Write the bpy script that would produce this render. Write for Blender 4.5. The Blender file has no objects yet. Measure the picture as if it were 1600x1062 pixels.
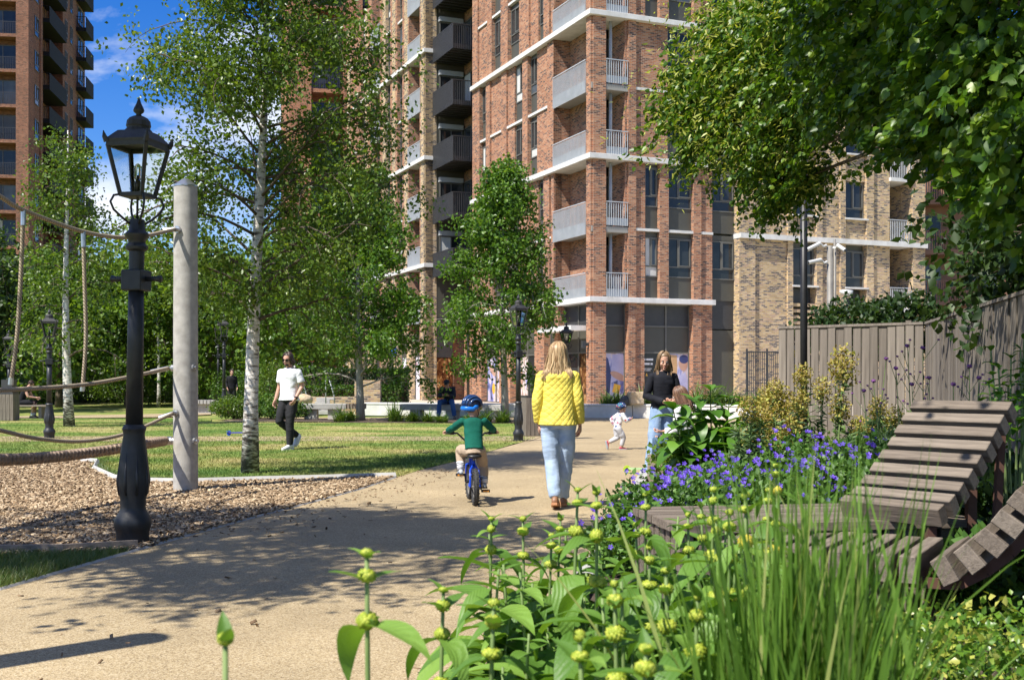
import bpy, bmesh, math, random
import numpy as np
from mathutils import Vector, Matrix
PI = math.pi
R = math.radians
scene = bpy.context.scene
C = scene.collection

# ------------------------------------------------------------------ camera, sky, sun, exposure
F, CAM_H, HOR = 1778.0, 1.34, 590.0          # focal length in photo pixels, eye height, horizon row
cam_d = bpy.data.cameras.new('camera')
cam_d.lens = 40.0
cam_d.sensor_width = 36.0
cam_d.shift_y = 59.0 / 1600.0
cam_d.clip_start = 0.05
cam_d.clip_end = 3000
cam_d.dof.use_dof = True
cam_d.dof.focus_distance = 12.5
cam_d.dof.aperture_fstop = 8.0
cam = bpy.data.objects.new('camera', cam_d)
cam.location = (0, 0, CAM_H)
cam.rotation_euler = (PI / 2, 0, 0)
C.objects.link(cam)
scene.camera = cam

SUN_EL = R(54)
SUN_T = Vector((0.74, 0.6726, 0))            # way the light travels over the ground
world = bpy.data.worlds.new('World')
scene.world = world
world.use_nodes = True
wn, wl = world.node_tree.nodes, world.node_tree.links
wn.clear()
w_out = wn.new('ShaderNodeOutputWorld')
w_bg = wn.new('ShaderNodeBackground')
w_bg.inputs['Strength'].default_value = 0.085
sky = wn.new('ShaderNodeTexSky')
sky.sky_type = 'NISHITA'
sky.sun_disc = False
sky.sun_elevation = SUN_EL
sky.sun_rotation = math.atan2(-SUN_T.x, -SUN_T.y)
sky.air_density = 1.0
sky.dust_density = 0.3
sky.ozone_density = 4.5
# fair-weather clouds mixed over the clear sky, by direction
tc = wn.new('ShaderNodeTexCoord')
mp = wn.new('ShaderNodeMapping')
mp.inputs['Location'].default_value = (0.35, 0.0, 0.0)
mp.inputs['Scale'].default_value = (1.0, 1.0, 2.2)
wl.new(tc.outputs['Generated'], mp.inputs['Vector'])
nz = wn.new('ShaderNodeTexNoise')
nz.inputs['Scale'].default_value = 4.2
nz.inputs['Detail'].default_value = 9
nz.inputs['Roughness'].default_value = 0.56
nz.inputs['Distortion'].default_value = 0.25
wl.new(mp.outputs['Vector'], nz.inputs['Vector'])
cr = wn.new('ShaderNodeValToRGB')
cr.color_ramp.elements[0].position = 0.50
cr.color_ramp.elements[0].color = (0, 0, 0, 1)
cr.color_ramp.elements[1].position = 0.66
cr.color_ramp.elements[1].color = (1, 1, 1, 1)
wl.new(nz.outputs['Fac'], cr.inputs['Fac'])
hs = wn.new('ShaderNodeHueSaturation')
hs.inputs['Saturation'].default_value = 1.4
hs.inputs['Value'].default_value = 1.22
hs.inputs['Hue'].default_value = 0.518
wl.new(sky.outputs['Color'], hs.inputs['Color'])
mx = wn.new('ShaderNodeMix')
mx.data_type = 'RGBA'
mx.inputs['B'].default_value = (8.2, 8.5, 9.0, 1)
wl.new(cr.outputs['Color'], mx.inputs['Factor'])
wl.new(hs.outputs['Color'], mx.inputs['A'])
wl.new(mx.outputs['Result'], w_bg.inputs['Color'])
wl.new(w_bg.outputs['Background'], w_out.inputs['Surface'])

sun_d = bpy.data.lights.new('sun', 'SUN')
sun_d.energy = 5.0
sun_d.angle = R(0.53)
sun_d.color = (1.0, 0.95, 0.86)
sun = bpy.data.objects.new('sun', sun_d)
sun_dir = Vector((SUN_T.x * math.cos(SUN_EL), SUN_T.y * math.cos(SUN_EL), -math.sin(SUN_EL)))
sun.rotation_euler = sun_dir.to_track_quat('-Z', 'Y').to_euler()
sun.location = (-20, -20, 40)
C.objects.link(sun)

vs = scene.view_settings
scene.display_settings.display_device = 'sRGB'
vs.view_transform = 'Standard'
vs.look = 'None'
vs.gamma = 1.0
vs.exposure = 0.7
vs.use_curve_mapping = False
scene.cycles.max_bounces = 8
scene.cycles.diffuse_bounces = 3
scene.cycles.glossy_bounces = 3
scene.cycles.transmission_bounces = 6
scene.cycles.transparent_max_bounces = 8
scene.cycles.caustics_reflective = False
scene.cycles.caustics_refractive = False
scene.cycles.use_denoising = True

# ------------------------------------------------------------------ measuring helpers
def G(px, py):
    "ground point seen at a photo pixel"
    Y = F * CAM_H / (py - HOR)
    return ((px - 800) * Y / F, Y)

def GY(px, Y):
    return ((px - 800) * Y / F, Y)

def P3(px, py, Y):
    return Vector(((px - 800) * Y / F, Y, CAM_H + (HOR - py) * Y / F))

# ------------------------------------------------------------------ mesh helpers
class MB:
    def __init__(s):
        s.v, s.f, s.mi, s.cur = [], [], [], 0

    def add(s, vs_, fs_):
        b = len(s.v)
        s.v.extend([tuple(p) for p in vs_])
        for f in fs_:
            s.f.append(tuple(i + b for i in f))
            s.mi.append(s.cur)
        return s

    def box(s, x0, y0, z0, x1, y1, z1):
        if x1 < x0: x0, x1 = x1, x0
        if y1 < y0: y0, y1 = y1, y0
        if z1 < z0: z0, z1 = z1, z0
        return s.add([(x0, y0, z0), (x1, y0, z0), (x1, y1, z0), (x0, y1, z0), (x0, y0, z1), (x1, y0, z1), (x1, y1, z1), (x0, y1, z1)],
                     [(0, 3, 2, 1), (4, 5, 6, 7), (0, 1, 5, 4), (1, 2, 6, 5), (2, 3, 7, 6), (3, 0, 4, 7)])

    def obox(s, c, ax, ay, az):
        c, ax, ay, az = Vector(c), Vector(ax), Vector(ay), Vector(az)
        pts = []
        for k in (-1, 1):
            for (i, j) in ((-1, -1), (1, -1), (1, 1), (-1, 1)):
                pts.append(c + ax * i + ay * j + az * k)
        return s.add(pts, [(0, 3, 2, 1), (4, 5, 6, 7), (0, 1, 5, 4), (1, 2, 6, 5), (2, 3, 7, 6), (3, 0, 4, 7)])

    def beam(s, p0, p1, w, h, up=(0, 0, 1)):
        p0, p1 = Vector(p0), Vector(p1)
        d = p1 - p0
        L = d.length
        d.normalize()
        side = d.cross(Vector(up))
        if side.length < 1e-4:
            side = d.cross(Vector((1, 0, 0)))
        side.normalize()
        u = side.cross(d)
        return s.obox((p0 + p1) / 2, d * L / 2, side * w / 2, u * h / 2)

    def tube(s, pts, rad, n=8, cap=True, flat=None, up=None):
        pts = [Vector(p) for p in pts]
        if not hasattr(rad, '__len__'):
            rad = [rad] * len(pts)
        N = len(pts)
        tang = []
        for i in range(N):
            a, b = pts[max(0, i - 1)], pts[min(N - 1, i + 1)]
            t = b - a
            tang.append(t.normalized() if t.length > 1e-9 else Vector((0, 0, 1)))
        t0 = tang[0]
        ref = Vector(up) if up is not None else (Vector((0, 0, 1)) if abs(t0.z) < 0.9 else Vector((1, 0, 0)))
        nrm = (ref - t0 * ref.dot(t0)).normalized()
        rings = []
        for i in range(N):
            t = tang[i]
            nrm = nrm - t * nrm.dot(t)
            if nrm.length < 1e-6:
                nrm = t.orthogonal()
            nrm.normalize()
            bi = t.cross(nrm)
            fx, fy = flat if flat else (1, 1)
            rings.append([pts[i] + (nrm * math.cos(2 * PI * k / n) * fx + bi * math.sin(2 * PI * k / n) * fy) * rad[i] for k in range(n)])
        return s.loft(rings, cap)

    def loft(s, rings, cap=True, closed=True):
        n = len(rings[0])
        vs_, fs_ = [], []
        for r in rings:
            vs_.extend(r)
        for i in range(len(rings) - 1):
            for k in range(n if closed else n - 1):
                a, b = i * n + k, i * n + (k + 1) % n
                fs_.append((a, b, b + n, a + n))
        if cap and closed:
            fs_.append(tuple(reversed(range(n))))
            fs_.append(tuple((len(rings) - 1) * n + k for k in range(n)))
        return s.add(vs_, fs_)

    def lathe(s, prof, n=16, c=(0, 0, 0), rot=0.0, cap=True):
        rings = []
        for (r, z) in prof:
            rings.append([(c[0] + r * math.cos(rot + 2 * PI * k / n), c[1] + r * math.sin(rot + 2 * PI * k / n), c[2] + z) for k in range(n)])
        return s.loft(rings, cap)

    def prism(s, poly, z0, z1):
        n = len(poly)
        vs_ = [(x, y, z0) for x, y in poly] + [(x, y, z1) for x, y in poly]
        fs_ = [tuple(reversed(range(n))), tuple(range(n, 2 * n))]
        for k in range(n):
            fs_.append((k, (k + 1) % n, n + (k + 1) % n, n + k))
        return s.add(vs_, fs_)

    def ellipsoid(s, c, rx, ry, rz, n=12, m=8, rotm=None):
        rings = []
        c = Vector(c)
        for i in range(m + 1):
            a = -PI / 2 + PI * i / m
            cr_ = max(math.cos(a), 0.02)
            ring = []
            for k in range(n):
                p = Vector((rx * cr_ * math.cos(2 * PI * k / n), ry * cr_ * math.sin(2 * PI * k / n), rz * math.sin(a)))
                if rotm is not None:
                    p = rotm @ p
                ring.append(c + p)
            rings.append(ring)
        return s.loft(rings, True)

    def mesh(s, name, uv=True):
        me = bpy.data.meshes.new(name)
        me.from_pydata(s.v, [], s.f)
        if any(s.mi):
            me.polygons.foreach_set('material_index', np.array(s.mi, dtype=np.int32))
        if uv:
            auto_uv(me)
        return me

    def build(s, name, mat=None, parent=None, smooth=False, bevel=0.0, loc=None, angle=None, uv=True):
        me = s.mesh(name, uv)
        return link_mesh(name, me, mat, parent, smooth, bevel, loc, angle)


def link_mesh(name, me, mat=None, parent=None, smooth=False, bevel=0.0, loc=None, angle=None):
    for m in (mat if isinstance(mat, (list, tuple)) else [mat]):
        if m is not None:
            me.materials.append(m)
    if smooth:
        me.polygons.foreach_set('use_smooth', np.ones(len(me.polygons), dtype=bool))
    o = bpy.data.objects.new(name, me)
    C.objects.link(o)
    if parent is not None:
        o.parent = parent
    if loc is not None:
        o.location = loc
    if bevel:
        bv = o.modifiers.new('bevel', 'BEVEL')
        bv.width = bevel
        bv.segments = 2
        bv.limit_method = 'ANGLE'
    if smooth and angle:
        me.set_sharp_from_angle(angle=angle)
    return o


def auto_uv(me):
    "box mapping in metres, in the mesh's own axes"
    n = len(me.loops)
    if n == 0:
        return
    co = np.empty(len(me.vertices) * 3)
    me.vertices.foreach_get('co', co)
    co = co.reshape(-1, 3)
    vi = np.empty(n, dtype=np.int32)
    me.loops.foreach_get('vertex_index', vi)
    pn = np.empty(len(me.polygons) * 3)
    me.polygons.foreach_get('normal', pn)
    pn = np.abs(pn.reshape(-1, 3))
    lt = np.empty(len(me.polygons), dtype=np.int32)
    me.polygons.foreach_get('loop_total', lt)
    ax = np.repeat(np.argmax(pn + np.array([0, 0, 1e-4]), axis=1), lt)
    p = co[vi]
    u = np.where(ax == 0, p[:, 1], p[:, 0])
    v = np.where(ax == 2, p[:, 1], p[:, 2])
    uvl = me.uv_layers.new(name='uv')
    uvl.data.foreach_set('uv', np.stack([u, v], 1).ravel())


def raw_mesh(name, verts, faces, rnd=None, smooth=False):
    "fast mesh from arrays; every face has the same number of corners"
    me = bpy.data.meshes.new(name)
    verts = np.asarray(verts, dtype=np.float32)
    faces = np.asarray(faces, dtype=np.int32)
    nf, k = faces.shape
    me.vertices.add(len(verts))
    me.vertices.foreach_set('co', verts.ravel())
    me.loops.add(nf * k)
    me.loops.foreach_set('vertex_index', faces.ravel())
    me.polygons.add(nf)
    me.polygons.foreach_set('loop_start', np.arange(nf, dtype=np.int32) * k)
    me.update(calc_edges=True)
    if rnd is not None:
        a = me.attributes.new('rnd', 'FLOAT', 'FACE')
        a.data.foreach_set('value', np.asarray(rnd, dtype=np.float32))
    if smooth:
        me.polygons.foreach_set('use_smooth', np.ones(nf, dtype=bool))
    me.validate()
    return me


def tag(o, label=None, cat=None, group=None, kind=None):
    if label: o['label'] = label
    if cat: o['category'] = cat
    if group: o['group'] = group
    if kind: o['kind'] = kind
    return o


def thing(name, label, cat, loc=(0, 0, 0), rotz=0.0, group=None):
    o = bpy.data.objects.new(name, None)
    o.empty_display_size = 0.2
    C.objects.link(o)
    o.location = loc
    o.rotation_euler = (0, 0, rotz)
    return tag(o, label, cat, group)


def copy_tree(root, loc=None, rotz=None, scale=None, label=None):
    def rec(o, parent):
        c = o.copy()
        C.objects.link(c)
        if parent is not None:
            c.parent = parent
        for ch in kids.get(o.name, []):
            rec(ch, c)
        return c
    kids = {}
    for o in root.children_recursive:
        kids.setdefault(o.parent.name, []).append(o)
    c = rec(root, None)
    if loc is not None: c.location = loc
    if rotz is not None: c.rotation_euler = (0, 0, rotz)
    if scale is not None: c.scale = (scale, scale, scale) if not hasattr(scale, '__len__') else scale
    if label: c['label'] = label
    return c


def put(name, me, parent=None, loc=(0, 0, 0), rot=(0, 0, 0), scale=None):
    "another object on shared mesh data"
    o = bpy.data.objects.new(name, me)
    C.objects.link(o)
    if parent is not None:
        o.parent = parent
    o.location = loc
    o.rotation_euler = rot
    if scale is not None:
        o.scale = scale if hasattr(scale, '__len__') else (scale, scale, scale)
    return o

# ------------------------------------------------------------------ materials
def new_mat(name):
    m = bpy.data.materials.new(name)
    m.use_nodes = True
    nt = m.node_tree
    bs = nt.nodes['Principled BSDF']
    return m, nt, bs


def node(nt, typ, **kw):
    n = nt.nodes.new(typ)
    for k, v in kw.items():
        if k in n.inputs:
            n.inputs[k].default_value = v
        else:
            setattr(n, k, v)
    return n


def ramp(nt, stops, interp='LINEAR'):
    n = nt.nodes.new('ShaderNodeValToRGB')
    e = n.color_ramp.elements
    while len(e) < len(stops):
        e.new(0.5)
    n.color_ramp.interpolation = interp
    for el, (p, c) in zip(e, stops):
        el.position = p
        el.color = (c[0], c[1], c[2], 1)
    return n


def bump(nt, bs, height, strength=0.4, dist=0.01):
    b = node(nt, 'ShaderNodeBump')
    b.inputs['Strength'].default_value = strength
    b.inputs['Distance'].default_value = dist
    nt.links.new(height, b.inputs['Height'])
    nt.links.new(b.outputs['Normal'], bs.inputs['Normal'])
    return b


def mat_noise(name, c0, c1, scale=8.0, rough=0.6, detail=6, metallic=0.0, bump_s=0.0, bump_scale=None, bump_d=0.01, lo=0.3, hi=0.7, spec=0.5, stretch=None, coat=0.0):
    "two-tone noisy surface in object space"
    m, nt, bs = new_mat(name)
    t = node(nt, 'ShaderNodeTexCoord')
    src = t.outputs['Object']
    if stretch:
        mp_ = node(nt, 'ShaderNodeMapping')
        mp_.inputs['Scale'].default_value = stretch
        nt.links.new(src, mp_.inputs['Vector'])
        src = mp_.outputs['Vector']
    n = node(nt, 'ShaderNodeTexNoise', Scale=scale, Detail=detail, Roughness=0.6)
    nt.links.new(src, n.inputs['Vector'])
    r = ramp(nt, [(lo, c0), (hi, c1)])
    nt.links.new(n.outputs['Fac'], r.inputs['Fac'])
    nt.links.new(r.outputs['Color'], bs.inputs['Base Color'])
    bs.inputs['Roughness'].default_value = rough
    bs.inputs['Metallic'].default_value = metallic
    bs.inputs['Specular IOR Level'].default_value = spec
    if bump_s:
        n2 = node(nt, 'ShaderNodeTexNoise', Scale=bump_scale or scale * 4, Detail=5)
        nt.links.new(src, n2.inputs['Vector'])
        bump(nt, bs, n2.outputs['Fac'], bump_s, bump_d)
    return m


def mat_brick(name, stops, mortar, bw=0.225, bh=0.075, rough=0.85):
    m, nt, bs = new_mat(name)
    t = node(nt, 'ShaderNodeTexCoord')
    b = node(nt, 'ShaderNodeTexBrick')
    b.offset = 0.5
    b.inputs['Color1'].default_value = (0, 0, 0, 1)
    b.inputs['Color2'].default_value = (1, 1, 1, 1)
    b.inputs['Mortar'].default_value = (0.5, 0.5, 0.5, 1)
    b.inputs['Scale'].default_value = 1.0
    b.inputs['Brick Width'].default_value = bw
    b.inputs['Row Height'].default_value = bh
    b.inputs['Mortar Size'].default_value = 0.010
    b.inputs['Mortar Smooth'].default_value = 0.1
    nt.links.new(t.outputs['UV'], b.inputs['Vector'])
    # soft drift so dark bricks come in loose clusters
    n = node(nt, 'ShaderNodeTexNoise', Scale=2.4, Detail=3)
    mpn = node(nt, 'ShaderNodeMapping')
    mpn.inputs['Scale'].default_value = (0.5, 1.6, 1.0)
    nt.links.new(t.outputs['UV'], mpn.inputs['Vector'])
    nt.links.new(mpn.outputs['Vector'], n.inputs['Vector'])
    ma = node(nt, 'ShaderNodeMath', operation='MULTIPLY_ADD')
    ma.inputs[1].default_value = 0.9
    ma.inputs[2].default_value = -0.45
    nt.links.new(n.outputs['Fac'], ma.inputs[0])
    ad = node(nt, 'ShaderNodeMath', operation='ADD')
    nt.links.new(b.outputs['Color'], ad.inputs[0])
    nt.links.new(ma.outputs[0], ad.inputs[1])
    r = ramp(nt, stops, 'CONSTANT')
    nt.links.new(ad.outputs[0], r.inputs['Fac'])
    mx_ = node(nt, 'ShaderNodeMix', data_type='RGBA')
    mx_.inputs['B'].default_value = (*mortar, 1)
    nt.links.new(b.outputs['Fac'], mx_.inputs['Factor'])
    nt.links.new(r.outputs['Color'], mx_.inputs['A'])
    # fine grain and broad weathering
    n2 = node(nt, 'ShaderNodeTexNoise', Scale=0.55, Detail=5)
    nt.links.new(t.outputs['UV'], n2.inputs['Vector'])
    hv = node(nt, 'ShaderNodeHueSaturation')
    mv = node(nt, 'ShaderNodeMapRange')
    mv.inputs['From Min'].default_value = 0.3
    mv.inputs['From Max'].default_value = 0.7
    mv.inputs['To Min'].default_value = 0.84
    mv.inputs['To Max'].default_value = 1.14
    nt.links.new(n2.outputs['Fac'], mv.inputs['Value'])
    nt.links.new(mv.outputs['Result'], hv.inputs['Value'])
    nt.links.new(mx_.outputs['Result'], hv.inputs['Color'])
    nt.links.new(hv.outputs['Color'], bs.inputs['Base Color'])
    bs.inputs['Roughness'].default_value = rough
    bs.inputs['Specular IOR Level'].default_value = 0.25
    iv = node(nt, 'ShaderNodeMath', operation='SUBTRACT')
    iv.inputs[0].default_value = 1.0
    nt.links.new(b.outputs['Fac'], iv.inputs[1])
    bump(nt, bs, iv.outputs[0], 0.5, 0.012)
    return m


def mat_leaf(name, stops, rough=0.42, trans=0.38, tint=(1.25, 1.2, 0.45), spec=0.5):
    "leaf with a per-leaf tone, sheen and light coming through"
    m, nt, bs = new_mat(name)
    a = node(nt, 'ShaderNodeAttribute', attribute_name='rnd')
    r = ramp(nt, stops)
    nt.links.new(a.outputs['Fac'], r.inputs['Fac'])
    nt.links.new(r.outputs['Color'], bs.inputs['Base Color'])
    bs.inputs['Roughness'].default_value = rough
    bs.inputs['Specular IOR Level'].default_value = spec
    tr = node(nt, 'ShaderNodeBsdfTranslucent')
    mu = node(nt, 'ShaderNodeMix', data_type='RGBA', blend_type='MULTIPLY')
    mu.inputs['Factor'].default_value = 1.0
    mu.inputs['B'].default_value = (*tint, 1)
    nt.links.new(r.outputs['Color'], mu.inputs['A'])
    nt.links.new(mu.outputs['Result'], tr.inputs['Color'])
    ms = node(nt, 'ShaderNodeMixShader')
    ms.inputs['Fac'].default_value = trans
    nt.links.new(bs.outputs['BSDF'], ms.inputs[1])
    nt.links.new(tr.outputs['BSDF'], ms.inputs[2])
    nt.links.new(ms.outputs['Shader'], nt.nodes['Material Output'].inputs['Surface'])
    return m


def mat_glass_dark(name, c=(0.02, 0.023, 0.025), rough=0.03):
    m, nt, bs = new_mat(name)
    t = node(nt, 'ShaderNodeTexCoord')
    n = node(nt, 'ShaderNodeTexNoise', Scale=0.9, Detail=2)
    nt.links.new(t.outputs['Object'], n.inputs['Vector'])
    r = ramp(nt, [(0.35, c), (0.75, tuple(x * 2.2 for x in c))])
    nt.links.new(n.outputs['Fac'], r.inputs['Fac'])
    nt.links.new(r.outputs['Color'], bs.inputs['Base Color'])
    bs.inputs['Roughness'].default_value = rough
    bs.inputs['Specular IOR Level'].default_value = 0.5
    bs.inputs['IOR'].default_value = 1.45
    bump(nt, bs, n.outputs['Fac'], 0.06, 0.02)
    return m


M = {}
M['brick_red'] = mat_brick('brick_red', [(0.0, (0.09, 0.052, 0.045)), (0.11, (0.18, 0.085, 0.058)), (0.26, (0.31, 0.12, 0.062)), (0.48, (0.41, 0.17, 0.082)), (0.68, (0.365, 0.17, 0.095)), (0.84, (0.45, 0.23, 0.13))], (0.37, 0.285, 0.215))
M['brick_buff'] = mat_brick('brick_buff', [(0.0, (0.11, 0.09, 0.08)), (0.2, (0.22, 0.165, 0.12)), (0.32, (0.42, 0.285, 0.135)), (0.5, (0.53, 0.37, 0.18)), (0.72, (0.58, 0.425, 0.235)), (0.88, (0.43, 0.28, 0.18))], (0.46, 0.39, 0.30))
M['brick_orange'] = mat_brick('brick_orange', [(0.0, (0.20, 0.075, 0.04)), (0.2, (0.30, 0.11, 0.055)), (0.45, (0.38, 0.145, 0.07)), (0.75, (0.43, 0.18, 0.095))], (0.32, 0.22, 0.16))
M['brick_orange_shaded'] = mat_brick('brick_orange_shaded', [(0.0, (0.13, 0.05, 0.03)), (0.2, (0.20, 0.075, 0.042)), (0.45, (0.26, 0.10, 0.055)), (0.75, (0.30, 0.125, 0.07))], (0.22, 0.16, 0.12))  # orange brick darkened overall; the side wall's shade put into the colour
M['pale_concrete'] = mat_noise('pale_concrete', (0.54, 0.53, 0.50), (0.73, 0.72, 0.69), 2.5, 0.75, bump_s=0.15, bump_scale=60, bump_d=0.003)
M['grey_concrete'] = mat_noise('grey_concrete', (0.33, 0.32, 0.30), (0.46, 0.45, 0.42), 3.0, 0.8, bump_s=0.25, bump_scale=50, bump_d=0.004)
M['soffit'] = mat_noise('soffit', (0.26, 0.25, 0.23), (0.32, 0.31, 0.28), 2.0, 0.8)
M['light_metal'] = mat_noise('light_metal', (0.42, 0.45, 0.47), (0.50, 0.52, 0.54), 2.0, 0.45, metallic=0.1)
M['dark_metal'] = mat_noise('dark_metal', (0.035, 0.036, 0.038), (0.05, 0.05, 0.052), 3.0, 0.45)
M['matte_dark'] = mat_noise('matte_dark', (0.012, 0.013, 0.016), (0.02, 0.021, 0.025), 3.0, 0.75, spec=0.15)
M['bronze_panel'] = mat_noise('bronze_panel', (0.066, 0.064, 0.052), (0.08, 0.077, 0.062), 1.2, 0.5)
M['frame_metal'] = mat_noise('frame_metal', (0.11, 0.108, 0.095), (0.14, 0.135, 0.12), 3.0, 0.45)
M['glass'] = mat_glass_dark('window_glass')
M['glass_blue'] = mat_glass_dark('window_glass_pale', (0.06, 0.075, 0.09))
M['blind'] = mat_noise('blind', (0.5, 0.5, 0.47), (0.6, 0.6, 0.57), 2.0, 0.8)
# ================================================================== main apartment block
COR = (3.515, 50.4)                  # front corner of the red wing
BROT = math.atan2(0.4224, 1.0)
VX = Vector((math.cos(BROT), math.sin(BROT)))     # along the right-hand face
VY = Vector((-math.sin(BROT), math.cos(BROT)))    # along the left-hand face, going back


def face_s(px, dirv, off=(0, 0)):
    "distance along a facade line at which it crosses a photo column"
    k = (px - 800) / F
    ox = COR[0] + VX.x * off[0] + VY.x * off[1]
    oy = COR[1] + VX.y * off[0] + VY.y * off[1]
    return (ox - k * oy) / (k * dirv.y - dirv.x)


def sL(px): return face_s(px, VY)
def sR(px): return face_s(px, VX)


class Face:
    "a facade: s along it, d outwards, z up; axis 'x' faces -y, axis 'y' faces -x"
    def __init__(f, axis, plane):
        f.axis, f.plane = axis, plane

    def box(f, mb, s0, s1, z0, z1, d0, d1):
        if f.axis == 'x':
            mb.box(s0, f.plane - d0, z0, s1, f.plane - d1, z1)
        else:
            mb.box(f.plane - d0, s0, z0, f.plane - d1, s1, z1)

    def at(f, s, d, z):
        return (s, f.plane - d, z) if f.axis == 'x' else (f.plane - d, s, z)

    def rot(f):
        return 0.0 if f.axis == 'x' else -PI / 2


WIN_CACHE = {}
wrnd = random.Random(5)


def win_meshes(w, h, style):
    key = (round(w, 2), round(h, 2), style)
    if key in WIN_CACHE:
        return WIN_CACHE[key]
    t, dp = 0.055, 0.07
    fr = MB()
    fr.box(-w / 2, -dp, 0, -w / 2 + t, 0, h)
    fr.box(w / 2 - t, -dp, 0, w / 2, 0, h)
    fr.box(-w / 2 + t, -dp, 0, w / 2 - t, 0, t)
    fr.box(-w / 2 + t, -dp, h - t, w / 2 - t, 0, h)
    panes = []
    def pane(x0, x1, z0, z1):
        p = MB()
        p.box(x0 + 0.002, -0.035, z0 + 0.002, x1 - 0.002, -0.015, z1 - 0.002)
        panes.append(p.mesh('pane'))
    if style == 'sash':
        zt, xm = h * 0.27, -w / 2 + w * 0.45
        fr.box(-w / 2 + t, -dp, zt - 0.03, w / 2 - t, 0, zt + 0.03)
        fr.box(xm - 0.03, -dp, zt + 0.03, xm + 0.03, 0, h - t)
        # opening casement with its own lighter rim
        c = 0.05
        for (a, b, d, e) in ((xm + 0.03, xm + 0.03 + c, zt + 0.03, h - t), (w / 2 - t - c, w / 2 - t, zt + 0.03, h - t), (xm + 0.03 + c, w / 2 - t - c, zt + 0.03, zt + 0.03 + c), (xm + 0.03 + c, w / 2 - t - c, h - t - c, h - t)):
            fr.box(a, -dp - 0.02, d, b, -0.01, e)
        pane(-w / 2 + t, w / 2 - t, t, zt - 0.03)
        pane(-w / 2 + t, xm - 0.03, zt + 0.03, h - t)
        pane(xm + 0.03 + c, w / 2 - t - c, zt + 0.03 + c, h - t - c)
    elif style == 'door':
        fr.box(-0.03, -dp, t, 0.03, 0, h - t)
        pane(-w / 2 + t, -0.03, t, h - t)
        pane(0.03, w / 2 - t, t, h - t)
    else:
        pane(-w / 2 + t, w / 2 - t, t, h - t)
    for p in panes:
        p.materials.append(M['glass'])
    fm = fr.mesh('window')
    fm.materials.append(M['frame_metal'])
    WIN_CACHE[key] = (fm, panes)
    return WIN_CACHE[key]


def window(parent, face, s0, s1, z0, z1, d, style='sash', name='window'):
    fm, panes = win_meshes(abs(s1 - s0) - 0.004, z1 - z0 - 0.004, style)
    w = put(name, fm, parent, face.at((s0 + s1) / 2, d, z0 + 0.002), (0, 0, face.rot()))
    for i, p in enumerate(panes):
        o = put('pane', p, w)
        if wrnd.random() < 0.16:
            o.material_slots[0].link = 'OBJECT'
            o.material_slots[0].material = M['glass_blue'] if wrnd.random() < 0.5 else M['blind']
    return w


def part(name, mat, parent, face, s0, s1, z0, z1, d0, d1):
    mb = MB()
    face.box(mb, s0, s1, z0, z1, d0, d1)
    return mb.build(name, mat, parent)


def fins(face, s0, s1, z0, z1, d, pitch=0.1, fw=0.012, fd=0.045, solid=0.45, mat=None, parent=None, rail=True):
    "balcony front: railing of fins with a solid lower part"
    mb = MB()
    n = max(2, int(abs(s1 - s0) / pitch))
    for i in range(n + 1):
        s = s0 + (s1 - s0) * i / n
        face.box(mb, s - fw / 2, s + fw / 2, z0, z1 - 0.04, d - fd, d)
    o = mb.build('railing', mat, parent)
    if rail:
        r_ = MB()
        face.box(r_, s0 - 0.02, s1 + 0.02, z1 - 0.04, z1, d - 0.06, d + 0.01)
        r_.build('handrail', mat, o if parent.parent else parent)
    if solid > 0:
        k = MB()
        face.box(k, s0, s1, z0, z0 + solid, d - fd - 0.02, d - fd - 0.004)
        k.build('apron', mat, o if parent.parent else parent)
    return o


BASE_Z, ST = 4.94, 3.175
floor_z = [BASE_Z + ST * i for i in range(9)]
SLAB = 0.235

block = thing('brick_apartment_block', 'tall red and buff brick apartment block with pale floor bands and corner balconies', 'building', (COR[0], COR[1], 0), BROT)
fl = Face('y', 0.0)
fr_ = Face('x', 0.0)

def column(face, kind, s0, s1, z0, z1, floors, brick, panel_top=True, sill=False):
    "one column of a facade between two floor bands; floors = floor levels within it"
    if kind == 'P':
        part('brick_pier', M[brick], block, face, s0, s1, z0, z1, -0.45, 0.0)
    elif kind == 'B':
        part('brick_panel', M[brick], block, face, s0, s1, z0, z1, -0.45, -0.11)
        for fz in floors:
            if fz > z0 + 0.5:
                part('string_course', M['pale_concrete'], block, face, s0, s1, fz - 0.14, fz - 0.02, -0.11, -0.03)
    elif kind in 'WG':
        dd = -0.26 if kind == 'W' else -0.36
        for fz in floors:
            lo = max(fz, z0)
            top = min(fz + ST, z1)
            if fz + ST < z1 - 0.4:
                top = fz + ST - 0.12
                if kind == 'W':
                    part('string_course', M['pale_concrete'], block, face, s0, s1, top - 0.02, fz + ST - 0.02, -0.3, -0.03)
            elif z1 - top < 0.3:
                top = z1
            part('spandrel_panel', M['bronze_panel'], block, face, s0, s1, lo - (0.02 if lo > z0 else 0), lo + 0.98, -0.45, dd + 0.03)
            wh = lo + 2.82 if top - lo > 2.8 else top
            window(block, face, s0 + 0.01, s1 - 0.01, lo + 0.985, min(wh, top) - 0.02, dd)
            part('window_reveal', M['bronze_panel'], block, face, s0, s1, lo + 0.98, top, -0.5, dd - 0.012)
            if wh < top:
                part('spandrel_panel', M['bronze_panel'], block, face, s0, s1, wh, top, -0.45, dd + 0.03)


def run(face, cols, fn, z0, z1, floors, brick):
    for (a, b, kind) in cols:
        s0, s1 = fn(a), fn(b)
        if s1 < s0: s0, s1 = s1, s0
        if kind != 'R':
            column(face, kind, s0, s1, z0, z1, floors, brick)

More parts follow.
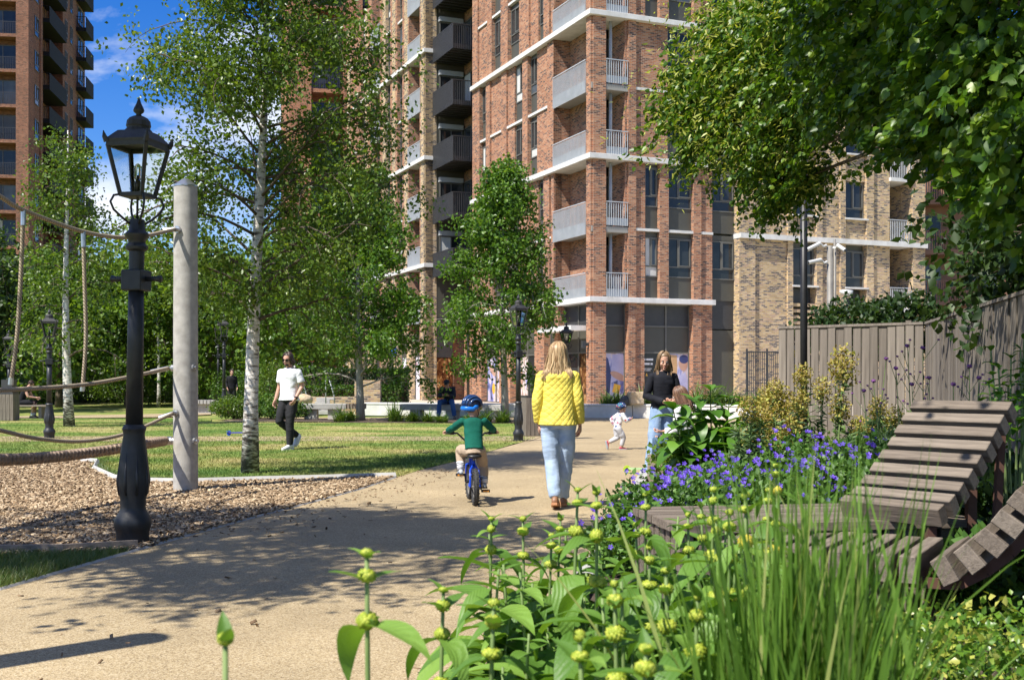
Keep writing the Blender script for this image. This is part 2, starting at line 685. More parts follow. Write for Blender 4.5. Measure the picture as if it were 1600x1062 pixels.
LEFT_A = [(738, 746, 'P'), (746, 761, 'B'), (761, 768, 'P'), (768, 782, 'W'), (782, 793, 'P'), (793, 808, 'W'), (808, 820, 'B'), (820, 826, 'P'), (826, 838, 'B'), (838, 849, 'W'), (849, 858, 'P'), (858, 864.5, 'B')]
LEFT_B = [(738, 749, 'P'), (749, 759, 'W'), (759, 765, 'P'), (765, 783, 'B'), (783, 791, 'P'), (791, 801, 'B'), (801, 816, 'W'), (816, 824, 'P'), (824, 836, 'W'), (836, 855, 'B'), (855, 864.5, 'P')]
RIGHT_A = [(982, 994, 'P'), (994, 1010, 'B'), (1010, 1031, 'W'), (1031, 1045, 'P'), (1045, 1084, 'W'), (1084, 1096, 'P'), (1096, 1115, 'B'), (1115, 1153, 'G')]
RIGHT_B = [(982, 994, 'P'), (994, 1045, 'B'), (1045, 1084, 'W'), (1084, 1096, 'P'), (1096, 1115, 'B'), (1115, 1153, 'G')]
S_PIER_L, S_REC_L = 0.505, sL(864.5)
S_PIER_R, S_REC_R, S_GAP0, S_GAP1, S_END = sR(947), sR(982), sR(1115), sR(1153), sR(1443)
S_RED = sL(738)

# solid core so nothing shows through, then the floor bands
mb = MB()
mb.box(2.0, 0.62, 0, S_GAP1, 6, 30.3)
mb.box(1.0, 4.1, 0, S_GAP1, 14.6, 30.3)
mb.build('core_wall', M['bronze_panel'], block)

bands = [0, 2, 4, 6]
for bi, b in enumerate(bands):
    zt = floor_z[b]
    # floor band: L-shaped pale concrete slab edge wrapping the corner
    m_ = MB()
    m_.prism([(-0.16, -0.16), (S_GAP0 + 0.03, -0.16), (S_GAP0 + 0.03, 0.5), (1.9, 0.5), (1.9, 1.7), (0.95, 1.7), (0.95, S_REC_L), (0.5, S_REC_L), (0.5, S_RED), (-0.16, S_RED)], zt - SLAB, zt)
    m_.build('floor_band', M['pale_concrete'], block, bevel=0.012)
    z0, z1 = zt, zt + 2 * ST - SLAB
    fls = [floor_z[b], floor_z[b] + ST]
    run(fl, LEFT_A if bi % 2 == 0 else LEFT_B, sL, z0, z1, fls, 'brick_red')
    run(fr_, RIGHT_A if bi % 2 == 0 else RIGHT_B, sR, z0, z1, fls, 'brick_red')
    # corner pier, with a slim lit return on the left
    m_ = MB()
    m_.box(0, 0.08, z0, S_PIER_R, S_PIER_L, z1)
    m_.box(0.10, 0, z0, S_PIER_R, 0.08, z1)
    m_.build('corner_pier', M['brick_red'], block)
    # walls of the corner balconies
    m_ = MB()
    m_.box(0.9, 1.72, z0, 0.99, S_REC_L, z1)
    m_.box(0.02, S_REC_L, z0, 0.99, S_REC_L + 0.3, z1)
    m_.box(S_REC_R - 0.12, 0.12, z0, S_REC_R, 1.7, z1)
    m_.build('balcony_wall', M['brick_red'], block)
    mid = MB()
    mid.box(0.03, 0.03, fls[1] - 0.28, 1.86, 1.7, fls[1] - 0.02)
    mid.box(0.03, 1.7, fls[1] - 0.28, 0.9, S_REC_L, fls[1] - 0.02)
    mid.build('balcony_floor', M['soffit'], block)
    for k, fz in enumerate(fls):
        c_ = MB()
        c_.tube([(1.25, 0.55, fz), (1.25, 0.55, fz + (ST - 0.28 if k == 0 else ST - SLAB))], 0.075, 10)
        c_.build('balcony_column', M['light_metal'], block, smooth=True)
        fb = Face('x', 1.7)
        window(block, fb, 0.95, 1.74, fz, fz + 2.5, 0.02, 'door', 'balcony_door')
        bal = MB()
        bal.box(-0.05, S_PIER_L + 0.02, fz + 1.06, 0.0, S_REC_L - 0.02, fz + 1.1)
        bo = bal.build('balcony', M['light_metal'], block)
        zb = fz + 0.03 if k == 0 else fz - 0.36
        fins(fl, S_PIER_L + 0.04, S_REC_L - 0.05, zb, fz + 1.06, 0.05, 0.13, 0.022, 0.045, (0.42 if k == 0 else 0.55), M['light_metal'], bo, False)
        bal = MB()
        bal.box(S_PIER_R + 0.02, -0.03, fz + 1.06, S_REC_R - 0.02, 0.02, fz + 1.1)
        bo = bal.build('balcony', M['light_metal'], block)
        fins(fr_, S_PIER_R + 0.04, S_REC_R - 0.05, fz + 0.03, fz + 1.06, 0.02, 0.105, 0.02, 0.035, 0.34, M['light_metal'], bo, False)

# a stack of crates and a small chair left on the first-floor balcony read as dark clutter through the bars
m_ = MB()
m_.box(1.35, 0.35, floor_z[0], 1.8, 0.75, floor_z[0] + 0.5)
m_.box(1.4, 0.4, floor_z[0] + 0.5, 1.7, 0.7, floor_z[0] + 0.95)
tag(m_.build('balcony_shelf', M['blind']), 'small pale shelf standing behind the bars of the lowest corner balcony', 'shelf')
bpy.data.objects['balcony_shelf'].matrix_world = Matrix.Translation((COR[0], COR[1], 0)) @ Matrix.Rotation(BROT, 4, 'Z')

# ---- ground floor of the red wing
zg = BASE_Z - SLAB
m_ = MB()
m_.box(0, 0.08, 0, S_PIER_R, S_PIER_L, zg)
m_.box(0.10, 0, 0, S_PIER_R, 0.08, zg)
m_.build('corner_pier', M['brick_red'], block)


def mat_poster(name, cols, scale=1.6, seed=0.0):
    "flat print: big soft colour shapes"
    m, nt, bs = new_mat(name)
    t = node(nt, 'ShaderNodeTexCoord')
    mp_ = node(nt, 'ShaderNodeMapping')
    mp_.inputs['Location'].default_value = (seed, seed * 1.7, seed * 0.3)
    mp_.inputs['Scale'].default_value = (1.2, 1.2, 0.7)
    nt.links.new(t.outputs['Object'], mp_.inputs['Vector'])
    n = node(nt, 'ShaderNodeTexNoise', Scale=scale, Detail=2.5, Distortion=1.2)
    nt.links.new(mp_.outputs['Vector'], n.inputs['Vector'])
    k = len(cols)
    r = ramp(nt, [(0.30 + 0.4 * i / (k - 1), c) for i, c in enumerate(cols)])
    nt.links.new(n.outputs['Fac'], r.inputs['Fac'])
    nt.links.new(r.outputs['Color'], bs.inputs['Base Color'])
    bs.inputs['Roughness'].default_value = 0.25
    return m

M['poster_warm'] = mat_poster('poster_warm', [(0.012, 0.006, 0.004), (0.05, 0.014, 0.005), (0.10, 0.035, 0.012), (0.26, 0.12, 0.04), (0.6, 0.42, 0.2)], 3.4, 3.1)
M['poster_blue'] = mat_poster('poster_blue', [(0.03, 0.03, 0.05), (0.15, 0.18, 0.42), (0.42, 0.42, 0.66), (0.62, 0.55, 0.6), (0.35, 0.2, 0.14)], 1.3, 7.7)
M['poster_mixed'] = mat_poster('poster_mixed', [(0.25, 0.27, 0.6), (0.7, 0.62, 0.62), (0.35, 0.22, 0.16), (0.72, 0.70, 0.75), (0.75, 0.45, 0.08)], 1.8, 1.3)
M['poster_pale'] = mat_poster('poster_pale', [(0.12, 0.08, 0.1), (0.68, 0.66, 0.78), (0.74, 0.72, 0.82), (0.78, 0.76, 0.84), (0.6, 0.25, 0.35)], 1.1, 4.4)
M['poster_dark'] = mat_noise('poster_dark', (0.016, 0.018, 0.02), (0.03, 0.03, 0.032), 1.5, 0.3)
M['white_print'] = mat_noise('white_print', (0.75, 0.75, 0.75), (0.82, 0.82, 0.82), 3.0, 0.5)
M['skin_print'] = mat_noise('skin_print', (0.42, 0.25, 0.19), (0.55, 0.34, 0.26), 2.0, 0.4)
M['wood_print'] = mat_noise('wood_print', (0.45, 0.27, 0.13), (0.58, 0.36, 0.18), 3.0, 0.4, stretch=(1, 1, 6))
M['cloth_print'] = mat_noise('cloth_print', (0.34, 0.34, 0.55), (0.5, 0.5, 0.7), 2.0, 0.4)
M['amber_print'] = mat_noise('amber_print', (0.72, 0.36, 0.03), (0.8, 0.48, 0.06), 3.0, 0.4)
M['navy_print'] = mat_noise('navy_print', (0.02, 0.03, 0.10), (0.06, 0.08, 0.24), 1.2, 0.4)


def flat_shape(parent, face, pts, d, mat, name='print'):
    "flat printed shape on a window, pts = (s, z)"
    m = MB()
    m.add([face.at(s, d, z) for s, z in pts], [tuple(range(len(pts)))])
    o = m.build(name, mat, parent)
    return o


def ell(s, z, rs, rz, a=0.0, n=18):
    return [(s + rs * math.cos(t) * math.cos(a) - rz * math.sin(t) * math.sin(a), z + rs * math.cos(t) * math.sin(a) + rz * math.sin(t) * math.cos(a)) for t in [2 * PI * i / n for i in range(n)]]


def shopfront(face, s0, s1, style, posters, top=zg, blind=True, mull=1):
    "tall shop window: dark head panel, olive blind panes, printed posters below"
    d = -0.36
    fr = MB()
    w = s1 - s0
    zs = [0.0, 2.52, 3.72, top]
    nc = mull + 1
    for i in range(nc + 1):
        s = s0 + w * i / nc
        a, b = max(s0, s - 0.04), min(s1, s + 0.04)
        face.box(fr, a, b, 0, top, d - 0.1, d + 0.03)
    for z in zs[1:]:
        for i in range(nc):
            face.box(fr, s0 + w * i / nc + 0.04, s0 + w * (i + 1) / nc - 0.04, z - 0.07, z, d - 0.1, d + 0.025)
    o = fr.build('shop_window', M['frame_metal'], block)
    for i in range(nc):
        a, b = s0 + w * i / nc + 0.042, s0 + w * (i + 1) / nc - 0.042
        part('spandrel_panel', M['dark_metal'], o, face, a, b, 3.722, top - 0.072, d - 0.08, d - 0.02)
        part('pane', M['bronze_panel'] if blind else M['glass'], o, face, a, b, 2.522, 3.648, d - 0.08, d - 0.02)
        pm = posters[i % len(posters)]
        part('poster' if pm != 'glass' else 'pane', M[pm], o, face, a, b, 0.05, 2.448, d - 0.08, d - 0.02)
    return o, d - 0.02

gl = [(738, 752, 'P'), (752, 780, 'S'), (780, 797, 'P'), (797, 835, 'S'), (835, 850, 'P'), (850, 866, 'S'), (866, 872, 'P'), (872, 914, 'S')]
shop_styles = {752: ['poster_blue', 'poster_mixed'], 797: ['poster_mixed', 'poster_dark'], 850: ['poster_dark', 'poster_dark'], 872: ['glass', 'poster_warm']}
for (a, b, k) in gl:
    s0, s1 = sorted((sL(a), sL(b)))
    if a == 872: s0 = S_PIER_L
    if k == 'P':
        part('brick_pier', M['brick_red'], block, fl, s0, s1, 0, zg, -0.5, 0)
    else:
        o, d = shopfront(fl, s0, s1, '', list(reversed(shop_styles[a])))
        if a == 752:
            flat_shape(o, fl, ell(s0 + (s1 - s0) * 0.72, 1.75, 0.55, 0.22, 0.5), d + 0.004, M['skin_print'])
            flat_shape(o, fl, ell(s0 + (s1 - s0) * 0.66, 0.75, 0.2, 0.3), d + 0.005, M['amber_print'])
            flat_shape(o, fl, [(s0 + 0.06, 0.1), (s0 + 0.6, 0.1), (s0 + 0.06, 2.3)], d + 0.004, M['cloth_print'])
        if a == 797:
            for q in range(4):
                flat_shape(o, fl, [(s0 + 0.25, 1.15 - q * 0.26), (s0 + 0.95 - 0.1 * q, 1.15 - q * 0.26), (s0 + 0.95 - 0.1 * q, 1.22 - q * 0.26), (s0 + 0.25, 1.22 - q * 0.26)], d + 0.004, M['white_print'])
            flat_shape(o, fl, ell(s0 + 2.6, 1.2, 0.3, 0.55, 0.3), d + 0.004, M['skin_print'])
# white canopy over the shop door beside the corner pier
part('canopy', M['pale_concrete'], block, fl, S_PIER_L + 0.02, sL(862), 3.45, 3.68, 0.0, 0.75)
# ground floor, right-hand face
gr = [(947, 982, 'S'), (982, 993, 'P'), (993, 1009, 'B'), (1009, 1083, 'S'), (1083, 1096, 'P'), (1096, 1115, 'B')]
for (a, b, k) in gr:
    s0, s1 = sR(a), sR(b)
    if a == 947: s0 = S_PIER_R
    if k == 'P':
        part('brick_pier', M['brick_red'], block, fr_, s0, s1, 0, zg, -0.5, 0)
    elif k == 'B':
        part('brick_panel', M['brick_red'], block, fr_, s0, s1, 0, zg, -0.5, -0.12)
    elif a == 947:
        o, d = shopfront(fr_, s0, s1, '', ['poster_blue'], mull=0)
        flat_shape(o, fr_, [(s0 + 0.42, 1.1), (s0 + 1.08, 1.35), (s0 + 1.08, 2.4), (s0 + 0.52, 2.4)], d + 0.003, M['cloth_print'])
        flat_shape(o, fr_, ell(s0 + 0.8, 1.42, 0.42, 0.16, -0.42), d + 0.006, M['skin_print'])
        flat_shape(o, fr_, [(s0 + 0.5, 0.7), (s0 + 0.85, 0.62), (s0 + 0.95, 1.0), (s0 + 0.6, 1.08)], d + 0.007, M['amber_print'])
        flat_shape(o, fr_, [(s0 + 0.06, 0.1), (s0 + 0.33, 0.1), (s0 + 0.46, 1.5), (s0 + 0.3, 2.2), (s0 + 0.06, 2.4)], d + 0.004, M['navy_print'])
    else:
        o, d = shopfront(fr_, s0, s1, '', ['poster_dark', 'poster_blue'], mull=1)
        m0 = (s0 + s1) / 2
        flat_shape(o, fr_, [(m0 + 0.06, 0.1), (m0 + 0.62, 0.1), (m0 + 0.62, 2.38), (m0 + 0.06, 2.42)], d + 0.003, M['wood_print'])
        flat_shape(o, fr_, [(m0 + 0.55, 0.1), (s1 - 0.06, 0.1), (s1 - 0.06, 1.25), (m0 + 1.05, 1.62), (m0 + 0.72, 1.4), (m0 + 0.55, 1.0)], d + 0.005, M['cloth_print'])
        flat_shape(o, fr_, ell(m0 + 0.95, 2.0, 0.24, 0.34), d + 0.006, M['skin_print'])
        flat_shape(o, fr_, ell(m0 + 0.98, 2.2, 0.25, 0.2), d + 0.008, M['navy_print'])
        for zz_, runs in ((2.13, ((0.1, 0.2), (0.24, 0.6))), (1.93, ((0.1, 0.42), (0.46, 0.58))), (1.74, ((0.1, 0.26), (0.29, 0.52))), (1.66, ((0.1, 0.2), (0.24, 0.46)))):
            hgt = 0.09 if zz_ > 1.8 else 0.03
            for u0, u1 in runs:
                flat_shape(o, fr_, [(s0 + u0, zz_), (s0 + u1, zz_), (s0 + u1, zz_ + hgt), (s0 + u0, zz_ + hgt)], d + 0.004, M['white_print'])
        flat_shape(o, fr_, [(s0 + 0.2, 1.42), (s0 + 0.32, 1.42), (s0 + 0.26, 1.56)], d + 0.004, M['amber_print'])
# dark recessed bay with tall panels beside the buff wing
part('recess_wall', M['dark_metal'], block, fr_, S_GAP0, S_GAP1, 3.62, BASE_Z, -0.6, -0.38)
part('tall_panel', M['bronze_panel'], block, fr_, S_GAP0 + 0.16, S_GAP1 - 0.03, 0.0, 3.56, -0.6, -0.36)
part('recess_wall', M['dark_metal'], block, fr_, S_GAP0, S_GAP0 + 0.155, 0.0, 3.6, -0.6, -0.40)
# wall lights on the corner pier and a floodlight
m_ = MB()
m_.box(-0.02, 0.2, 2.75, -0.2, 0.3, 2.9)
m_.box(-0.2, 0.16, 2.66, -0.34, 0.34, 2.98)
m_.build('flood_light', M['dark_metal'], block)
fwl = Face('y', 0.0)
m_ = MB()
sw = (sL(738) + sL(752)) / 2
fwl.box(m_, sw - 0.1, sw + 0.1, 2.1, 2.55, 0.0, 0.2)
fwl.box(m_, sw - 0.06, sw + 0.06, 1.3, 1.75, 0.0, 0.16)
m_.build('wall_lantern', M['dark_metal'], block)

# ---- buff wing on the right
fy = Face('x', -0.12)
YB = [(1153, 1178, 'P'), (1178, 1229, 'B'), (1229, 1237, 'P'), (1237, 1274, 'W'), (1274, 1283, 'P'), (1283, 1311, 'B'), (1311, 1319, 'P'), (1319, 1352, 'W'), (1352, 1363, 'P'), (1363, 1390, 'B'), (1424, 1443, 'P')]
def yband(z0, z1, floors):
    for (a, b, k) in YB:
        s0, s1 = sR(a), sR(b)
        if k == 'P':
            part('brick_pier', M['brick_buff'], block, fy, s0, s1, z0, z1, -0.9, 0)
        elif k == 'B':
            part('brick_panel', M['brick_buff'], block, fy, s0, s1, z0, z1, -0.9, -0.11)
        else:
            for fz in floors:
                top = min(fz + ST, z1)
                w1 = min(fz + 2.86, top)
                if fz < 0.1:
                    part('door_panel', M['bronze_panel'], block, fy, s0, s1, 0, 2.4, -0.6, -0.3)
                    louv = MB()
                    for q in range(9):
                        fy.box(louv, s0 + 0.01, s1 - 0.01, 2.45 + q * 0.29, 2.6 + q * 0.29, -0.5, -0.11)
                    louv.build('brick_louvre', M['brick_buff'], block)
                    part('recess_wall', M['dark_metal'], block, fy, s0, s1, 2.4, BASE_Z + 0.72, -0.7, -0.52)
                    continue
                if fz > BASE_Z + 0.1:
                    part('brick_panel', M['brick_buff'], block, fy, s0, s1, fz - 0.3 if fz - 0.3 > z0 else z0, fz + 0.98, -0.9, -0.13)
                part('window_sill', M['pale_concrete'], block, fy, s0 - 0.04, s1 + 0.1, fz + 0.982, fz + 1.06, -0.3, 0.03)
                window(block, fy, s0 + 0.01, s1 - 0.01, fz + 1.062, w1, -0.3)
                part('window_reveal', M['bronze_panel'], block, fy, s0, s1, fz + 1.06, top, -0.9, -0.315)
yband(0, floor_z[1] - SLAB, [0.0, BASE_Z - 0.22])
for q in (1, 3, 5):
    part('floor_band', M['pale_concrete'], block, fy, S_GAP1 - 0.02, S_END + 0.05, floor_z[q] - SLAB, floor_z[q], -1.0, 0.14)
    yband(floor_z[q], floor_z[q] + 2 * ST - SLAB, [floor_z[q], floor_z[q] + ST])
sa, sb = sR(1390), sR(1424)
m_ = MB()
m_.box(S_GAP1 + 0.02, 0.8, 0, sa, 6, 27)
m_.box(sb, 0.8, 0, S_END, 6, 27)
m_.box(sa, 2.2, 0, sb, 6, 27)
m_.build('core_wall', M['brick_buff'], block)
for k in range(6):
    fz = floor_z[k] if k else BASE_Z - 0.22
    part('balcony_floor', M['pale_concrete'], block, fy, sa - 0.05, sb + 0.05, fz - 0.14 if k else fz - 0.1, fz + 0.04 if k else fz + 0.1, -2.2, 0.05)
    m_ = MB()
    fy.box(m_, sa, sb, fz + 1.1, fz + 1.14, -0.1, -0.05)
    bo = m_.build('balcony', M['light_metal'], block)
    fins(fy, sa + 0.03, sb - 0.03, fz + 0.06, fz + 1.1, -0.05, 0.11, 0.02, 0.03, 0, M['light_metal'], bo, False)
    part('balcony_wall', M['brick_orange'], block, Face('x', 2.2), sa + 0.9, sb, fz, fz + ST - 0.3, 0, 0.06)
    window(block, Face('x', 2.19), sa + 0.05, sa + 0.9, fz + 0.1, fz + 2.4, 0.05, 'door', 'balcony_door')

# ---- recess with hung dark balconies, left of the red wing
m_ = MB()
m_.box(1.1, S_RED, 0, 1.5, 19.0, 30.3)
m_.build('recess_wall', M['brick_red'], block)
m_ = MB()
m_.box(-0.66, 19.02, 4.2, 1.5, 19.4, 30.3)
m_.build('recess_wall', M['bronze_panel'], block)
fb2 = Face('y', 1.1)
part('poster', M['poster_warm'], block, Face('x', 19.0), -0.62, 0.35, 0.02, 2.5, 0.0, 0.02)
part('poster', M['poster_dark'], block, fb2, S_RED + 0.3, S_RED + 0.9, 0.02, 2.6, 0.01, 0.03)
m_ = MB()
m_.tube([(0.4, 16.5, 0), (0.4, 16.5, 8.1)], 0.09, 8)
m_.build('drain_pipe', M['dark_metal'], block, smooth=True)
part('recess_wall', M['dark_metal'], block, Face('x', 19.0), -0.62, 0.36, 2.55, 4.9, 0.0, 0.015)
BAL_X0, BAL_Y0, BAL_Y1 = -0.9, 15.45, 18.93
for k in range(1, 7):
    fz = floor_z[k] - 0.55
    m_ = MB()
    m_.box(BAL_X0, BAL_Y0, fz - 0.22, 1.1, BAL_Y1, fz - 0.02)
    for q in range(7):
        m_.box(BAL_X0 + 0.05, BAL_Y0 + 0.2 + q * 0.48, fz - 0.32, 1.0, BAL_Y0 + 0.28 + q * 0.48, fz - 0.22)
    bo = m_.build('hung_balcony', M['dark_metal'], block)
    fins(Face('y', BAL_X0), BAL_Y0, BAL_Y1 - 0.02, fz - 0.3, fz + 1.12, 0.03, 0.09, 0.055, 0.03, 0, M['dark_metal'], bo, True)
    fins(Face('x', BAL_Y0), BAL_X0 + 0.05, 1.05, fz - 0.3, fz + 1.12, 0.03, 0.11, 0.024, 0.03, 0.25, M['dark_metal'], bo, True)
    window(block, fb2, 16.6, 18.8, fz, fz + 2.3, 0.03, 'door', 'balcony_door')
    window(block, Face('x', 19.0), -0.5, 0.95, fz + 0.1, fz + 2.2, 0.05, 'door', 'balcony_door')
    part('roller_box', M['light_metal'], block, Face('x', 19.0), -0.55, 0.95, fz + 2.22, fz + 2.5, 0.02, 0.25)

# ---- buff and red wing on the left, behind the recess
PX = -1.34
fz_ = Face('y', PX)
LW = [(19.0, 19.97, 'P', 'brick_buff'), (22.5, 23.2, 'P', 'brick_buff'), (23.2, 23.6, 'P', 'brick_red'), (23.6, 24.7, 'W', 'brick_buff'), (24.7, 25.1, 'P', 'brick_red'), (25.1, 25.8, 'P', 'brick_buff'), (25.8, 26.2, 'P', 'brick_red'), (26.2, 27.3, 'W', 'brick_buff'), (27.3, 28.0, 'P', 'brick_buff'), (28.0, 28.5, 'P', 'brick_red'), (30.9, 31.6, 'P', 'brick_red'), (31.6, 32.3, 'P', 'brick_buff'), (32.3, 33.4, 'W', 'brick_buff'), (33.4, 34.0, 'P', 'brick_red'), (34.0, 36.5, 'B', 'brick_red'), (36.5, 37.2, 'P', 'brick_buff')]
m_ = MB()
m_.box(PX + 1.6, 19.42, 0, PX + 6, 37.2, 30.3)
m_.build('core_wall', M['brick_red'], block)
m_ = MB()
m_.box(PX + 0.02, 19.97, 0, PX + 1.6, 20.2, 30.3)
m_.box(PX + 0.02, 22.3, 0, PX + 1.6, 22.5, 30.3)
m_.box(PX + 0.02, 28.5, 0, PX + 1.6, 28.7, 30.3)
m_.box(PX + 0.02, 30.7, 0, PX + 1.6, 30.9, 30.3)
m_.build('balcony_wall', M['brick_red'], block)
m_ = MB()
m_.box(PX, 19.0, 0, -0.66, 19.4, 30.3)
m_.build('brick_pier', M['brick_buff'], block)
for q in (-1, 1, 3, 5):
    z0 = floor_z[q] if q > 0 else 4.0
    z1 = floor_z[q + 2] - SLAB if q > 0 else floor_z[1] - SLAB
    fls = [floor_z[q], floor_z[q] + ST] if q > 0 else [BASE_Z]
    if q > 0:
        m_ = MB()
        m_.box(PX - 0.16, 18.85, z0 - SLAB, PX + 1.6, 37.2, z0)
        m_.build('floor_band', M['pale_concrete'], block, bevel=0.012)
    for (a, b, k, br) in LW:
        column(fz_, k, a, b, z0, z1, fls, br)
    for fz in fls:
        for (a, b) in ((20.0, 22.47), (28.55, 30.85)):
            if fz > z0 + 0.5:
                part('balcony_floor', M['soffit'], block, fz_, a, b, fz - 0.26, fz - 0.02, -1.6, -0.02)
            m_ = MB()
            fz_.box(m_, a, b, fz + 1.06, fz + 1.1, -0.02, 0.04)
            bo = m_.build('balcony', M['light_metal'], block)
            fins(fz_, a + 0.05, b - 0.05, fz + 0.03 if fz < z0 + 0.5 else fz - 0.34, fz + 1.06, 0.04, 0.1, 0.04, 0.035, 0.5, M['light_metal'], bo, False)
            window(block, Face('y', PX + 1.6), a + 0.3, b - 0.3, fz, fz + 2.4, 0.02, 'door', 'balcony_door')
# street level arcade of the left wing
for i, (a, b, k) in enumerate([(19.0, 19.97, 'P'), (19.97, 21.9, 'S'), (21.9, 22.7, 'P'), (22.7, 24.6, 'S'), (24.6, 25.5, 'P'), (25.5, 27.4, 'S'), (27.4, 28.4, 'P'), (28.4, 30.6, 'S'), (30.6, 31.6, 'P'), (31.6, 33.5, 'S'), (33.5, 34.4, 'P'), (34.4, 36.2, 'S'), (36.2, 37.2, 'P')]):
    if k == 'P':
        part('brick_pier', M['brick_buff'], block, fz_, a, b, 0, 4.0, -0.5, 0)
        continue
    fr = MB()
    for s in (a, (a + b) / 2 - 0.03, b - 0.06):
        fz_.box(fr, s, s + 0.06, 0, 3.9, -0.4, -0.28)
    o = fr.build('shop_window', M['frame_metal'], block)
    for j in (0, 1):
        a2, b2 = a + 0.064 + j * (b - a) / 2 - (0.03 if j else 0), a + (b - a) / 2 - 0.034 + j * ((b - a) / 2 - 0.03)
        part('pane', M['poster_pale'] if i < 4 else M['glass'], o, fz_, a2, b2, 0.02, 2.6, -0.38, -0.34)
        part('pane', M['bronze_panel'], o, fz_, a2, b2, 2.64, 4.0, -0.38, -0.34)
m_ = MB()
for k_ in range(1):
    m_.lathe([(0.02, -0.3), (0.26, -0.22), (0.3, 0), (0.26, 0.22), (0.02, 0.3)], 14, (PX - 0.1, 25.0, 3.0))
M['blue_plastic'] = mat_noise('blue_plastic', (0.01, 0.10, 0.62), (0.015, 0.13, 0.7), 4.0, 0.35)
m_.build('blue_roundel', M['blue_plastic'], block, smooth=True)

# ================================================================== towers behind
def tower(name, label, loc, rot, brick, front, side, h, st, zoff, depth, win_z=(0.9, 2.4)):
    t = thing(name, label, 'building', (loc[0], loc[1], 0), rot)
    f0, s0_ = Face('x', 0.0), Face('y', 0.0)
    xs = [min(a for a, b, k in front), max(b for a, b, k in front)]
    m = MB()
    m.box(xs[0] + 0.02, 1.8, 0, xs[1] - 1.6, depth, h)
    m.build('core_wall', M[brick], t)
    nfl = int((h - zoff) / st)
    for (a, b, k) in front:
        if k == 'P':
            m = MB(); m.box(a, 0, 0, b, 1.8, h); m.build('brick_pier', M[brick], t)
        elif k in 'WR':
            dpt = 0.3 if k == 'W' else 1.5
            m = MB(); m.box(a, dpt, 0, b, 1.79, h); m.build('recess_wall', M[brick], t)
            for i in range(nfl + 1):
                z = zoff + i * st
                hh = 0.95 if k == 'W' else 0.28
                m = MB(); m.box(a, 0.08, z - 0.25, b, dpt, z - 0.25 + hh)
                m.build('spandrel' if k == 'W' else 'balcony_floor', M[brick], t)
                f2 = Face('x', dpt)
                window(t, f2, a + 0.1, b - 0.1, z + (0.72 if k == 'W' else 0.05), z + 2.45, 0.02, 'sash' if k == 'W' else 'door')
                if k == 'R':
                    m = MB(); m.box(a, 0.1, z + 1.06, b, 0.15, z + 1.1)
                    bo = m.build('balcony', M['dark_metal'], t)
                    fins(Face('x', 0.1), a + 0.04, b - 0.04, z + 0.04, z + 1.06, 0, 0.14, 0.025, 0.03, 0, M['dark_metal'], bo, False)
    return t, nfl

tl, nfl = tower('brick_tower', 'orange brick residential tower with dark hung balconies at the far left', (-42.5, 100.0), R(8.6), 'brick_orange_shaded',
                [(-14.0, -12.5, 'P'), (-12.5, -9.8, 'R'), (-9.8, -7.2, 'P'), (-7.2, -4.4, 'R'), (-4.4, -4.0, 'P'), (-4.0, -1.05, 'R'), (-1.05, 0, 'P')], None, 42, 3.1, 3.6, 22.5)
# its side wall: window columns, a recess of balconies, end balconies
for (a, b, k) in [(1.8, 4.2, 'C'), (4.2, 5.0, 'P'), (5.0, 12.6, 'D'), (12.6, 18.0, 'P2'), (18.0, 22.5, 'E')]:
    m = MB()
    if k == 'D':
        m.box(-4.0, a, 0, -1.4, b, 42)
    else:
        m.box(-1.6, a, 0, -0.02 if k != 'C' else -0.12, b, 42)
    m.build('side_wall', M['brick_orange_shaded'], tl)
    if k in ('C', 'P2', 'E'):
        for i in range(nfl + 1):
            z = 3.6 + 3.1 * i
            for (wa, wb) in {'C': [(2.4, 3.8)], 'P2': [(13.4, 14.4), (15.6, 16.6)], 'E': [(19, 21.5)]}[k]:
                fm, panes = win_meshes(wb - wa, 1.75, 'sash')
                w_ = put('window', fm, tl, (-0.02 if k != 'C' else -0.12, (wa + wb) / 2, z + 0.7), (0, 0, PI / 2))
                for p in panes:
                    put('pane', p, w_)
    if k in 'DE':
        x0, x1 = (-1.4, 0.5) if k == 'D' else (0.0, 1.0)
        for i in range(nfl + 1):
            z = 3.6 + 3.1 * i
            m = MB()
            m.box(x0, a + 0.3, z - 0.4, x1, b - 0.6, z)
            bo = m.build('hung_balcony', M['matte_dark'], tl)
            m = MB()
            m.box(x1 - 0.05, a + 0.3, z, x1, b - 0.6, z + 1.15)
            m.build('apron', M['matte_dark'], bo)
            m = MB()
            for q in range(int((x1 - x0) / 0.22)):
                m.box(x0 + 0.1 + q * 0.22, a + 0.3, z, x0 + 0.13 + q * 0.22, a + 0.34, z + 1.1)
            m.box(x0, a + 0.3, z + 1.1, x1, a + 0.35, z + 1.15)
            m.build('railing', M['matte_dark'], bo)
            if k == 'D':
                fm, panes = win_meshes(2.2, 2.3, 'door')
                w_ = put('balcony_door', fm, tl, (-1.39, 8.5, z), (0, 0, PI / 2))
                for p in panes:
                    put('pane', p, w_)

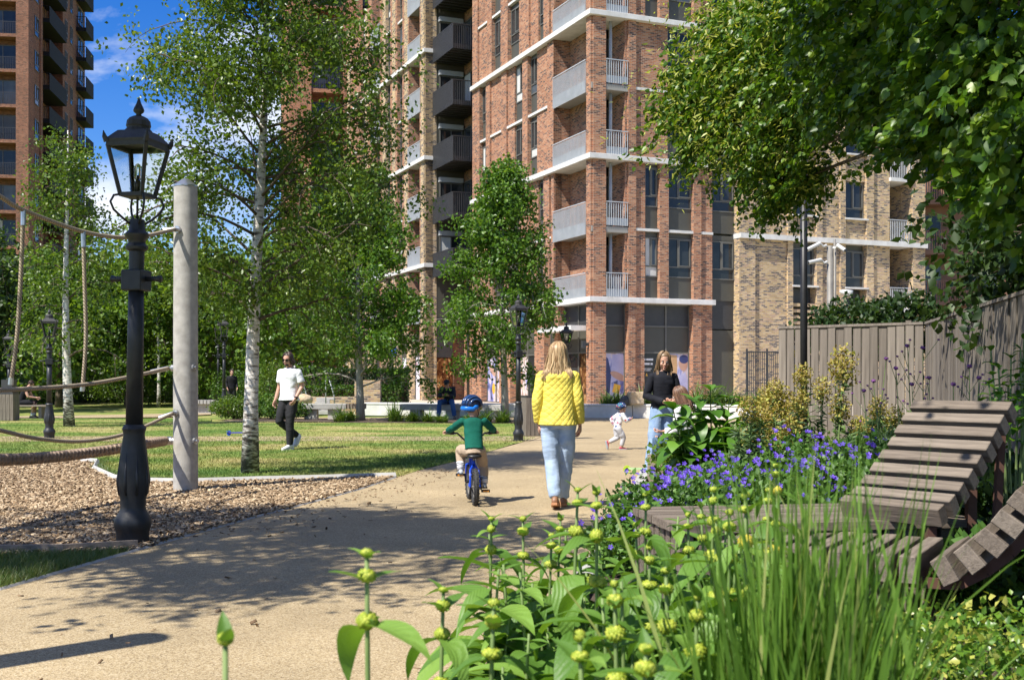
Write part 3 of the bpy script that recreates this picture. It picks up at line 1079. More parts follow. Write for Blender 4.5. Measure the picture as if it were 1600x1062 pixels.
tm, _ = tower('brick_tower', 'red brick tower with inset balconies rising behind the tall birch', ((452 - 800) * 84 / F, 84.0), R(14), 'brick_orange',
              [(0, 1.6, 'P'), (1.6, 4.0, 'R'), (4.0, 5.4, 'P'), (5.4, 7.8, 'R'), (7.8, 9.0, 'P'), (9.0, 11.2, 'W'), (11.2, 14.0, 'P')], None, 46, 3.1, 4.2, 14)
m = MB()
m.box(4.1, -0.02, 2.0, 5.2, -0.06, 4.1)
M['plaque'] = mat_noise('plaque', (0.5, 0.46, 0.42), (0.58, 0.54, 0.5), 2.0, 0.7)
pl = m.build('plaque', M['plaque'], tm)
m = MB()
for q in range(6):
    m.box(4.3 + 0.05 * (q % 2), -0.062, 2.3 + q * 0.27, 5.0 - 0.05 * (q % 3), -0.066, 2.38 + q * 0.27)
m.build('plaque_lines', M['bronze_panel'], pl)

# copper-brown building glimpsed past the buff wing
tc_ = thing('copper_building', 'brown clad building with slatted balcony glimpsed right of the buff wing', 'building', ((1438 - 800) * 70 / F, 70.0, 0), R(-6))
M['copper'] = mat_noise('copper', (0.20, 0.10, 0.06), (0.27, 0.14, 0.085), 1.5, 0.6)
m = MB(); m.box(0, 1.5, 0, 9, 8, 16); m.build('wall', M['copper'], tc_)
for i in range(5):
    z = 3.0 + 3.1 * i
    m = MB(); m.box(0, 0, z - 0.3, 3.2, 1.5, z); bo = m.build('balcony', M['copper'], tc_)
    fins(Face('x', 0.02), 0.05, 3.15, z, z + 1.2, 0.0, 0.13, 0.06, 0.05, 0, M['copper'], bo, True)
    window(tc_, Face('x', 1.48), 0.2, 1.6, z + 0.05, z + 2.3, 0.02, 'door')
    window(tc_, Face('x', 1.48), 3.6, 5.2, z + 0.7, z + 2.4, 0.02, 'sash')
# ================================================================== ground sheets
def mat_path():
    m, nt, bs = new_mat('resin_gravel')
    t = node(nt, 'ShaderNodeTexCoord')
    v = node(nt, 'ShaderNodeTexVoronoi', Scale=150.0)
    nt.links.new(t.outputs['Object'], v.inputs['Vector'])
    r = ramp(nt, [(0.0, (0.18, 0.132, 0.075)), (0.25, (0.325, 0.245, 0.135)), (0.6, (0.40, 0.308, 0.178)), (0.9, (0.49, 0.40, 0.26))])
    sx = node(nt, 'ShaderNodeSeparateColor')
    nt.links.new(v.outputs['Color'], sx.inputs['Color'])
    nt.links.new(sx.outputs[0], r.inputs['Fac'])
    n = node(nt, 'ShaderNodeTexNoise', Scale=0.7, Detail=7, Roughness=0.62)
    nt.links.new(t.outputs['Object'], n.inputs['Vector'])
    mr = node(nt, 'ShaderNodeMapRange')
    mr.inputs['From Min'].default_value = 0.3
    mr.inputs['From Max'].default_value = 0.7
    mr.inputs['To Min'].default_value = 0.78
    mr.inputs['To Max'].default_value = 1.12
    nt.links.new(n.outputs['Fac'], mr.inputs['Value'])
    hv = node(nt, 'ShaderNodeHueSaturation')
    nt.links.new(mr.outputs['Result'], hv.inputs['Value'])
    nt.links.new(r.outputs['Color'], hv.inputs['Color'])
    nt.links.new(hv.outputs['Color'], bs.inputs['Base Color'])
    bs.inputs['Roughness'].default_value = 0.85
    bs.inputs['Specular IOR Level'].default_value = 0.25
    bump(nt, bs, v.outputs['Distance'], 0.35, 0.004)
    return m

M['path'] = mat_path()


def lawn_nodes(nt, dark=1.0):
    t = node(nt, 'ShaderNodeTexCoord')
    n = node(nt, 'ShaderNodeTexNoise', Scale=0.45, Detail=6, Roughness=0.62)
    mp_ = node(nt, 'ShaderNodeMapping')
    mp_.inputs['Scale'].default_value = (0.75, 1.0, 0.0)
    nt.links.new(t.outputs['Object'], mp_.inputs['Vector'])
    nt.links.new(mp_.outputs['Vector'], n.inputs['Vector'])
    r = ramp(nt, [(0.36, (0.095, 0.18, 0.03)), (0.47, (0.18, 0.245, 0.05)), (0.56, (0.31, 0.31, 0.095)), (0.66, (0.42, 0.36, 0.155))])
    nt.links.new(n.outputs['Fac'], r.inputs['Fac'])
    return r, t


def mat_lawn():
    m, nt, bs = new_mat('lawn')
    r, t = lawn_nodes(nt)
    n2 = node(nt, 'ShaderNodeTexNoise', Scale=30, Detail=4)
    nt.links.new(t.outputs['Object'], n2.inputs['Vector'])
    mr = node(nt, 'ShaderNodeMapRange')
    mr.inputs['To Min'].default_value = 0.6
    mr.inputs['To Max'].default_value = 1.1
    nt.links.new(n2.outputs['Fac'], mr.inputs['Value'])
    hv = node(nt, 'ShaderNodeHueSaturation')
    nt.links.new(mr.outputs['Result'], hv.inputs['Value'])
    nt.links.new(r.outputs['Color'], hv.inputs['Color'])
    nt.links.new(hv.outputs['Color'], bs.inputs['Base Color'])
    bs.inputs['Roughness'].default_value = 0.9
    bs.inputs['Specular IOR Level'].default_value = 0.15
    bump(nt, bs, n2.outputs['Fac'], 0.6, 0.03)
    return m


def mat_blade():
    m, nt, bs = new_mat('lawn_blade')
    r, t = lawn_nodes(nt)
    a = node(nt, 'ShaderNodeAttribute', attribute_name='rnd')
    mr = node(nt, 'ShaderNodeMapRange')
    mr.inputs['To Min'].default_value = 0.7
    mr.inputs['To Max'].default_value = 1.25
    nt.links.new(a.outputs['Fac'], mr.inputs['Value'])
    hv = node(nt, 'ShaderNodeHueSaturation')
    nt.links.new(mr.outputs['Result'], hv.inputs['Value'])
    nt.links.new(r.outputs['Color'], hv.inputs['Color'])
    nt.links.new(hv.outputs['Color'], bs.inputs['Base Color'])
    bs.inputs['Roughness'].default_value = 0.6
    bs.inputs['Specular IOR Level'].default_value = 0.3
    return m

M['lawn'] = mat_lawn()
M['lawn_blade'] = mat_blade()
M['soil'] = mat_noise('soil', (0.045, 0.03, 0.02), (0.12, 0.085, 0.06), 14, 0.95, bump_s=0.8, bump_scale=60, bump_d=0.03)
M['bark_bed'] = mat_noise('bark_bed', (0.13, 0.08, 0.045), (0.34, 0.24, 0.145), 28, 0.95, bump_s=0.9, bump_scale=50, bump_d=0.03)
M['paving'] = mat_noise('paving', (0.42, 0.36, 0.28), (0.52, 0.45, 0.36), 1.0, 0.9, bump_s=0.2, bump_scale=80, bump_d=0.004)


def sheet(name, poly, z, mat, kind='structure'):
    m = MB()
    m.add([(x, y, z) for x, y in poly], [tuple(range(len(poly)))])
    o = m.build(name, mat)
    bm = bmesh.new()
    bm.from_mesh(o.data)
    bmesh.ops.triangulate(bm, faces=bm.faces[:])
    for f in bm.faces:
        if f.normal.z < 0:
            f.normal_flip()
    bm.to_mesh(o.data)
    bm.free()
    return tag(o, kind=kind)

sheet('ground', [(-900, -40), (900, -40), (900, 1500), (-900, 1500)], -0.03, M['lawn'])
LAWN = [(-60, 8.0), (-14, 8.0), G(0, 730), G(102, 720), G(152, 723), G(147, 734), G(179, 749), G(224, 754.5), G(269, 755.5), G(304, 755), G(400, 752), G(618, 746), G(660, 733), G(714, 720), G(765, 705), G(800, 694), G(829, 687.5), G(838, 684), (0.4, 25.6), GY(700, 25.8), GY(0, 25.8), (-60, 25.8)]
PATH_EDGE_L = [(-9, 3.0), (-5.2, 5.6), G(0, 921), G(156, 876), G(300, 835), G(406, 806), G(490, 784), G(560, 765), G(618, 746), G(660, 733), G(714, 720), G(765, 705), G(829, 687)]
PATH = PATH_EDGE_L + [(0.45, 25.0), (0.5, 33.5), (-9.0, 35.0), (-9.0, 38.5), (20, 38.5), (30, 30), (9.5, 21), (3.6, 20.0), G(1062, 700), G(1030, 722), G(995, 745), G(975, 790), G(958, 830), G(900, 905), G(800, 1040), (0.1, 4.2), (0.3, 2.0), (-9, 2.0)]
sheet('path', PATH, 0.0, M['path'])
sheet('lawn', LAWN, 0.004, M['lawn'])
CROSS = [(-60, 23.9), GY(0, 23.9), GY(700, 24.1), (0.35, 23.9), (0.7, 26.0), GY(700, 25.9), GY(0, 25.9), (-60, 25.9)]
sheet('path', CROSS, 0.008, M['path'])
LAWN2 = [(-60, 26.0), (0.55, 26.0), (0.5, 33.2), GY(640, 33.6), GY(330, 34.5), GY(330, 37.5), GY(60, 37.5), (-60, 37.5)]
sheet('lawn', LAWN2, 0.004, M['lawn'])
sheet('path', [(-60, 37.0), GY(30, 37.3), GY(250, 38.6), GY(330, 41.5), GY(330, 44.0), GY(200, 41.2), GY(30, 39.6), (-60, 39.4)], 0.008, M['path'])
M['shade_lawn'] = M['lawn']
BED_R = [(-0.6, 1.0), (-0.3, 3.6), G(815, 1040), G(906, 905), G(962, 830), G(979, 790), G(1000, 745), G(1034, 722), G(1068, 700), (3.7, 19.8), (9, 20.6), (12, 20), (12, 0.5)]
sheet('planting_bed', BED_R, 0.012, M['soil'])
sheet('planting_bed', [GY(560, 33.8), (0.45, 33.4), (0.45, 35.2), GY(560, 36.0), GY(460, 37.0), GY(380, 38.0), GY(350, 36.2), GY(460, 34.6)], 0.014, M['soil'])

sheet('pavement', [(GY(545, 40.6)[0], 40.7), (40, 38.6), (40, 70), (-16, 78), (-7.6, 47)], 0.006, M['paving'])
# wood chip play bed with its edging
CHIP = [(-16, 8.0), (-9.0, 12.0), G(0, 722), G(102, 720), G(152, 723), G(147, 734), G(179, 749), G(224, 754), G(269, 755), G(304, 755), G(400, 752), G(618, 746), G(560, 765), G(490, 784), G(406, 806), G(300, 835), G(215, 859), G(100, 866), G(0, 868), (-9, 7.4)]
sheet('wood_chip_bed', CHIP, 0.012, M['bark_bed'])
sheet('verge', [G(205, 862), G(100, 867.5), G(0, 869.5), (-8, 7.6), (-6.5, 6.2), G(0, 921), G(156, 876)], 0.008, M['lawn'])
edge = [G(-140, 727), G(0, 722), G(102, 720), G(152, 723), G(147, 734), G(179, 749), G(224, 754), G(269, 755), G(304, 755), G(400, 752), G(500, 749.5), G(618, 745.5)]
m = MB()
m.tube([(x, y, 0.02) for x, y in edge], 0.05, 4, flat=(1.0, 0.9))
tag(m.build('bed_edging', M['grey_concrete']), 'low pale concrete edging between wood chips and lawn', 'edging', kind='structure')
m = MB()
M['old_wood'] = mat_noise('old_wood', (0.16, 0.125, 0.095), (0.33, 0.27, 0.215), 5.0, 0.85, stretch=(1.0, 14, 14), bump_s=0.5, bump_scale=12, bump_d=0.004)
e2 = [(x, y, 0.03) for x, y in [(-9, 7.75), G(0, 866.5), G(100, 865), G(215, 858)]]
for a, b in zip(e2, e2[1:]):
    m.beam(a, b, 0.03, 0.09)
tag(m.build('bed_edging', M['old_wood']), 'thin timber edging board between wood chips and grass verge', 'edging', kind='structure')
m = MB()
pe = [(x, y, 0.0) for x, y in PATH_EDGE_L[1:9]]
m.tube(pe, 0.016, 4)
tag(m.build('path_edging', M['grey_concrete']), 'narrow metal edging along the gravel path', 'edging', kind='structure')


def in_poly(P, poly):
    x, y = P[:, 0], P[:, 1]
    ins = np.zeros(len(P), dtype=bool)
    n = len(poly)
    for i in range(n):
        x0, y0 = poly[i]
        x1, y1 = poly[(i + 1) % n]
        c = ((y0 > y) != (y1 > y)) & (x < (x1 - x0) * (y - y0) / ((y1 - y0) + 1e-12) + x0)
        ins ^= c
    return ins


def scatter(poly, n, rng, ymin=None, ymax=None, margin=80, near_bias=True):
    "points on the ground inside a polygon, spread evenly over the picture"
    out = []
    tot = 0
    y0, y1 = min(p[1] for p in poly), max(p[1] for p in poly)
    y0, y1 = max(y0, ymin or y0), min(y1, ymax or y1)
    while tot < n:
        u = rng.random(n * 2)
        Y = 1.0 / (1 / y0 + u * (1 / y1 - 1 / y0)) if near_bias else y0 + u * (y1 - y0)
        px = rng.uniform(-margin, 1600 + margin, n * 2)
        X = (px - 800) * Y / F
        P = np.stack([X, Y], 1)
        P = P[in_poly(P, poly)]
        out.append(P)
        tot += len(P)
    return np.concatenate(out)[:n]


def blades(name, P, h, w, rng, mat, kind='stuff', z=0.0, lean=0.5):
    n = len(P)
    a = rng.uniform(0, 2 * PI, n)
    hh = h * rng.uniform(0.5, 1.25, n)
    ln = rng.normal(0, lean, (n, 2)) * hh[:, None]
    base = np.concatenate([P, np.full((n, 1), z)], 1)
    sd = np.stack([np.cos(a), np.sin(a), np.zeros(n)], 1) * (w * rng.uniform(0.6, 1.3, n) / 2)[:, None]
    tip = base + np.concatenate([ln, hh[:, None]], 1)
    V = np.stack([base - sd, base + sd, tip], 1).reshape(-1, 3)
    Fc = np.arange(3 * n).reshape(-1, 3)
    o = link_mesh(name, raw_mesh(name, V, Fc, rng.random(n)), mat)
    return tag(o, kind=kind)

rng = np.random.default_rng(11)
blades('grass', np.concatenate([scatter(LAWN, 100000, rng, 13, 25.6), scatter(LAWN2, 30000, rng)]), 0.035, 0.014, rng, M['lawn_blade'])
VERGE = [G(205, 862), G(100, 867.5), G(0, 869.5), (-8, 7.6), (-6.5, 6.2), G(0, 921), G(156, 876)]
M['verge_blade'] = mat_leaf('verge_blade', [(0.0, (0.05, 0.10, 0.015)), (0.6, (0.10, 0.17, 0.03)), (1.0, (0.25, 0.24, 0.09))], trans=0.2)
pv = scatter(VERGE, 9000, rng)
blades('grass', pv, 0.07, 0.006, rng, M['verge_blade'])
# stray grass along the lawn edges
eg = []
for a, b in zip(edge[3:], edge[4:]):
    for k in range(420):
        t = rng.random()
        eg.append((a[0] + (b[0] - a[0]) * t + rng.normal(0, 0.06), a[1] + (b[1] - a[1]) * t + 0.1 + abs(rng.normal(0, 0.08))))
blades('grass', np.array(eg), 0.07, 0.012, rng, M['verge_blade'])

# wood chips, each a thin tilted flake
M['wood_chip'] = mat_leaf('wood_chip', [(0.0, (0.10, 0.062, 0.035)), (0.3, (0.24, 0.16, 0.09)), (0.65, (0.40, 0.29, 0.175)), (1.0, (0.58, 0.46, 0.31))], rough=0.8, trans=0.0, spec=0.2)
def chips(P, rng, s0, s1, z):
    n = len(P)
    L = rng.uniform(s0, s1, n)
    W = L * rng.uniform(0.28, 0.6, n)
    d = rng.normal(0, 1, (n, 3)); d[:, 2] *= 0.32
    d /= np.linalg.norm(d, axis=1)[:, None]
    u = rng.normal(0, 0.45, (n, 3)); u[:, 2] += 1
    sd = np.cross(d, u); sd /= np.linalg.norm(sd, axis=1)[:, None]
    nn = np.cross(sd, d)
    c = np.concatenate([P, (z + rng.uniform(0, 0.02, n))[:, None]], 1)
    t = (L * 0.12)[:, None] * nn
    a, b = d * (L / 2)[:, None], sd * (W / 2)[:, None]
    sk = rng.uniform(0.4, 1.0, (n, 1))
    V = np.stack([c - a - b, c + a - b * sk, c + a + b, c - a + b * sk, c - a - b + t, c + a - b * sk + t, c + a + b + t, c - a + b * sk + t], 1).reshape(-1, 3)
    q = np.array([(4, 5, 6, 7), (0, 1, 5, 4), (1, 2, 6, 5), (2, 3, 7, 6), (3, 0, 4, 7)])
    Fc = (np.arange(n)[:, None, None] * 8 + q[None]).reshape(-1, 4)
    return V, Fc, np.repeat(rng.random(n), 5)
P_ = scatter(CHIP, 84000, rng, 7.4, margin=520)
V, Fc, rn = chips(P_, rng, 0.025, 0.068, 0.012)
tag(link_mesh('wood_chips', raw_mesh('wood_chips', V, Fc, rn), M['wood_chip']), kind='stuff')
# chips and dry leaves strewn over the path edge
st = []
for a, b in zip(PATH_EDGE_L[4:9], PATH_EDGE_L[5:10]):
    for k in range(60):
        t = rng.random()
        st.append((a[0] + (b[0] - a[0]) * t + abs(rng.normal(0, 0.45)), a[1] + (b[1] - a[1]) * t - abs(rng.normal(0, 0.3))))
pp = scatter(PATH, 45, rng, 5, 30)
V, Fc, rn = chips(np.concatenate([np.array(st), pp]), rng, 0.014, 0.04, 0.004)
tag(link_mesh('leaf_litter', raw_mesh('leaf_litter', V, Fc, rn * 0.5), M['wood_chip']), kind='stuff')

# ================================================================== low wall and benches in front of the block
def along(p0, p1, t): return (p0[0] + (p1[0] - p0[0]) * t, p0[1] + (p1[1] - p0[1]) * t)
W0, W1 = GY(566, 40.4), GY(1175, 36.6)
wd = Vector((W1[0] - W0[0], W1[1] - W0[1], 0)); WL = wd.length; wd.normalize()
wnv = Vector((wd.y, -wd.x, 0))
low = thing('planter_wall', 'long low white concrete wall running in front of the shop windows', 'wall', (W0[0], W0[1], 0), math.atan2(wd.y, wd.x))
m = MB()
nseg = 7
for i in range(nseg):
    mm = MB()
    mm.box(WL * i / nseg + 0.008, 0, 0, WL * (i + 1) / nseg - 0.008, 0.45, 0.4)
    mm.build('wall_block', M['pale_concrete'], low, bevel=0.01)
    mm = MB()
    mm.box(WL * i / nseg + 0.004, -0.02, 0.4, WL * (i + 1) / nseg - 0.004, 0.47, 0.46)
    mm.build('coping', M['pale_concrete'], low, bevel=0.01)
mm = MB(); mm.box(0, 0.47, 0, WL, 2.6, 0.38); mm.build('planter_soil', M['soil'], low)
# grey concrete bench the seated man uses
bn = thing('concrete_bench', 'grey concrete bench in front of the white wall where a man sits', 'bench', (*GY(668, 37.6), 0), math.atan2(wd.y, wd.x))
mm = MB(); mm.box(-0.9, -0.25, 0.27, 2.6, 0.3, 0.47); mm.build('seat', M['grey_concrete'], bn, bevel=0.015)
for x in (-0.55, 0.7, 2.05):
    mm = MB(); mm.box(x, -0.18, 0, x + 0.35, 0.25, 0.27); mm.build('leg', M['grey_concrete'], bn)
bn2 = thing('concrete_bench', 'long weathered concrete bench with slatted end left of the buff pillars', 'bench', (*GY(472, 37.0), 0), 0.03)
mm = MB(); mm.box(0, -0.25, 0.32, 1.45, 0.3, 0.5); mm.build('seat', M['grey_concrete'], bn2, bevel=0.015)
for x in (0.1, 0.85):
    mm = MB(); mm.box(x, -0.15, 0, x + 0.4, 0.25, 0.32); mm.build('leg', M['grey_concrete'], bn2)
sl = MB()
sl.box(-0.035, -0.25, 0.33, 0.035, 0.3, 0.5)
slm = sl.mesh('slat'); slm.materials.append(M['old_wood'])
for k in range(6):
    put('slat', slm, bn2, (1.52 + k * 0.1, 0, 0))
bn3 = thing('concrete_bench', 'grey bench with slatted top beyond the lawn behind the concrete pole', 'bench', (*GY(304, 43.0), 0), 0.05)
slm2 = MB().box(-0.05, -0.25, 0.36, 0.05, 0.3, 0.5).mesh('slat'); slm2.materials.append(M['grey_concrete'])
for k in range(6):
    put('slat', slm2, bn3, (0.05 + k * 0.13, 0, 0))
mm = MB(); mm.box(-0.6, -0.1, 0, 0.9, 0.25, 0.36); mm.build('base', M['grey_concrete'], bn3)

# steps, brick planter, handrails, boulders, hedge at the middle distance
st_ = thing('stone_steps', 'grey stone steps beside the brick planter left of the pear trunk', 'steps', (*GY(487, 41.5), 0))
for k in range(4):
    mm = MB(); mm.box(0, k * 0.32, k * 0.15, 0.66, 1.6, k * 0.15 + 0.145); mm.build('step', M['grey_concrete'], st_, bevel=0.01)
bp_ = thing('brick_planter', 'low buff brick planter wall at the foot of the left wing', 'planter', (*GY(515, 41.4), 0))
mm = MB(); mm.box(0, 0, 0, 1.06, 0.3, 0.55); mm.build('wall', M['brick_buff'], bp_)
mm = MB(); mm.box(0.86, 0.31, 0, 1.8, 0.7, 1.25); mm.build('pier', M['brick_buff'], bp_)
mm = MB(); mm.box(-2.6, 1.4, 0, 1.0, 3.4, 0.62); mm.build('retaining_wall', M['brick_buff'], bp_)
for i, px in enumerate((509, 466)):
    hr = thing('handrail', ['bright steel handrail beside the stone steps', 'steel handrail end just right of the walking man'][i], 'handrail', (*GY(px, 41.3), 0), group='steel handrails of the steps')
    mm = MB()
    mm.tube([(0, 0, 0.3), (0, 0, 1.28), (0.04, 0, 1.36), (0.1, 0, 1.36), (0.28, 0.1, 0.72), (0.3, 0.1, 0.3)], 0.022, 6)
    mm.build('rail', M['light_metal'], hr, smooth=True)
def rock(name, label, loc, s, mat, seed):
    rr = random.Random(seed)
    m = MB(); m.ellipsoid((0, 0, 0), 1, 1, 1, 12, 8)
    m.v = [(x * s[0] * (1 + rr.uniform(-.13, .13)), y * s[1] * (1 + rr.uniform(-.13, .13)), max(-0.6, z) * s[2] * (1 + rr.uniform(-.1, .1)) + s[2] * 0.55) for x, y, z in m.v]
    o = m.build(name, mat, loc=loc, smooth=True)
    return tag(o, label, 'boulder')
M['sandstone'] = mat_noise('sandstone', (0.42, 0.30, 0.16), (0.60, 0.50, 0.36), 3.0, 0.9, bump_s=0.6, bump_scale=14, bump_d=0.05)
M['dark_rock'] = mat_noise('dark_rock', (0.05, 0.05, 0.048), (0.16, 0.15, 0.13), 3.0, 0.9, bump_s=0.6, bump_scale=14, bump_d=0.05)
rock('boulder', 'pale sandstone boulder left of the stone steps', (*GY(475, 40.6), 0.42), (0.34, 0.32, 0.22), M['sandstone'], 3)
rock('boulder', 'dark rounded boulder on the low white wall', (*GY(979, 37.7), 0.44), (0.22, 0.22, 0.2), M['dark_rock'], 4)
bb = MB(); bb.box(-0.24, -0.2, 0, 0.24, 0.22, 0.42)
o = bb.build('boulder', M['sandstone'], loc=(*GY(993, 37.6), 0.46), bevel=0.04); tag(o, 'square cut ochre stone block on the low white wall', 'boulder')
o.rotation_euler = (0, 0, 0.25)

# white hoarding with chevrons, far between the trees
hd = thing('hoarding', 'white hoarding with a red top edge and dark chevrons beyond the bushes', 'hoarding', (*GY(404, 62.0), 0))
mm = MB(); mm.box(0, 0, 0, 1.0, 0.06, 2.2); hm = mm.mesh('panel'); hm.materials.append(M['white_print'])
for k in range(3):
    put('panel', hm, hd, (k * 1.003, 0, 0))
M['red_paint'] = mat_noise('red_paint', (0.55, 0.05, 0.03), (0.62, 0.07, 0.04), 3, 0.5)
mm = MB(); mm.box(0, -0.01, 2.2, 3.0, 0.07, 2.36); mm.build('top_edge', M['red_paint'], hd)
mm = MB()
for k in (0, 1):
    x = 0.72 + k * 0.25
    mm.add([(x, -0.004, 1.55), (x + 0.08, -0.004, 1.55), (x + 0.26, -0.004, 1.3), (x + 0.08, -0.004, 1.05), (x, -0.004, 1.05), (x + 0.17, -0.004, 1.3)], [(0, 1, 2, 5), (5, 2, 3, 4)])
mm.build('chevron', M['dark_metal'], hd)
# shade-side wall and fence far left behind the seated woman
m = MB(); m.box(-20, 56.0, 0, -12.6, 56.3, 1.8)
# ================================================================== leaves and trees
T_DIAMOND = (np.array([(0, 0, 0), (-0.36, 0.42, 0.10), (0, 1, -0.04), (0.36, 0.42, 0.10)]), [(0, 3, 2), (0, 2, 1)])
T_HEART = (np.array([(0, 0, 0), (0.30, -0.06, 0.05), (0.47, 0.28, 0.10), (0.30, 0.66, 0.05), (0, 1.02, -0.10), (-0.30, 0.66, 0.05), (-0.47, 0.28, 0.10), (-0.30, -0.06, 0.05), (0, 0.45, -0.03)]),
           [(0, 1, 8), (1, 2, 8), (2, 3, 8), (3, 4, 8), (4, 5, 8), (5, 6, 8), (6, 7, 8), (7, 0, 8)])


def unit(a):
    return a / np.maximum(np.linalg.norm(a, axis=1), 1e-9)[:, None]


def leaf_arrays(P, S, rng, tmpl, d_bias=(0, 0, -0.5), n_bias=(0, 0, 0.7), spread=1.0, dirs=None):
    n = len(P)
    d = rng.normal(0, spread, (n, 3)) + np.array(d_bias)
    if dirs is not None:
        d = rng.normal(0, 0.35, (n, 3)) + dirs
    d = unit(d)
    nn = rng.normal(0, 0.75, (n, 3)) + np.array(n_bias)
    sd = unit(np.cross(d, nn))
    nn = np.cross(sd, d)
    tv, tf = tmpl
    S = np.asarray(S).reshape(n, 1, 1)
    V = P[:, None, :] + S * (tv[None, :, 0:1] * sd[:, None, :] + tv[None, :, 1:2] * d[:, None, :] + tv[None, :, 2:3] * nn[:, None, :])
    k = len(tv)
    tf = np.array(tf)
    Fc = np.arange(n)[:, None, None] * k + tf[None]
    return V.reshape(-1, 3), Fc.reshape(-1, tf.shape[1]), np.repeat(rng.random(n), len(tf))


def leaves(name, P, S, rng, mat, parent=None, tmpl=T_DIAMOND, **kw):
    V, Fc, rn = leaf_arrays(P, S, rng, tmpl, **kw)
    return link_mesh(name, raw_mesh(name, V, Fc, rn), mat, parent)


M['birch_leaf'] = mat_leaf('birch_leaf', [(0.0, (0.055, 0.105, 0.012)), (0.55, (0.10, 0.18, 0.02)), (0.9, (0.16, 0.245, 0.035)), (1.0, (0.24, 0.31, 0.07))], rough=0.36, trans=0.45)
M['pear_leaf'] = mat_leaf('pear_leaf', [(0.0, (0.055, 0.125, 0.014)), (0.6, (0.105, 0.22, 0.024)), (1.0, (0.18, 0.30, 0.045))], rough=0.38, trans=0.45)
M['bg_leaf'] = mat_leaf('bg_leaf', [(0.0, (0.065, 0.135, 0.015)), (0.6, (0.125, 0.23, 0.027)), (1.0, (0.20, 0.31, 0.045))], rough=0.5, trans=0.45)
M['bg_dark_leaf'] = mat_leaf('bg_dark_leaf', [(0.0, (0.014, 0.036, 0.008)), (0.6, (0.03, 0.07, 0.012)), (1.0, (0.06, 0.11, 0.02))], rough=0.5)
M['lime_leaf'] = mat_leaf('lime_leaf', [(0.0, (0.035, 0.09, 0.008)), (0.5, (0.075, 0.165, 0.012)), (0.85, (0.135, 0.24, 0.018)), (1.0, (0.21, 0.30, 0.03))], rough=0.4, trans=0.42)
M['hedge_leaf'] = mat_leaf('hedge_leaf', [(0.0, (0.03, 0.075, 0.01)), (0.6, (0.06, 0.14, 0.015)), (1.0, (0.15, 0.25, 0.03))], rough=0.5)
M['birch_bark'] = None


def mat_birch():
    m, nt, bs = new_mat('birch_bark')
    t = node(nt, 'ShaderNodeTexCoord')
    mp_ = node(nt, 'ShaderNodeMapping')
    mp_.inputs['Scale'].default_value = (5, 5, 16)
    nt.links.new(t.outputs['Object'], mp_.inputs['Vector'])
    n = node(nt, 'ShaderNodeTexNoise', Scale=1.6, Detail=5, Roughness=0.6)
    nt.links.new(mp_.outputs['Vector'], n.inputs['Vector'])
    r = ramp(nt, [(0.33, (0.06, 0.05, 0.045)), (0.42, (0.35, 0.31, 0.27)), (0.50, (0.66, 0.62, 0.57)), (0.75, (0.76, 0.73, 0.69))])
    # the dark plates come thicker near the foot
    sp = node(nt, 'ShaderNodeSeparateXYZ')
    nt.links.new(t.outputs['Object'], sp.inputs['Vector'])
    mr = node(nt, 'ShaderNodeMapRange')
    mr.inputs['From Min'].default_value = 0.0
    mr.inputs['From Max'].default_value = 1.3
    mr.inputs['To Min'].default_value = -0.16
    mr.inputs['To Max'].default_value = 0.02
    nt.links.new(sp.outputs['Z'], mr.inputs['Value'])
    a = node(nt, 'ShaderNodeMath', operation='ADD')
    nt.links.new(n.outputs['Fac'], a.inputs[0])
    nt.links.new(mr.outputs['Result'], a.inputs[1])
    nt.links.new(a.outputs[0], r.inputs['Fac'])
    nt.links.new(r.outputs['Color'], bs.inputs['Base Color'])
    bs.inputs['Roughness'].default_value = 0.7
    bump(nt, bs, n.outputs['Fac'], 0.7, 0.02)
    return m

M['birch_bark'] = mat_birch()
M['grey_bark'] = mat_noise('grey_bark', (0.22, 0.19, 0.16), (0.42, 0.38, 0.33), 6, 0.85, stretch=(3, 3, 0.6), bump_s=0.5, bump_scale=10, bump_d=0.02)
M['dark_bark'] = mat_noise('dark_bark', (0.06, 0.045, 0.03), (0.15, 0.115, 0.08), 8, 0.9, stretch=(3, 3, 0.6), bump_s=0.6, bump_scale=12, bump_d=0.02)


def grow(rng, p, d, L, n, droop, wob):
    pts = [np.array(p, float)]
    d = np.array(d, float)
    for i in range(n):
        d = d + rng.normal(0, wob, 3) + np.array([0, 0, -droop / n])
        d /= np.linalg.norm(d)
        pts.append(pts[-1] + d * L / n)
    return pts


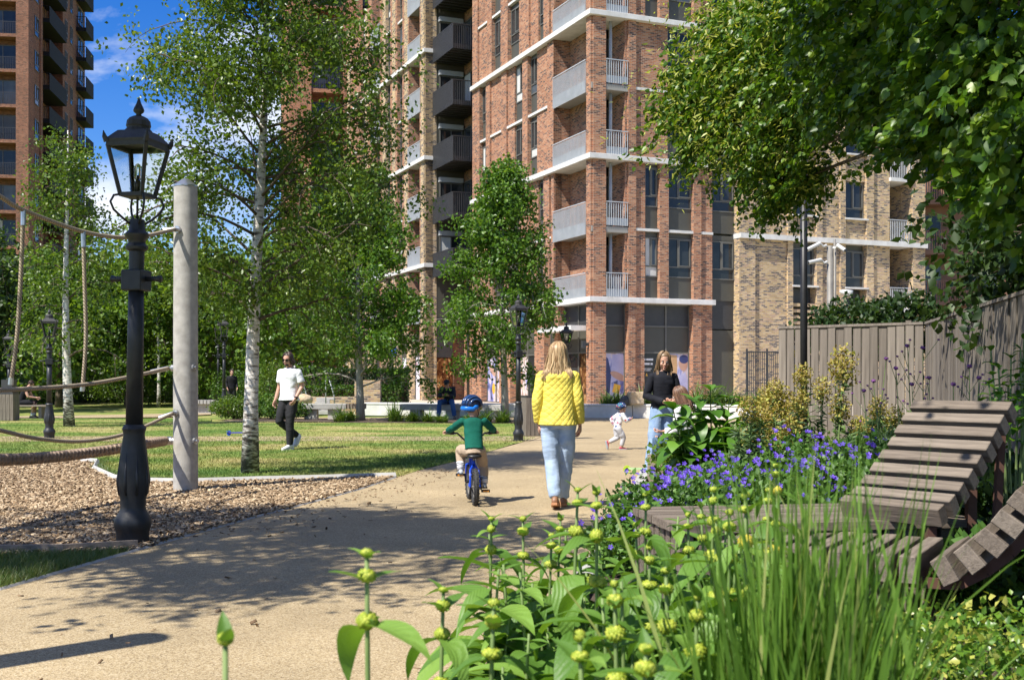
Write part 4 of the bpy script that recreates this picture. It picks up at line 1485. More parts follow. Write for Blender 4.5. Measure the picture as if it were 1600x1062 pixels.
def tree(name, label, cat, base, h, tr, env, zc, nb, nleaf, leaf, leaf_mat, bark, seed, up=0.5, droop=0.6, lean=(0, 0), group=None, sub=5, sig=0.16, tmpl=T_DIAMOND, d_bias=(0, 0, -0.6), clump=14, bend=0.05, stem='trunk'):
    "trunk with limbs (one part) and a crown of separate leaves (one part)"
    rng = np.random.default_rng(seed)
    t = thing(name, label, cat, (base[0], base[1], 0), 0, group)
    mb, lb = MB(), MB()
    nseg = 9
    tp = []
    for i in range(nseg + 1):
        f = i / nseg
        tp.append(np.array([lean[0] * f * h + bend * math.sin(f * 5 + seed), lean[1] * f * h + bend * math.cos(f * 4 + seed) - bend, f * h * 0.97]))
    rad = [tr * (1.22 if i == 0 else 1.0) * (1 - 0.93 * (i / nseg) ** 1.05) + 0.006 for i in range(nseg + 1)]
    mb.tube(tp, rad, 10)
    anchors, weights = [], []
    for b in range(nb):
        f = zc + (0.98 - zc) * ((b + rng.uniform(0, 0.9)) / nb) ** 0.9
        az = b * 2.39996 + rng.uniform(-0.5, 0.5)
        i = min(nseg - 1, int(f * nseg))
        u = f * nseg - i
        p = tp[i] * (1 - u) + tp[i + 1] * u
        reach = env((f - zc) / (1 - zc)) * rng.uniform(0.7, 1.12)
        dirv = np.array([math.cos(az), math.sin(az), up * rng.uniform(0.6, 1.5)])
        dirv /= np.linalg.norm(dirv)
        pts = grow(rng, p, dirv, reach * 1.15, 6, droop, 0.10)
        r0 = max(0.010, tr * 0.30 * (1 - f * 0.75))
        lb.tube(pts, [r0 * (1 - 0.85 * k / 6) + 0.003 for k in range(7)], 5)
        for s_ in range(sub):
            k = rng.uniform(1.6, 6)
            i0 = min(5, int(k))
            q = pts[i0] * (1 - (k - i0)) + pts[i0 + 1] * (k - i0)
            dd = (pts[i0 + 1] - pts[i0]) / np.linalg.norm(pts[i0 + 1] - pts[i0]) * 0.7 + rng.normal(0, 0.55, 3)
            dd /= np.linalg.norm(dd)
            L2 = reach * rng.uniform(0.22, 0.5)
            sp = grow(rng, q, dd, L2, 4, droop * 1.3, 0.14)
            lb.tube(sp, [r0 * 0.35 * (1 - k2 / 4.6) + 0.002 for k2 in range(5)], 4, cap=False)
            for k2 in range(1, 5):
                anchors.append(sp[k2]); weights.append(1.0)
        anchors.append(pts[5]); weights.append(0.7)
        anchors.append(pts[6]); weights.append(0.7)
    mb.build(stem, bark, t, smooth=True)
    lb.build('limbs', M['dark_bark'] if bark is M['birch_bark'] else bark, t, smooth=True)
    A = np.array(anchors)
    A = A[A[:, 2] > 0.25]
    w = rng.uniform(0.3, 1.6, len(A)); w /= w.sum()
    idx = rng.choice(len(A), nleaf, p=w)
    # little sprays: several leaves share a centre
    nc = max(1, nleaf // clump)
    cidx = rng.choice(len(A), nc, p=w)
    cen = A[cidx] + rng.normal(0, sig, (nc, 3))
    which = rng.integers(0, nc, nleaf)
    P = cen[which] + rng.normal(0, sig * 0.55, (nleaf, 3))
    P = P[P[:, 2] > 0.15]
    S = leaf * rng.uniform(0.65, 1.3, len(P))
    leaves('crown', P, S, rng, leaf_mat, t, tmpl, d_bias=d_bias)
    return t

# --- the tall birch in the lawn
bx, by = G(397, 739)
def env_birch(f): return 0.45 + 1.42 * math.sin(min(1, f * 1.05 + 0.12) * PI) ** 0.8 if f < 0.9 else 0.6
tree('birch_tree', 'tall silver birch with white bark and airy crown in the middle of the lawn', 'tree', (bx, by), 8.6, 0.105, env_birch, 0.24, 70, 56000, 0.062, M['birch_leaf'], M['birch_bark'], 4, up=0.85, droop=0.75, lean=(0.02, 0), sub=8, sig=0.15, clump=9, group=None)
bx2, by2 = G(109, 666)
def env_thin(f): return 1.5 * (1 - f) ** 0.6 + 0.25
tree('birch_tree', 'slim young birch with sparse hanging leaves behind the hanging ropes', 'tree', (bx2, by2), 8.4, 0.13, env_thin, 0.2, 34, 8500, 0.10, M['birch_leaf'], M['birch_bark'], 9, up=0.9, droop=1.5, sub=4, sig=0.2, clump=7, lean=(-0.012, 0))
bx3, by3 = G(247, 636)
tree('birch_tree', 'small pale-stemmed sapling far back left of the concrete pole', 'tree', (bx3, by3), 7.0, 0.08, env_thin, 0.3, 22, 5000, 0.14, M['birch_leaf'], M['birch_bark'], 13, up=0.9, droop=0.9, sub=4, sig=0.25)
# --- ornamental pears
def env_pear(f): return 0.35 + 2.05 * (1 - f) ** 0.75 * min(1, 0.65 + f * 2.5)
tree('pear_tree', 'conical green pear tree standing left of the hung dark balconies', 'tree', G(562, 657), 7.9, 0.12, env_pear, 0.12, 60, 33000, 0.115, M['pear_leaf'], M['grey_bark'], 21, up=0.75, droop=0.35, sub=6, sig=0.17, clump=12)
tree('pear_tree', 'conical green pear tree behind the slim lamp post in front of the shops', 'tree', (GY(787, 34.5)), 7.85, 0.11, lambda f: 0.3 + 1.75 * (1 - f) ** 0.8 * min(1, 0.5 + f * 3.2), 0.16, 54, 26000, 0.115, M['pear_leaf'], M['grey_bark'], 27, up=0.75, droop=0.35, sub=6, sig=0.17, clump=12)
# --- trees beyond the lawns
BG = [(-20, 58, 6.8, 3.2, 0, 'dark bushy tree at the left edge behind the far lamp'), (40, 64, 7.5, 3.4, 1, 'dark evergreen behind the slim young birch'),
      (95, 52, 7.2, 3.0, 0, 'mid green tree right of the slim young birch'), (150, 70, 9.0, 4.0, 1, 'broad dark tree behind the second hanging rope'),
      (200, 55, 8.4, 3.2, 0, 'leafy tree directly behind the black lamp post shaft'), (255, 66, 8.6, 3.6, 1, 'dark rounded tree between lamp and concrete pole'),
      (330, 54, 8.2, 3.0, 0, 'bright leafy tree right behind the concrete pole'), (372, 62, 8.2, 3.4, 0, 'leafy tree behind the tall birch trunk'),
      (455, 50, 7.6, 2.6, 0, 'green tree behind the head of the walking man'), (440, 75, 8.0, 3.6, 1, 'dark tree far behind the tall birch in front of the red tower'),
      (-60, 45, 7.0, 3.0, 1, 'dark tree cut by the left edge of the view')]
for i, (px, Y, h, r_, dk, lab) in enumerate(BG):
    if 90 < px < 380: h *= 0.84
    x, y = GY(px, Y)
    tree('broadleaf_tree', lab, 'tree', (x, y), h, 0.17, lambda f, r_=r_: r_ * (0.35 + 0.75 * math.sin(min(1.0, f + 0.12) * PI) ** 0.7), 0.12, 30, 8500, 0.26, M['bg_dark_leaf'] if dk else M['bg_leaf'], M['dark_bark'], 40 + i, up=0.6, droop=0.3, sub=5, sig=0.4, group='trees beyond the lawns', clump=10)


def bush(name, label, loc, rx, ry, h, n, leaf, mat, seed, cat='bush', d_bias=(0, 0, 0.3), tmpl=T_DIAMOND, group=None, kind=None):
    "leafy bush: short stems under a shell and filling of leaves"
    rng = np.random.default_rng(seed)
    t = thing(name, label, cat, (loc[0], loc[1], loc[2] if len(loc) > 2 else 0), 0, group)
    mb = MB()
    for k in range(7):
        a = k * 0.9 + rng.uniform(0, 0.6)
        mb.tube([(0, 0, 0), (rx * 0.3 * math.cos(a), ry * 0.3 * math.sin(a), h * 0.4), (rx * 0.6 * math.cos(a), ry * 0.6 * math.sin(a), h * 0.75)], [0.02, 0.014, 0.006], 5)
    mb.build('stem', M['dark_bark'], t)
    u = unit(rng.normal(0, 1, (n, 3)))
    rad = rng.uniform(0.35, 1.0, n) ** 0.5
    lump = 1 + 0.16 * np.sin(u[:, 0] * 5 + seed) * np.cos(u[:, 1] * 4.3 + seed * 2) + rng.normal(0, 0.05, n)
    P = u * (rad * lump)[:, None] * np.array([rx, ry, h / 2])
    P[:, 2] = P[:, 2] + h * 0.5
    P = P[P[:, 2] > 0.02]
    leaves('foliage', P, leaf * rng.uniform(0.6, 1.3, len(P)), rng, mat, t, tmpl, d_bias=d_bias)
    return t

def hedge(label, loc, L, D, H, n, leaf, mat, seed, rot=0.0):
    rng = np.random.default_rng(seed)
    t = thing('hedge', label, 'hedge', (loc[0], loc[1], loc[2] if len(loc) > 2 else 0), rot)
    m = MB(); m.box(0.08, 0.1, 0, L - 0.08, D - 0.1, H - 0.1)
    m.build('stems', M['dark_bark'], t)
    P = rng.random((n, 3)) * np.array([L, D, H])
    f = rng.integers(0, 3, n)
    P[f == 0, 1] = rng.normal(0, 0.04, (f == 0).sum())
    P[f == 1, 2] = H + rng.normal(0, 0.03, (f == 1).sum())
    leaves('foliage', P, leaf * rng.uniform(0.6, 1.3, n), rng, mat, t)
    return t
hx, hy = GY(474, 43.5)
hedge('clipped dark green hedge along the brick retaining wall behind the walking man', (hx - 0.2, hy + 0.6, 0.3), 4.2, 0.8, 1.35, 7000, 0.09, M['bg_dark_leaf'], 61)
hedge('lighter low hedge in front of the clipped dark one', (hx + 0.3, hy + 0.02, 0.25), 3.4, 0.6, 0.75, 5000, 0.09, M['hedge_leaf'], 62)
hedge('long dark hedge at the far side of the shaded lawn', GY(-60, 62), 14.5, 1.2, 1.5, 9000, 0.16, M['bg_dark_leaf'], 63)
BUSH = [(330, 60, 1.3, 1.7, 'hedge_leaf', 'round clipped shrub right of the concrete pole'), (372, 50, 1.3, 1.7, 'hedge_leaf', 'bright green shrub left of the tall birch trunk'),
        (405, 48, 1.4, 1.5, 'hedge_leaf', 'low shrub in front of the white hoarding'), (425, 39.0, 0.55, 1.9, 'birch_leaf', 'tall yellow-flowered plant beside the arm of the walking man'),
        (365, 36.8, 0.8, 0.75, 'birch_leaf', 'ragged green border plants left of the tall birch trunk'), (402, 37.4, 0.9, 0.8, 'hedge_leaf', 'low border plants behind the tall birch trunk'),
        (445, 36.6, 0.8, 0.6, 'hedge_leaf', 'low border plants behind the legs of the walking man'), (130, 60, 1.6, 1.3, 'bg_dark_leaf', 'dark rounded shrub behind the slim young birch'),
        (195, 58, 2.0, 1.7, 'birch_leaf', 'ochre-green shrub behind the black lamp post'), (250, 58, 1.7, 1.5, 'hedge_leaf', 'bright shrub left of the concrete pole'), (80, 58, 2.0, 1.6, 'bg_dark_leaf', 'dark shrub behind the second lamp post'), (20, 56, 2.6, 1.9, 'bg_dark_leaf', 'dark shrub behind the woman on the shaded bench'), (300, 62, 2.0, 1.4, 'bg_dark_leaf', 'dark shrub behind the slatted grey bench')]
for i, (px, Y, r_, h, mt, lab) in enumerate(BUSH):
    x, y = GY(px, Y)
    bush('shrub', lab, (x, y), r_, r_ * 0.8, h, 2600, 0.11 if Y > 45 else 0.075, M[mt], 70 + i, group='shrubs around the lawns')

# tufts along the front of the low wall and behind it
M['tuft_blade'] = mat_leaf('tuft_blade', [(0.0, (0.04, 0.10, 0.012)), (0.6, (0.10, 0.19, 0.025)), (1.0, (0.24, 0.30, 0.07))], trans=0.3)
def tuft(label, loc, h, r_, n, w, seed, mat=None, group=None, name='grass_tuft', cat='grass tuft', droop=0.5, seg=4):
    "arching strap leaves from one root"
    rng = np.random.default_rng(seed)
    a = rng.uniform(0, 2 * PI, n)
    h = h * 1.0
    out = r_ * np.sqrt(rng.random(n))
    hh = h * rng.uniform(0.3, 1.1, n) * (0.75 + 0.35 * np.sin(a * 2 + seed))
    V, Fc, rn = [], [], []
    t = np.linspace(0, 1, seg + 1)
    dx, dy = np.cos(a), np.sin(a)
    b0 = rng.normal(0, r_ * 0.16, (n, 2))
    X = b0[:, 0:1] + dx[:, None] * out[:, None] * t[None] ** 1.6
    Yv = b0[:, 1:2] + dy[:, None] * out[:, None] * t[None] ** 1.6
    Z = hh[:, None] * (t[None] - droop * (out / max(r_, 1e-6))[:, None] * t[None] ** 3)
    tw = rng.uniform(-0.8, 0.8, n)
    sx, sy = -np.sin(a + tw), np.cos(a + tw)
    W = w * rng.uniform(0.6, 1.2, n)[:, None] * (1 - t[None] ** 2.2 * 0.97) / 2
    Lft = np.stack([X - sx[:, None] * W, Yv - sy[:, None] * W, Z], 2)
    Rgt = np.stack([X + sx[:, None] * W, Yv + sy[:, None] * W, Z], 2)
    V = np.concatenate([Lft, Rgt], 1).reshape(-1, 3)
    k = seg + 1
    q = np.array([(i, i + k, i + k + 1, i + 1) for i in range(seg)])
    Fc = (np.arange(n)[:, None, None] * 2 * k + q[None]).reshape(-1, 4)
    me = raw_mesh('blades', V, Fc, np.repeat(rng.random(n), seg))
    tt = thing(name, label, cat, loc, 0, group)
    link_mesh('blades', me, mat or M['tuft_blade'], tt)
    return tt
TU = [(532, 34.6, 0.62, 0.5, 'green tuft beside the slatted bench end'), (548, 34.9, 0.55, 0.4, 'darker tuft just left of the pear trunk'), (618, 34.6, 0.75, 0.55, 'spiky grass tuft right of the pear trunk'), (645, 34.4, 0.5, 0.5, 'low tuft in front of the concrete bench'),
      (668, 34.2, 0.5, 0.4, 'short tuft left of the seated man'), (690, 34.0, 0.4, 0.4, 'short tuft at the feet of the seated man'), (758, 33.8, 0.6, 0.5, 'grass tuft right of the cyclist helmet'), (785, 33.8, 0.65, 0.5, 'grass tuft between cyclist and slim lamp post'), (735, 33.9, 0.4, 0.4, 'small tuft hidden by the cyclist')]
for i, (px, Y, h, r_, lab) in enumerate(TU):
    tuft(lab, (*GY(px, Y), 0), h, r_, 260, 0.03, 90 + i, group='grass tufts in front of the low wall')
TU2 = [(950, 'grassy clump on the wall beside the corner pillar', 0.9), (965, 'grassy clump behind the dark boulder', 1.0), (1005, 'grassy clump left of the woman in the black sweater', 1.0), (1090, 'grassy clump behind the leafy green plant', 1.1), (1110, 'grassy clump right of the last brick pillar', 1.2), (1135, 'grassy clump in front of the tall dark panel', 1.3), (1155, 'grassy clump at the buff corner', 1.0), (1185, 'grassy clump in front of the dark railings', 0.9), (1025, 'grassy clump behind the woman in the black sweater', 0.8)]
for i, (px, lab, h) in enumerate(TU2):
    tuft(lab, (*GY(px, 38.6), 0.38), h * 0.9, 0.75, 150, 0.03, 110 + i, group='grassy clumps behind the low wall')

# ================================================================== the big lime at the right
LX, LY = 6.2, 6.4
lime = thing('lime_tree', 'large lime tree with dark leafy boughs reaching in from the right edge', 'tree', (LX, LY, 0))
rng = np.random.default_rng(77)
mb = MB()
mb.tube([(0, 0, 0), (0.03, 0.05, 1.2), (0.0, 0.1, 2.6), (-0.1, 0.2, 4.5), (0, 0.2, 7), (0.1, 0.1, 9.2)], [0.30, 0.22, 0.2, 0.17, 0.1, 0.03], 12)
# clumps given as photo column, row, distance, radius, leaves
LC = [(1075, 165, 11.5, 0.28, 500), (1100, 215, 11.3, 0.42, 900), (1085, 130, 11.4, 0.30, 500), (1120, 130, 11.2, 0.42, 900), (1140, 90, 11.0, 0.42, 900), (1165, 160, 10.8, 0.46, 1000), (1180, 215, 10.6, 0.42, 900), (1150, 40, 11, 0.42, 800), (1190, 90, 10.5, 0.5, 1100), (1200, 20, 10.5, 0.5, 900),
      (1215, 250, 10.5, 0.38, 800), (1240, 285, 10.5, 0.22, 420), (1225, 310, 10.5, 0.13, 200), (1268, 272, 10.3, 0.2, 330), (1195, 262, 10.6, 0.18, 300), (1240, 180, 10.2, 0.5, 1100), (1250, 100, 10.0, 0.55, 1200), (1260, 30, 9.8, 0.6, 1200),
      (1300, 190, 9.2, 0.32, 800), (1310, 150, 9.0, 0.5, 1100), (1320, 70, 8.8, 0.55, 1200), (1345, 215, 8.6, 0.26, 600), (1350, 160, 8.4, 0.4, 1000), (1380, 110, 8.0, 0.5, 1100), (1330, 10, 8.5, 0.6, 1100), (1400, 30, 7.8, 0.55, 1100), (1390, 200, 8.2, 0.26, 700),
      (1425, 175, 7.8, 0.36, 900), (1440, 235, 7.9, 0.22, 600), (1460, 130, 7.2, 0.45, 1000), (1480, 60, 7.0, 0.5, 1100), (1490, 210, 7.2, 0.42, 900), (1470, 225, 7.6, 0.2, 600), (1530, 255, 7.8, 0.22, 600), (1530, 150, 6.6, 0.42, 900), (1545, 70, 6.4, 0.45, 900), (1580, 200, 6.6, 0.36, 800), (1590, 190, 6.0, 0.4, 700), (1600, 100, 6.0, 0.42, 800), (1630, 270, 6.2, 0.3, 600), (1530, 10, 6.6, 0.5, 900),
      (1500, 250, 8.4, 0.22, 600), (1590, 260, 7.6, 0.24, 600), (1625, 300, 6.8, 0.2, 400)]
Pl, Dl, Sl = [], [], []
for (px, py, Y, r_, n) in LC:
    far_ = 1.22 if px < 1290 else (1.12 if px < 1450 else 1.0)
    Y, r_ = Y * far_, r_ * far_
    if 1290 < px < 1560: py -= 65
    c = np.array(P3(px, py, Y)) - np.array([LX, LY, 0])
    tip = px < 1290
    n = int(n * (1.9 if tip else 1.15))
    ns = max(4, n // 30)
    outw = c * np.array([1, 1, 0]); outw /= np.linalg.norm(outw)
    for q in range(ns):
        st = c + rng.normal(0, 1, 3) * r_ * np.array([0.5, 0.75, 0.42]) - outw * r_ * 0.3
        d = outw + rng.normal(0, 0.45, 3) * np.array([1, 1, 0.5]) + np.array([0, 0, -0.30])
        d /= np.linalg.norm(d)
        L_ = rng.uniform(0.28, 0.5) if tip else rng.uniform(0.18, 0.3)
        m_ = n // ns
        t = rng.random(m_)
        curve = np.stack([np.zeros(m_), np.zeros(m_), -0.16 * t ** 2], 1)
        sdv = np.cross(d, [0, 0, 1.0]); sdv /= np.linalg.norm(sdv)
        w_ = rng.normal(0, 1, m_) * 0.075 * (1.15 - t)
        Pl.append(st + d * (t * L_)[:, None] + curve + sdv * w_[:, None] + rng.normal(0, 0.018, (m_, 3)))
        Dl.append(d * 0.9 + sdv * (w_ * 9)[:, None] + np.array([0, 0, -0.45]))
        Sl.append(np.full(m_, 0.054 if tip else 0.062))
    # a bough to the clump
    if n >= 500:
        z0 = max(2.0, min(8, c[2] - 0.6 - 0.25 * np.linalg.norm(c[:2])))
        mid = np.array([c[0] * 0.5, c[1] * 0.5, (z0 + c[2]) / 2 + 0.35])
        mb.tube([(0, 0, z0), mid, c * np.array([0.82, 0.82, 1]) + np.array([0, 0, 0.12]), c], [0.06, 0.035, 0.016, 0.005], 5)
# unseen crown above and beyond the frame, widened and thickened to shade the boughs
for k in range(1500):
    a = rng.uniform(0, 2 * PI)
    rr = 5.8 * math.sqrt(rng.random())
    z = rng.uniform(4.4, 9.2)
    f = math.sqrt(max(0.1, 1 - ((z - 5.6) / 4.2) ** 2))
    c = np.array([rr * f * math.cos(a) - 0.5, rr * f * math.sin(a) - 0.4, z])
    wx_, wy_ = c[0] + LX, c[1] + LY
    if wx_ + 0.557 * (z - 0.5) < 3.7 and wy_ + 0.467 * (z - 0.5) > 2.5:
        continue                                  # keep the sun on the flower bed
    if wx_ + 0.557 * (z - 3.5) < 3.2 and wy_ + 0.467 * (z - 3.5) > 9.0:
        continue
    wy = c[1] + LY
    if wy > 0.5 and CAM_H + 860 * wy / F > z and c[0] + LX < 0.45 * wy + 1.3:
        continue
    Pl.append(c + rng.normal(0, 1, (110, 3)) * np.array([0.42, 0.42, 0.25]))
    if k % 5 == 0:
        mb.tube([(0, 0, min(z - 0.8, 7)), c * 0.5 + np.array([0, 0, (z - 0.2) * 0.5]), c], [0.05, 0.03, 0.008], 5)
mb.build('trunk', M['dark_bark'], lime, smooth=True)
NB = len(Dl)
P = np.concatenate(Pl)
far = np.concatenate(Pl[NB:])
D = np.concatenate(Dl + [rng.normal(0, 0.7, (len(far), 3)) + np.array([0, 0, -0.7])])
S = np.concatenate(Sl + [np.full(len(far), 0.085)]) * rng.uniform(0.6, 1.25, len(P))
# the nearest, largest-looking leaves become leaf parts of their own
Wp = P + np.array([LX, LY, 0])
px_ = 800 + F * Wp[:, 0] / Wp[:, 1]
py_ = HOR - F * (Wp[:, 2] - CAM_H) / Wp[:, 1]
vis = (px_ > 1200) & (px_ < 1600) & (py_ > 0) & (py_ < 480)
score = np.where(vis, S / Wp[:, 1], 0) * rng.uniform(0.8, 1.0, len(P))
top = np.argsort(-score)[:290]
rest = np.ones(len(P), bool); rest[top] = False
leaves('crown', P[rest], S[rest], rng, M['lime_leaf'], lime, T_HEART, n_bias=(-0.2, -0.2, 0.6), dirs=D[rest])
# pale bracts that hang among the leaves at the lit tips
tipc = [c for c in LC if c[0] < 1290]
Pb = []
for (px, py, Y, r_, n) in tipc:
    r_ = r_ * 1.22
    c = np.array(P3(px, py, Y * 1.22)) - np.array([LX, LY, 0])
    k = int(n * 0.6)
    Pb.append(c + rng.normal(0, 1, (k, 3)) * r_ * np.array([0.75, 0.8, 0.55]))
Pb = np.concatenate(Pb)
M['bract'] = mat_leaf('bract', [(0.0, (0.30, 0.36, 0.05)), (1.0, (0.50, 0.53, 0.13))], trans=0.4)
T_STRAP = (np.array([(-0.11, 0, 0), (0.11, 0, 0), (-0.13, 0.5, 0.06), (0.13, 0.5, 0.06), (-0.03, 1, -0.05), (0.03, 1, -0.05)]), [(0, 1, 3, 2), (2, 3, 5, 4)])
o = leaves('bracts', Pb, 0.07 * rng.uniform(0.7, 1.2, len(Pb)), rng, M['bract'], lime, T_STRAP, d_bias=(-0.7, 0, -0.5))
tag(o, kind='stuff')
hv_, hf_, _ = leaf_arrays(np.zeros((1, 3)), [1.0], rng, T_HEART)
leaf_meshes = []
for k in range(12):
    V, Fc, rn = leaf_arrays(np.zeros((1, 3)), [1.0], rng, T_HEART, d_bias=(0, 0, -1.2), n_bias=(-0.5, -0.5, 0.6), spread=0.6)
    me = raw_mesh('leaf', V, Fc, rn)
    me.materials.append(M['lime_leaf'])
    leaf_meshes.append(me)
for k, i in enumerate(top):
    put('leaf', leaf_meshes[k % 12], lime, P[i], (0, 0, rng.uniform(-0.5, 0.5)), (S[i],) * 3)

# trees out of the picture at the left, whose shade lies over the path
rng = np.random.default_rng(5)
tree('birch_tree', 'leafy tree standing out of view left of the path, shading it', 'tree', (-5.3, 6.3), 8.4, 0.14, lambda f: 0.5 + 2.2 * math.sin(min(1, f + 0.15) * PI) ** 0.8, 0.50, 44, 26000, 0.10, M['birch_leaf'], M['birch_bark'], 33, up=0.45, droop=0.1, sub=7, sig=0.2, clump=16)
# ================================================================== fence at the right
M['fence_wood'] = mat_noise('fence_wood', (0.115, 0.097, 0.077), (0.24, 0.205, 0.167), 2.2, 0.85, stretch=(9, 9, 1.0), bump_s=0.4, bump_scale=9, bump_d=0.006)
M['fence_wood_b'] = mat_noise('fence_wood_b', (0.15, 0.127, 0.102), (0.285, 0.246, 0.20), 2.0, 0.85, stretch=(9, 9, 1.0), bump_s=0.4, bump_scale=9, bump_d=0.006)
M['fence_wood_c'] = mat_noise('fence_wood_c', (0.09, 0.075, 0.06), (0.20, 0.17, 0.136), 2.4, 0.85, stretch=(9, 9, 1.0), bump_s=0.4, bump_scale=9, bump_d=0.006)
def board_fence(label, p0, p1, h0, h1, seed):
    p0, p1 = Vector((*p0, 0)), Vector((*p1, 0))
    L = (p1 - p0).length
    a = math.atan2(p1.y - p0.y, p1.x - p0.x)
    t = thing('board_fence', label, 'fence', p0, a)
    n = int(L / 0.152)
    rr = random.Random(seed)
    mts = [M['fence_wood'], M['fence_wood_b'], M['fence_wood_c']]
    bm_ = []
    for j in range(6):
        m = MB(); m.box(-0.073, -0.011, 0, 0.073, 0.011, 1.0)
        me = m.mesh('board'); me.materials.append(mts[j % 3]); bm_.append(me)
    for i in range(n):
        h = h0 + (h1 - h0) * i / n
        o = put('board', bm_[rr.randrange(6)], t, ((i + 0.5) * L / n, rr.uniform(-0.006, 0.006), 0.03), (rr.uniform(-0.006, 0.006), rr.uniform(-0.003, 0.003), rr.uniform(-0.03, 0.03)), (1, 1, h - 0.08 + rr.uniform(-0.006, 0.006)))
    for z in (0.45, 1.3, 2.05):
        m = MB(); m.box(0, 0.02, z, L, 0.06, z + 0.09); m.build('rail', M['fence_wood_c'], t)
    m = MB(); m.add([(0, -0.035, h0 - 0.045), (L, -0.035, h1 - 0.045), (L, 0.06, h1 - 0.045), (0, 0.06, h0 - 0.045), (0, -0.03, h0), (L, -0.03, h1), (L, 0.06, h1), (0, 0.06, h0)], [(0, 3, 2, 1), (4, 5, 6, 7), (0, 1, 5, 4), (1, 2, 6, 5), (2, 3, 7, 6), (3, 0, 4, 7)])
    m.build('cap_rail', M['fence_wood'], t)
    for i in range(int(L / 2.4) + 1):
        m = MB(); m.box(i * 2.4, 0.062, 0, i * 2.4 + 0.1, 0.16, (h0 + (h1 - h0) * i * 2.4 / L) + 0.04); m.build('post', M['fence_wood_c'], t)
    return t, a
F0, F1, F2 = GY(1217, 22.0), GY(1443, 20.4), (5.15, 9.6)
fA, angA = board_fence('tall grey weathered board fence facing the path behind the flower bed', F0, F1, 2.33, 2.34, 1)
fB, angB = board_fence('tall shaded board fence running along the right edge of the garden', (F1[0] + 0.03, F1[1] - 0.06), F2, 2.34, 2.34, 2)
# yellow warning sign on the first boards
sg = thing('warning_sign', 'small yellow and white camera warning sign on the first fence boards', 'sign', (F0[0] + 0.20 * 1, F0[1] - 0.12, 1.72), angA)
M['yellow_paint'] = mat_noise('yellow_paint', (0.75, 0.62, 0.02), (0.82, 0.68, 0.03), 3, 0.4)
m = MB(); m.box(0, 0, 0, 0.11, 0.006, 0.235); m.build('plate', M['white_print'], sg)
m = MB(); m.add([(0.012, -0.002, 0.105), (0.098, -0.002, 0.105), (0.055, -0.002, 0.225)], [(0, 1, 2)]); m.add([(0.008, -0.002, 0.02), (0.102, -0.002, 0.02), (0.102, -0.002, 0.095), (0.008, -0.002, 0.095)], [(0, 1, 2, 3)])
m.build('yellow_fields', M['yellow_paint'], sg)
m = MB(); m.add([(0.04, -0.004, 0.125), (0.07, -0.004, 0.125), (0.074, -0.004, 0.15), (0.055, -0.004, 0.165), (0.036, -0.004, 0.15)], [(0, 1, 2, 3, 4)])
for q in range(3): m.add([(0.02, -0.004, 0.03 + q * 0.022), (0.09, -0.004, 0.03 + q * 0.022), (0.09, -0.004, 0.04 + q * 0.022), (0.02, -0.004, 0.04 + q * 0.022)], [(0, 1, 2, 3)])
m.build('symbol', M['dark_metal'], sg)
# dark railings left of the fence
rl = thing('railing_fence', 'dark metal bar railings between the buff wall and the board fence', 'railing', (*GY(1167, 40.0), 0), 0.05)
bar = MB().box(-0.012, -0.006, 0.1, 0.012, 0.006, 2.28).mesh('bar'); bar.materials.append(M['dark_metal'])
for k in range(24):
    put('bar', bar, rl, (0.04 + k * 0.065, 0, 0))
for z in (0.12, 2.22):
    m = MB(); m.box(0, -0.02, z, 1.65, 0.02, z + 0.045); m.build('rail', M['dark_metal'], rl)
for x in (0.0, 0.72, 1.6):
    m = MB(); m.box(x - 0.03, -0.03, 0, x + 0.03, 0.03, 2.36); m.build('post', M['dark_metal'], rl)

# black post in front of the fence, pole with cameras behind it
M['black_paint'] = mat_noise('black_paint', (0.008, 0.008, 0.009), (0.018, 0.018, 0.02), 6, 0.45, bump_s=0.12, bump_scale=40, bump_d=0.003)
bpst = thing('tall_post', 'plain tall black post standing in front of the board fence', 'post', (*GY(1256, 16.5), 0))
m = MB(); m.tube([(0, 0, 0), (0, 0, 4.5)], 0.052, 14); m.build('shaft', M['black_paint'], bpst, smooth=True)
m = MB(); m.lathe([(0.06, 0), (0.06, 0.9), (0.054, 1.0)], 14); m.build('base', M['black_paint'], bpst, smooth=True)
m = MB(); m.tube([(0, 0, 4.5), (0, -0.1, 4.62), (0.0, -0.7, 4.7)], 0.035, 8); m.box(-0.12, -1.1, 4.66, 0.12, -0.6, 4.74); m.build('lamp_arm', M['black_paint'], bpst)
cp = thing('camera_pole', 'pole with white security cameras and a floodlight behind the fence', 'camera pole', (*GY(1297, 26.0), 0))
M['galv'] = mat_noise('galv', (0.16, 0.15, 0.135), (0.24, 0.225, 0.20), 5, 0.6, metallic=0.2)
M['white_plastic'] = mat_noise('white_plastic', (0.5, 0.5, 0.48), (0.6, 0.6, 0.58), 4, 0.4)
m = MB(); m.tube([(0, 0, 0), (0, 0, 4.35)], 0.075, 12); m.tube([(0.1, -0.03, 0), (0.1, -0.03, 4.5)], 0.03, 8); m.build('shaft', M['galv'], cp, smooth=True)
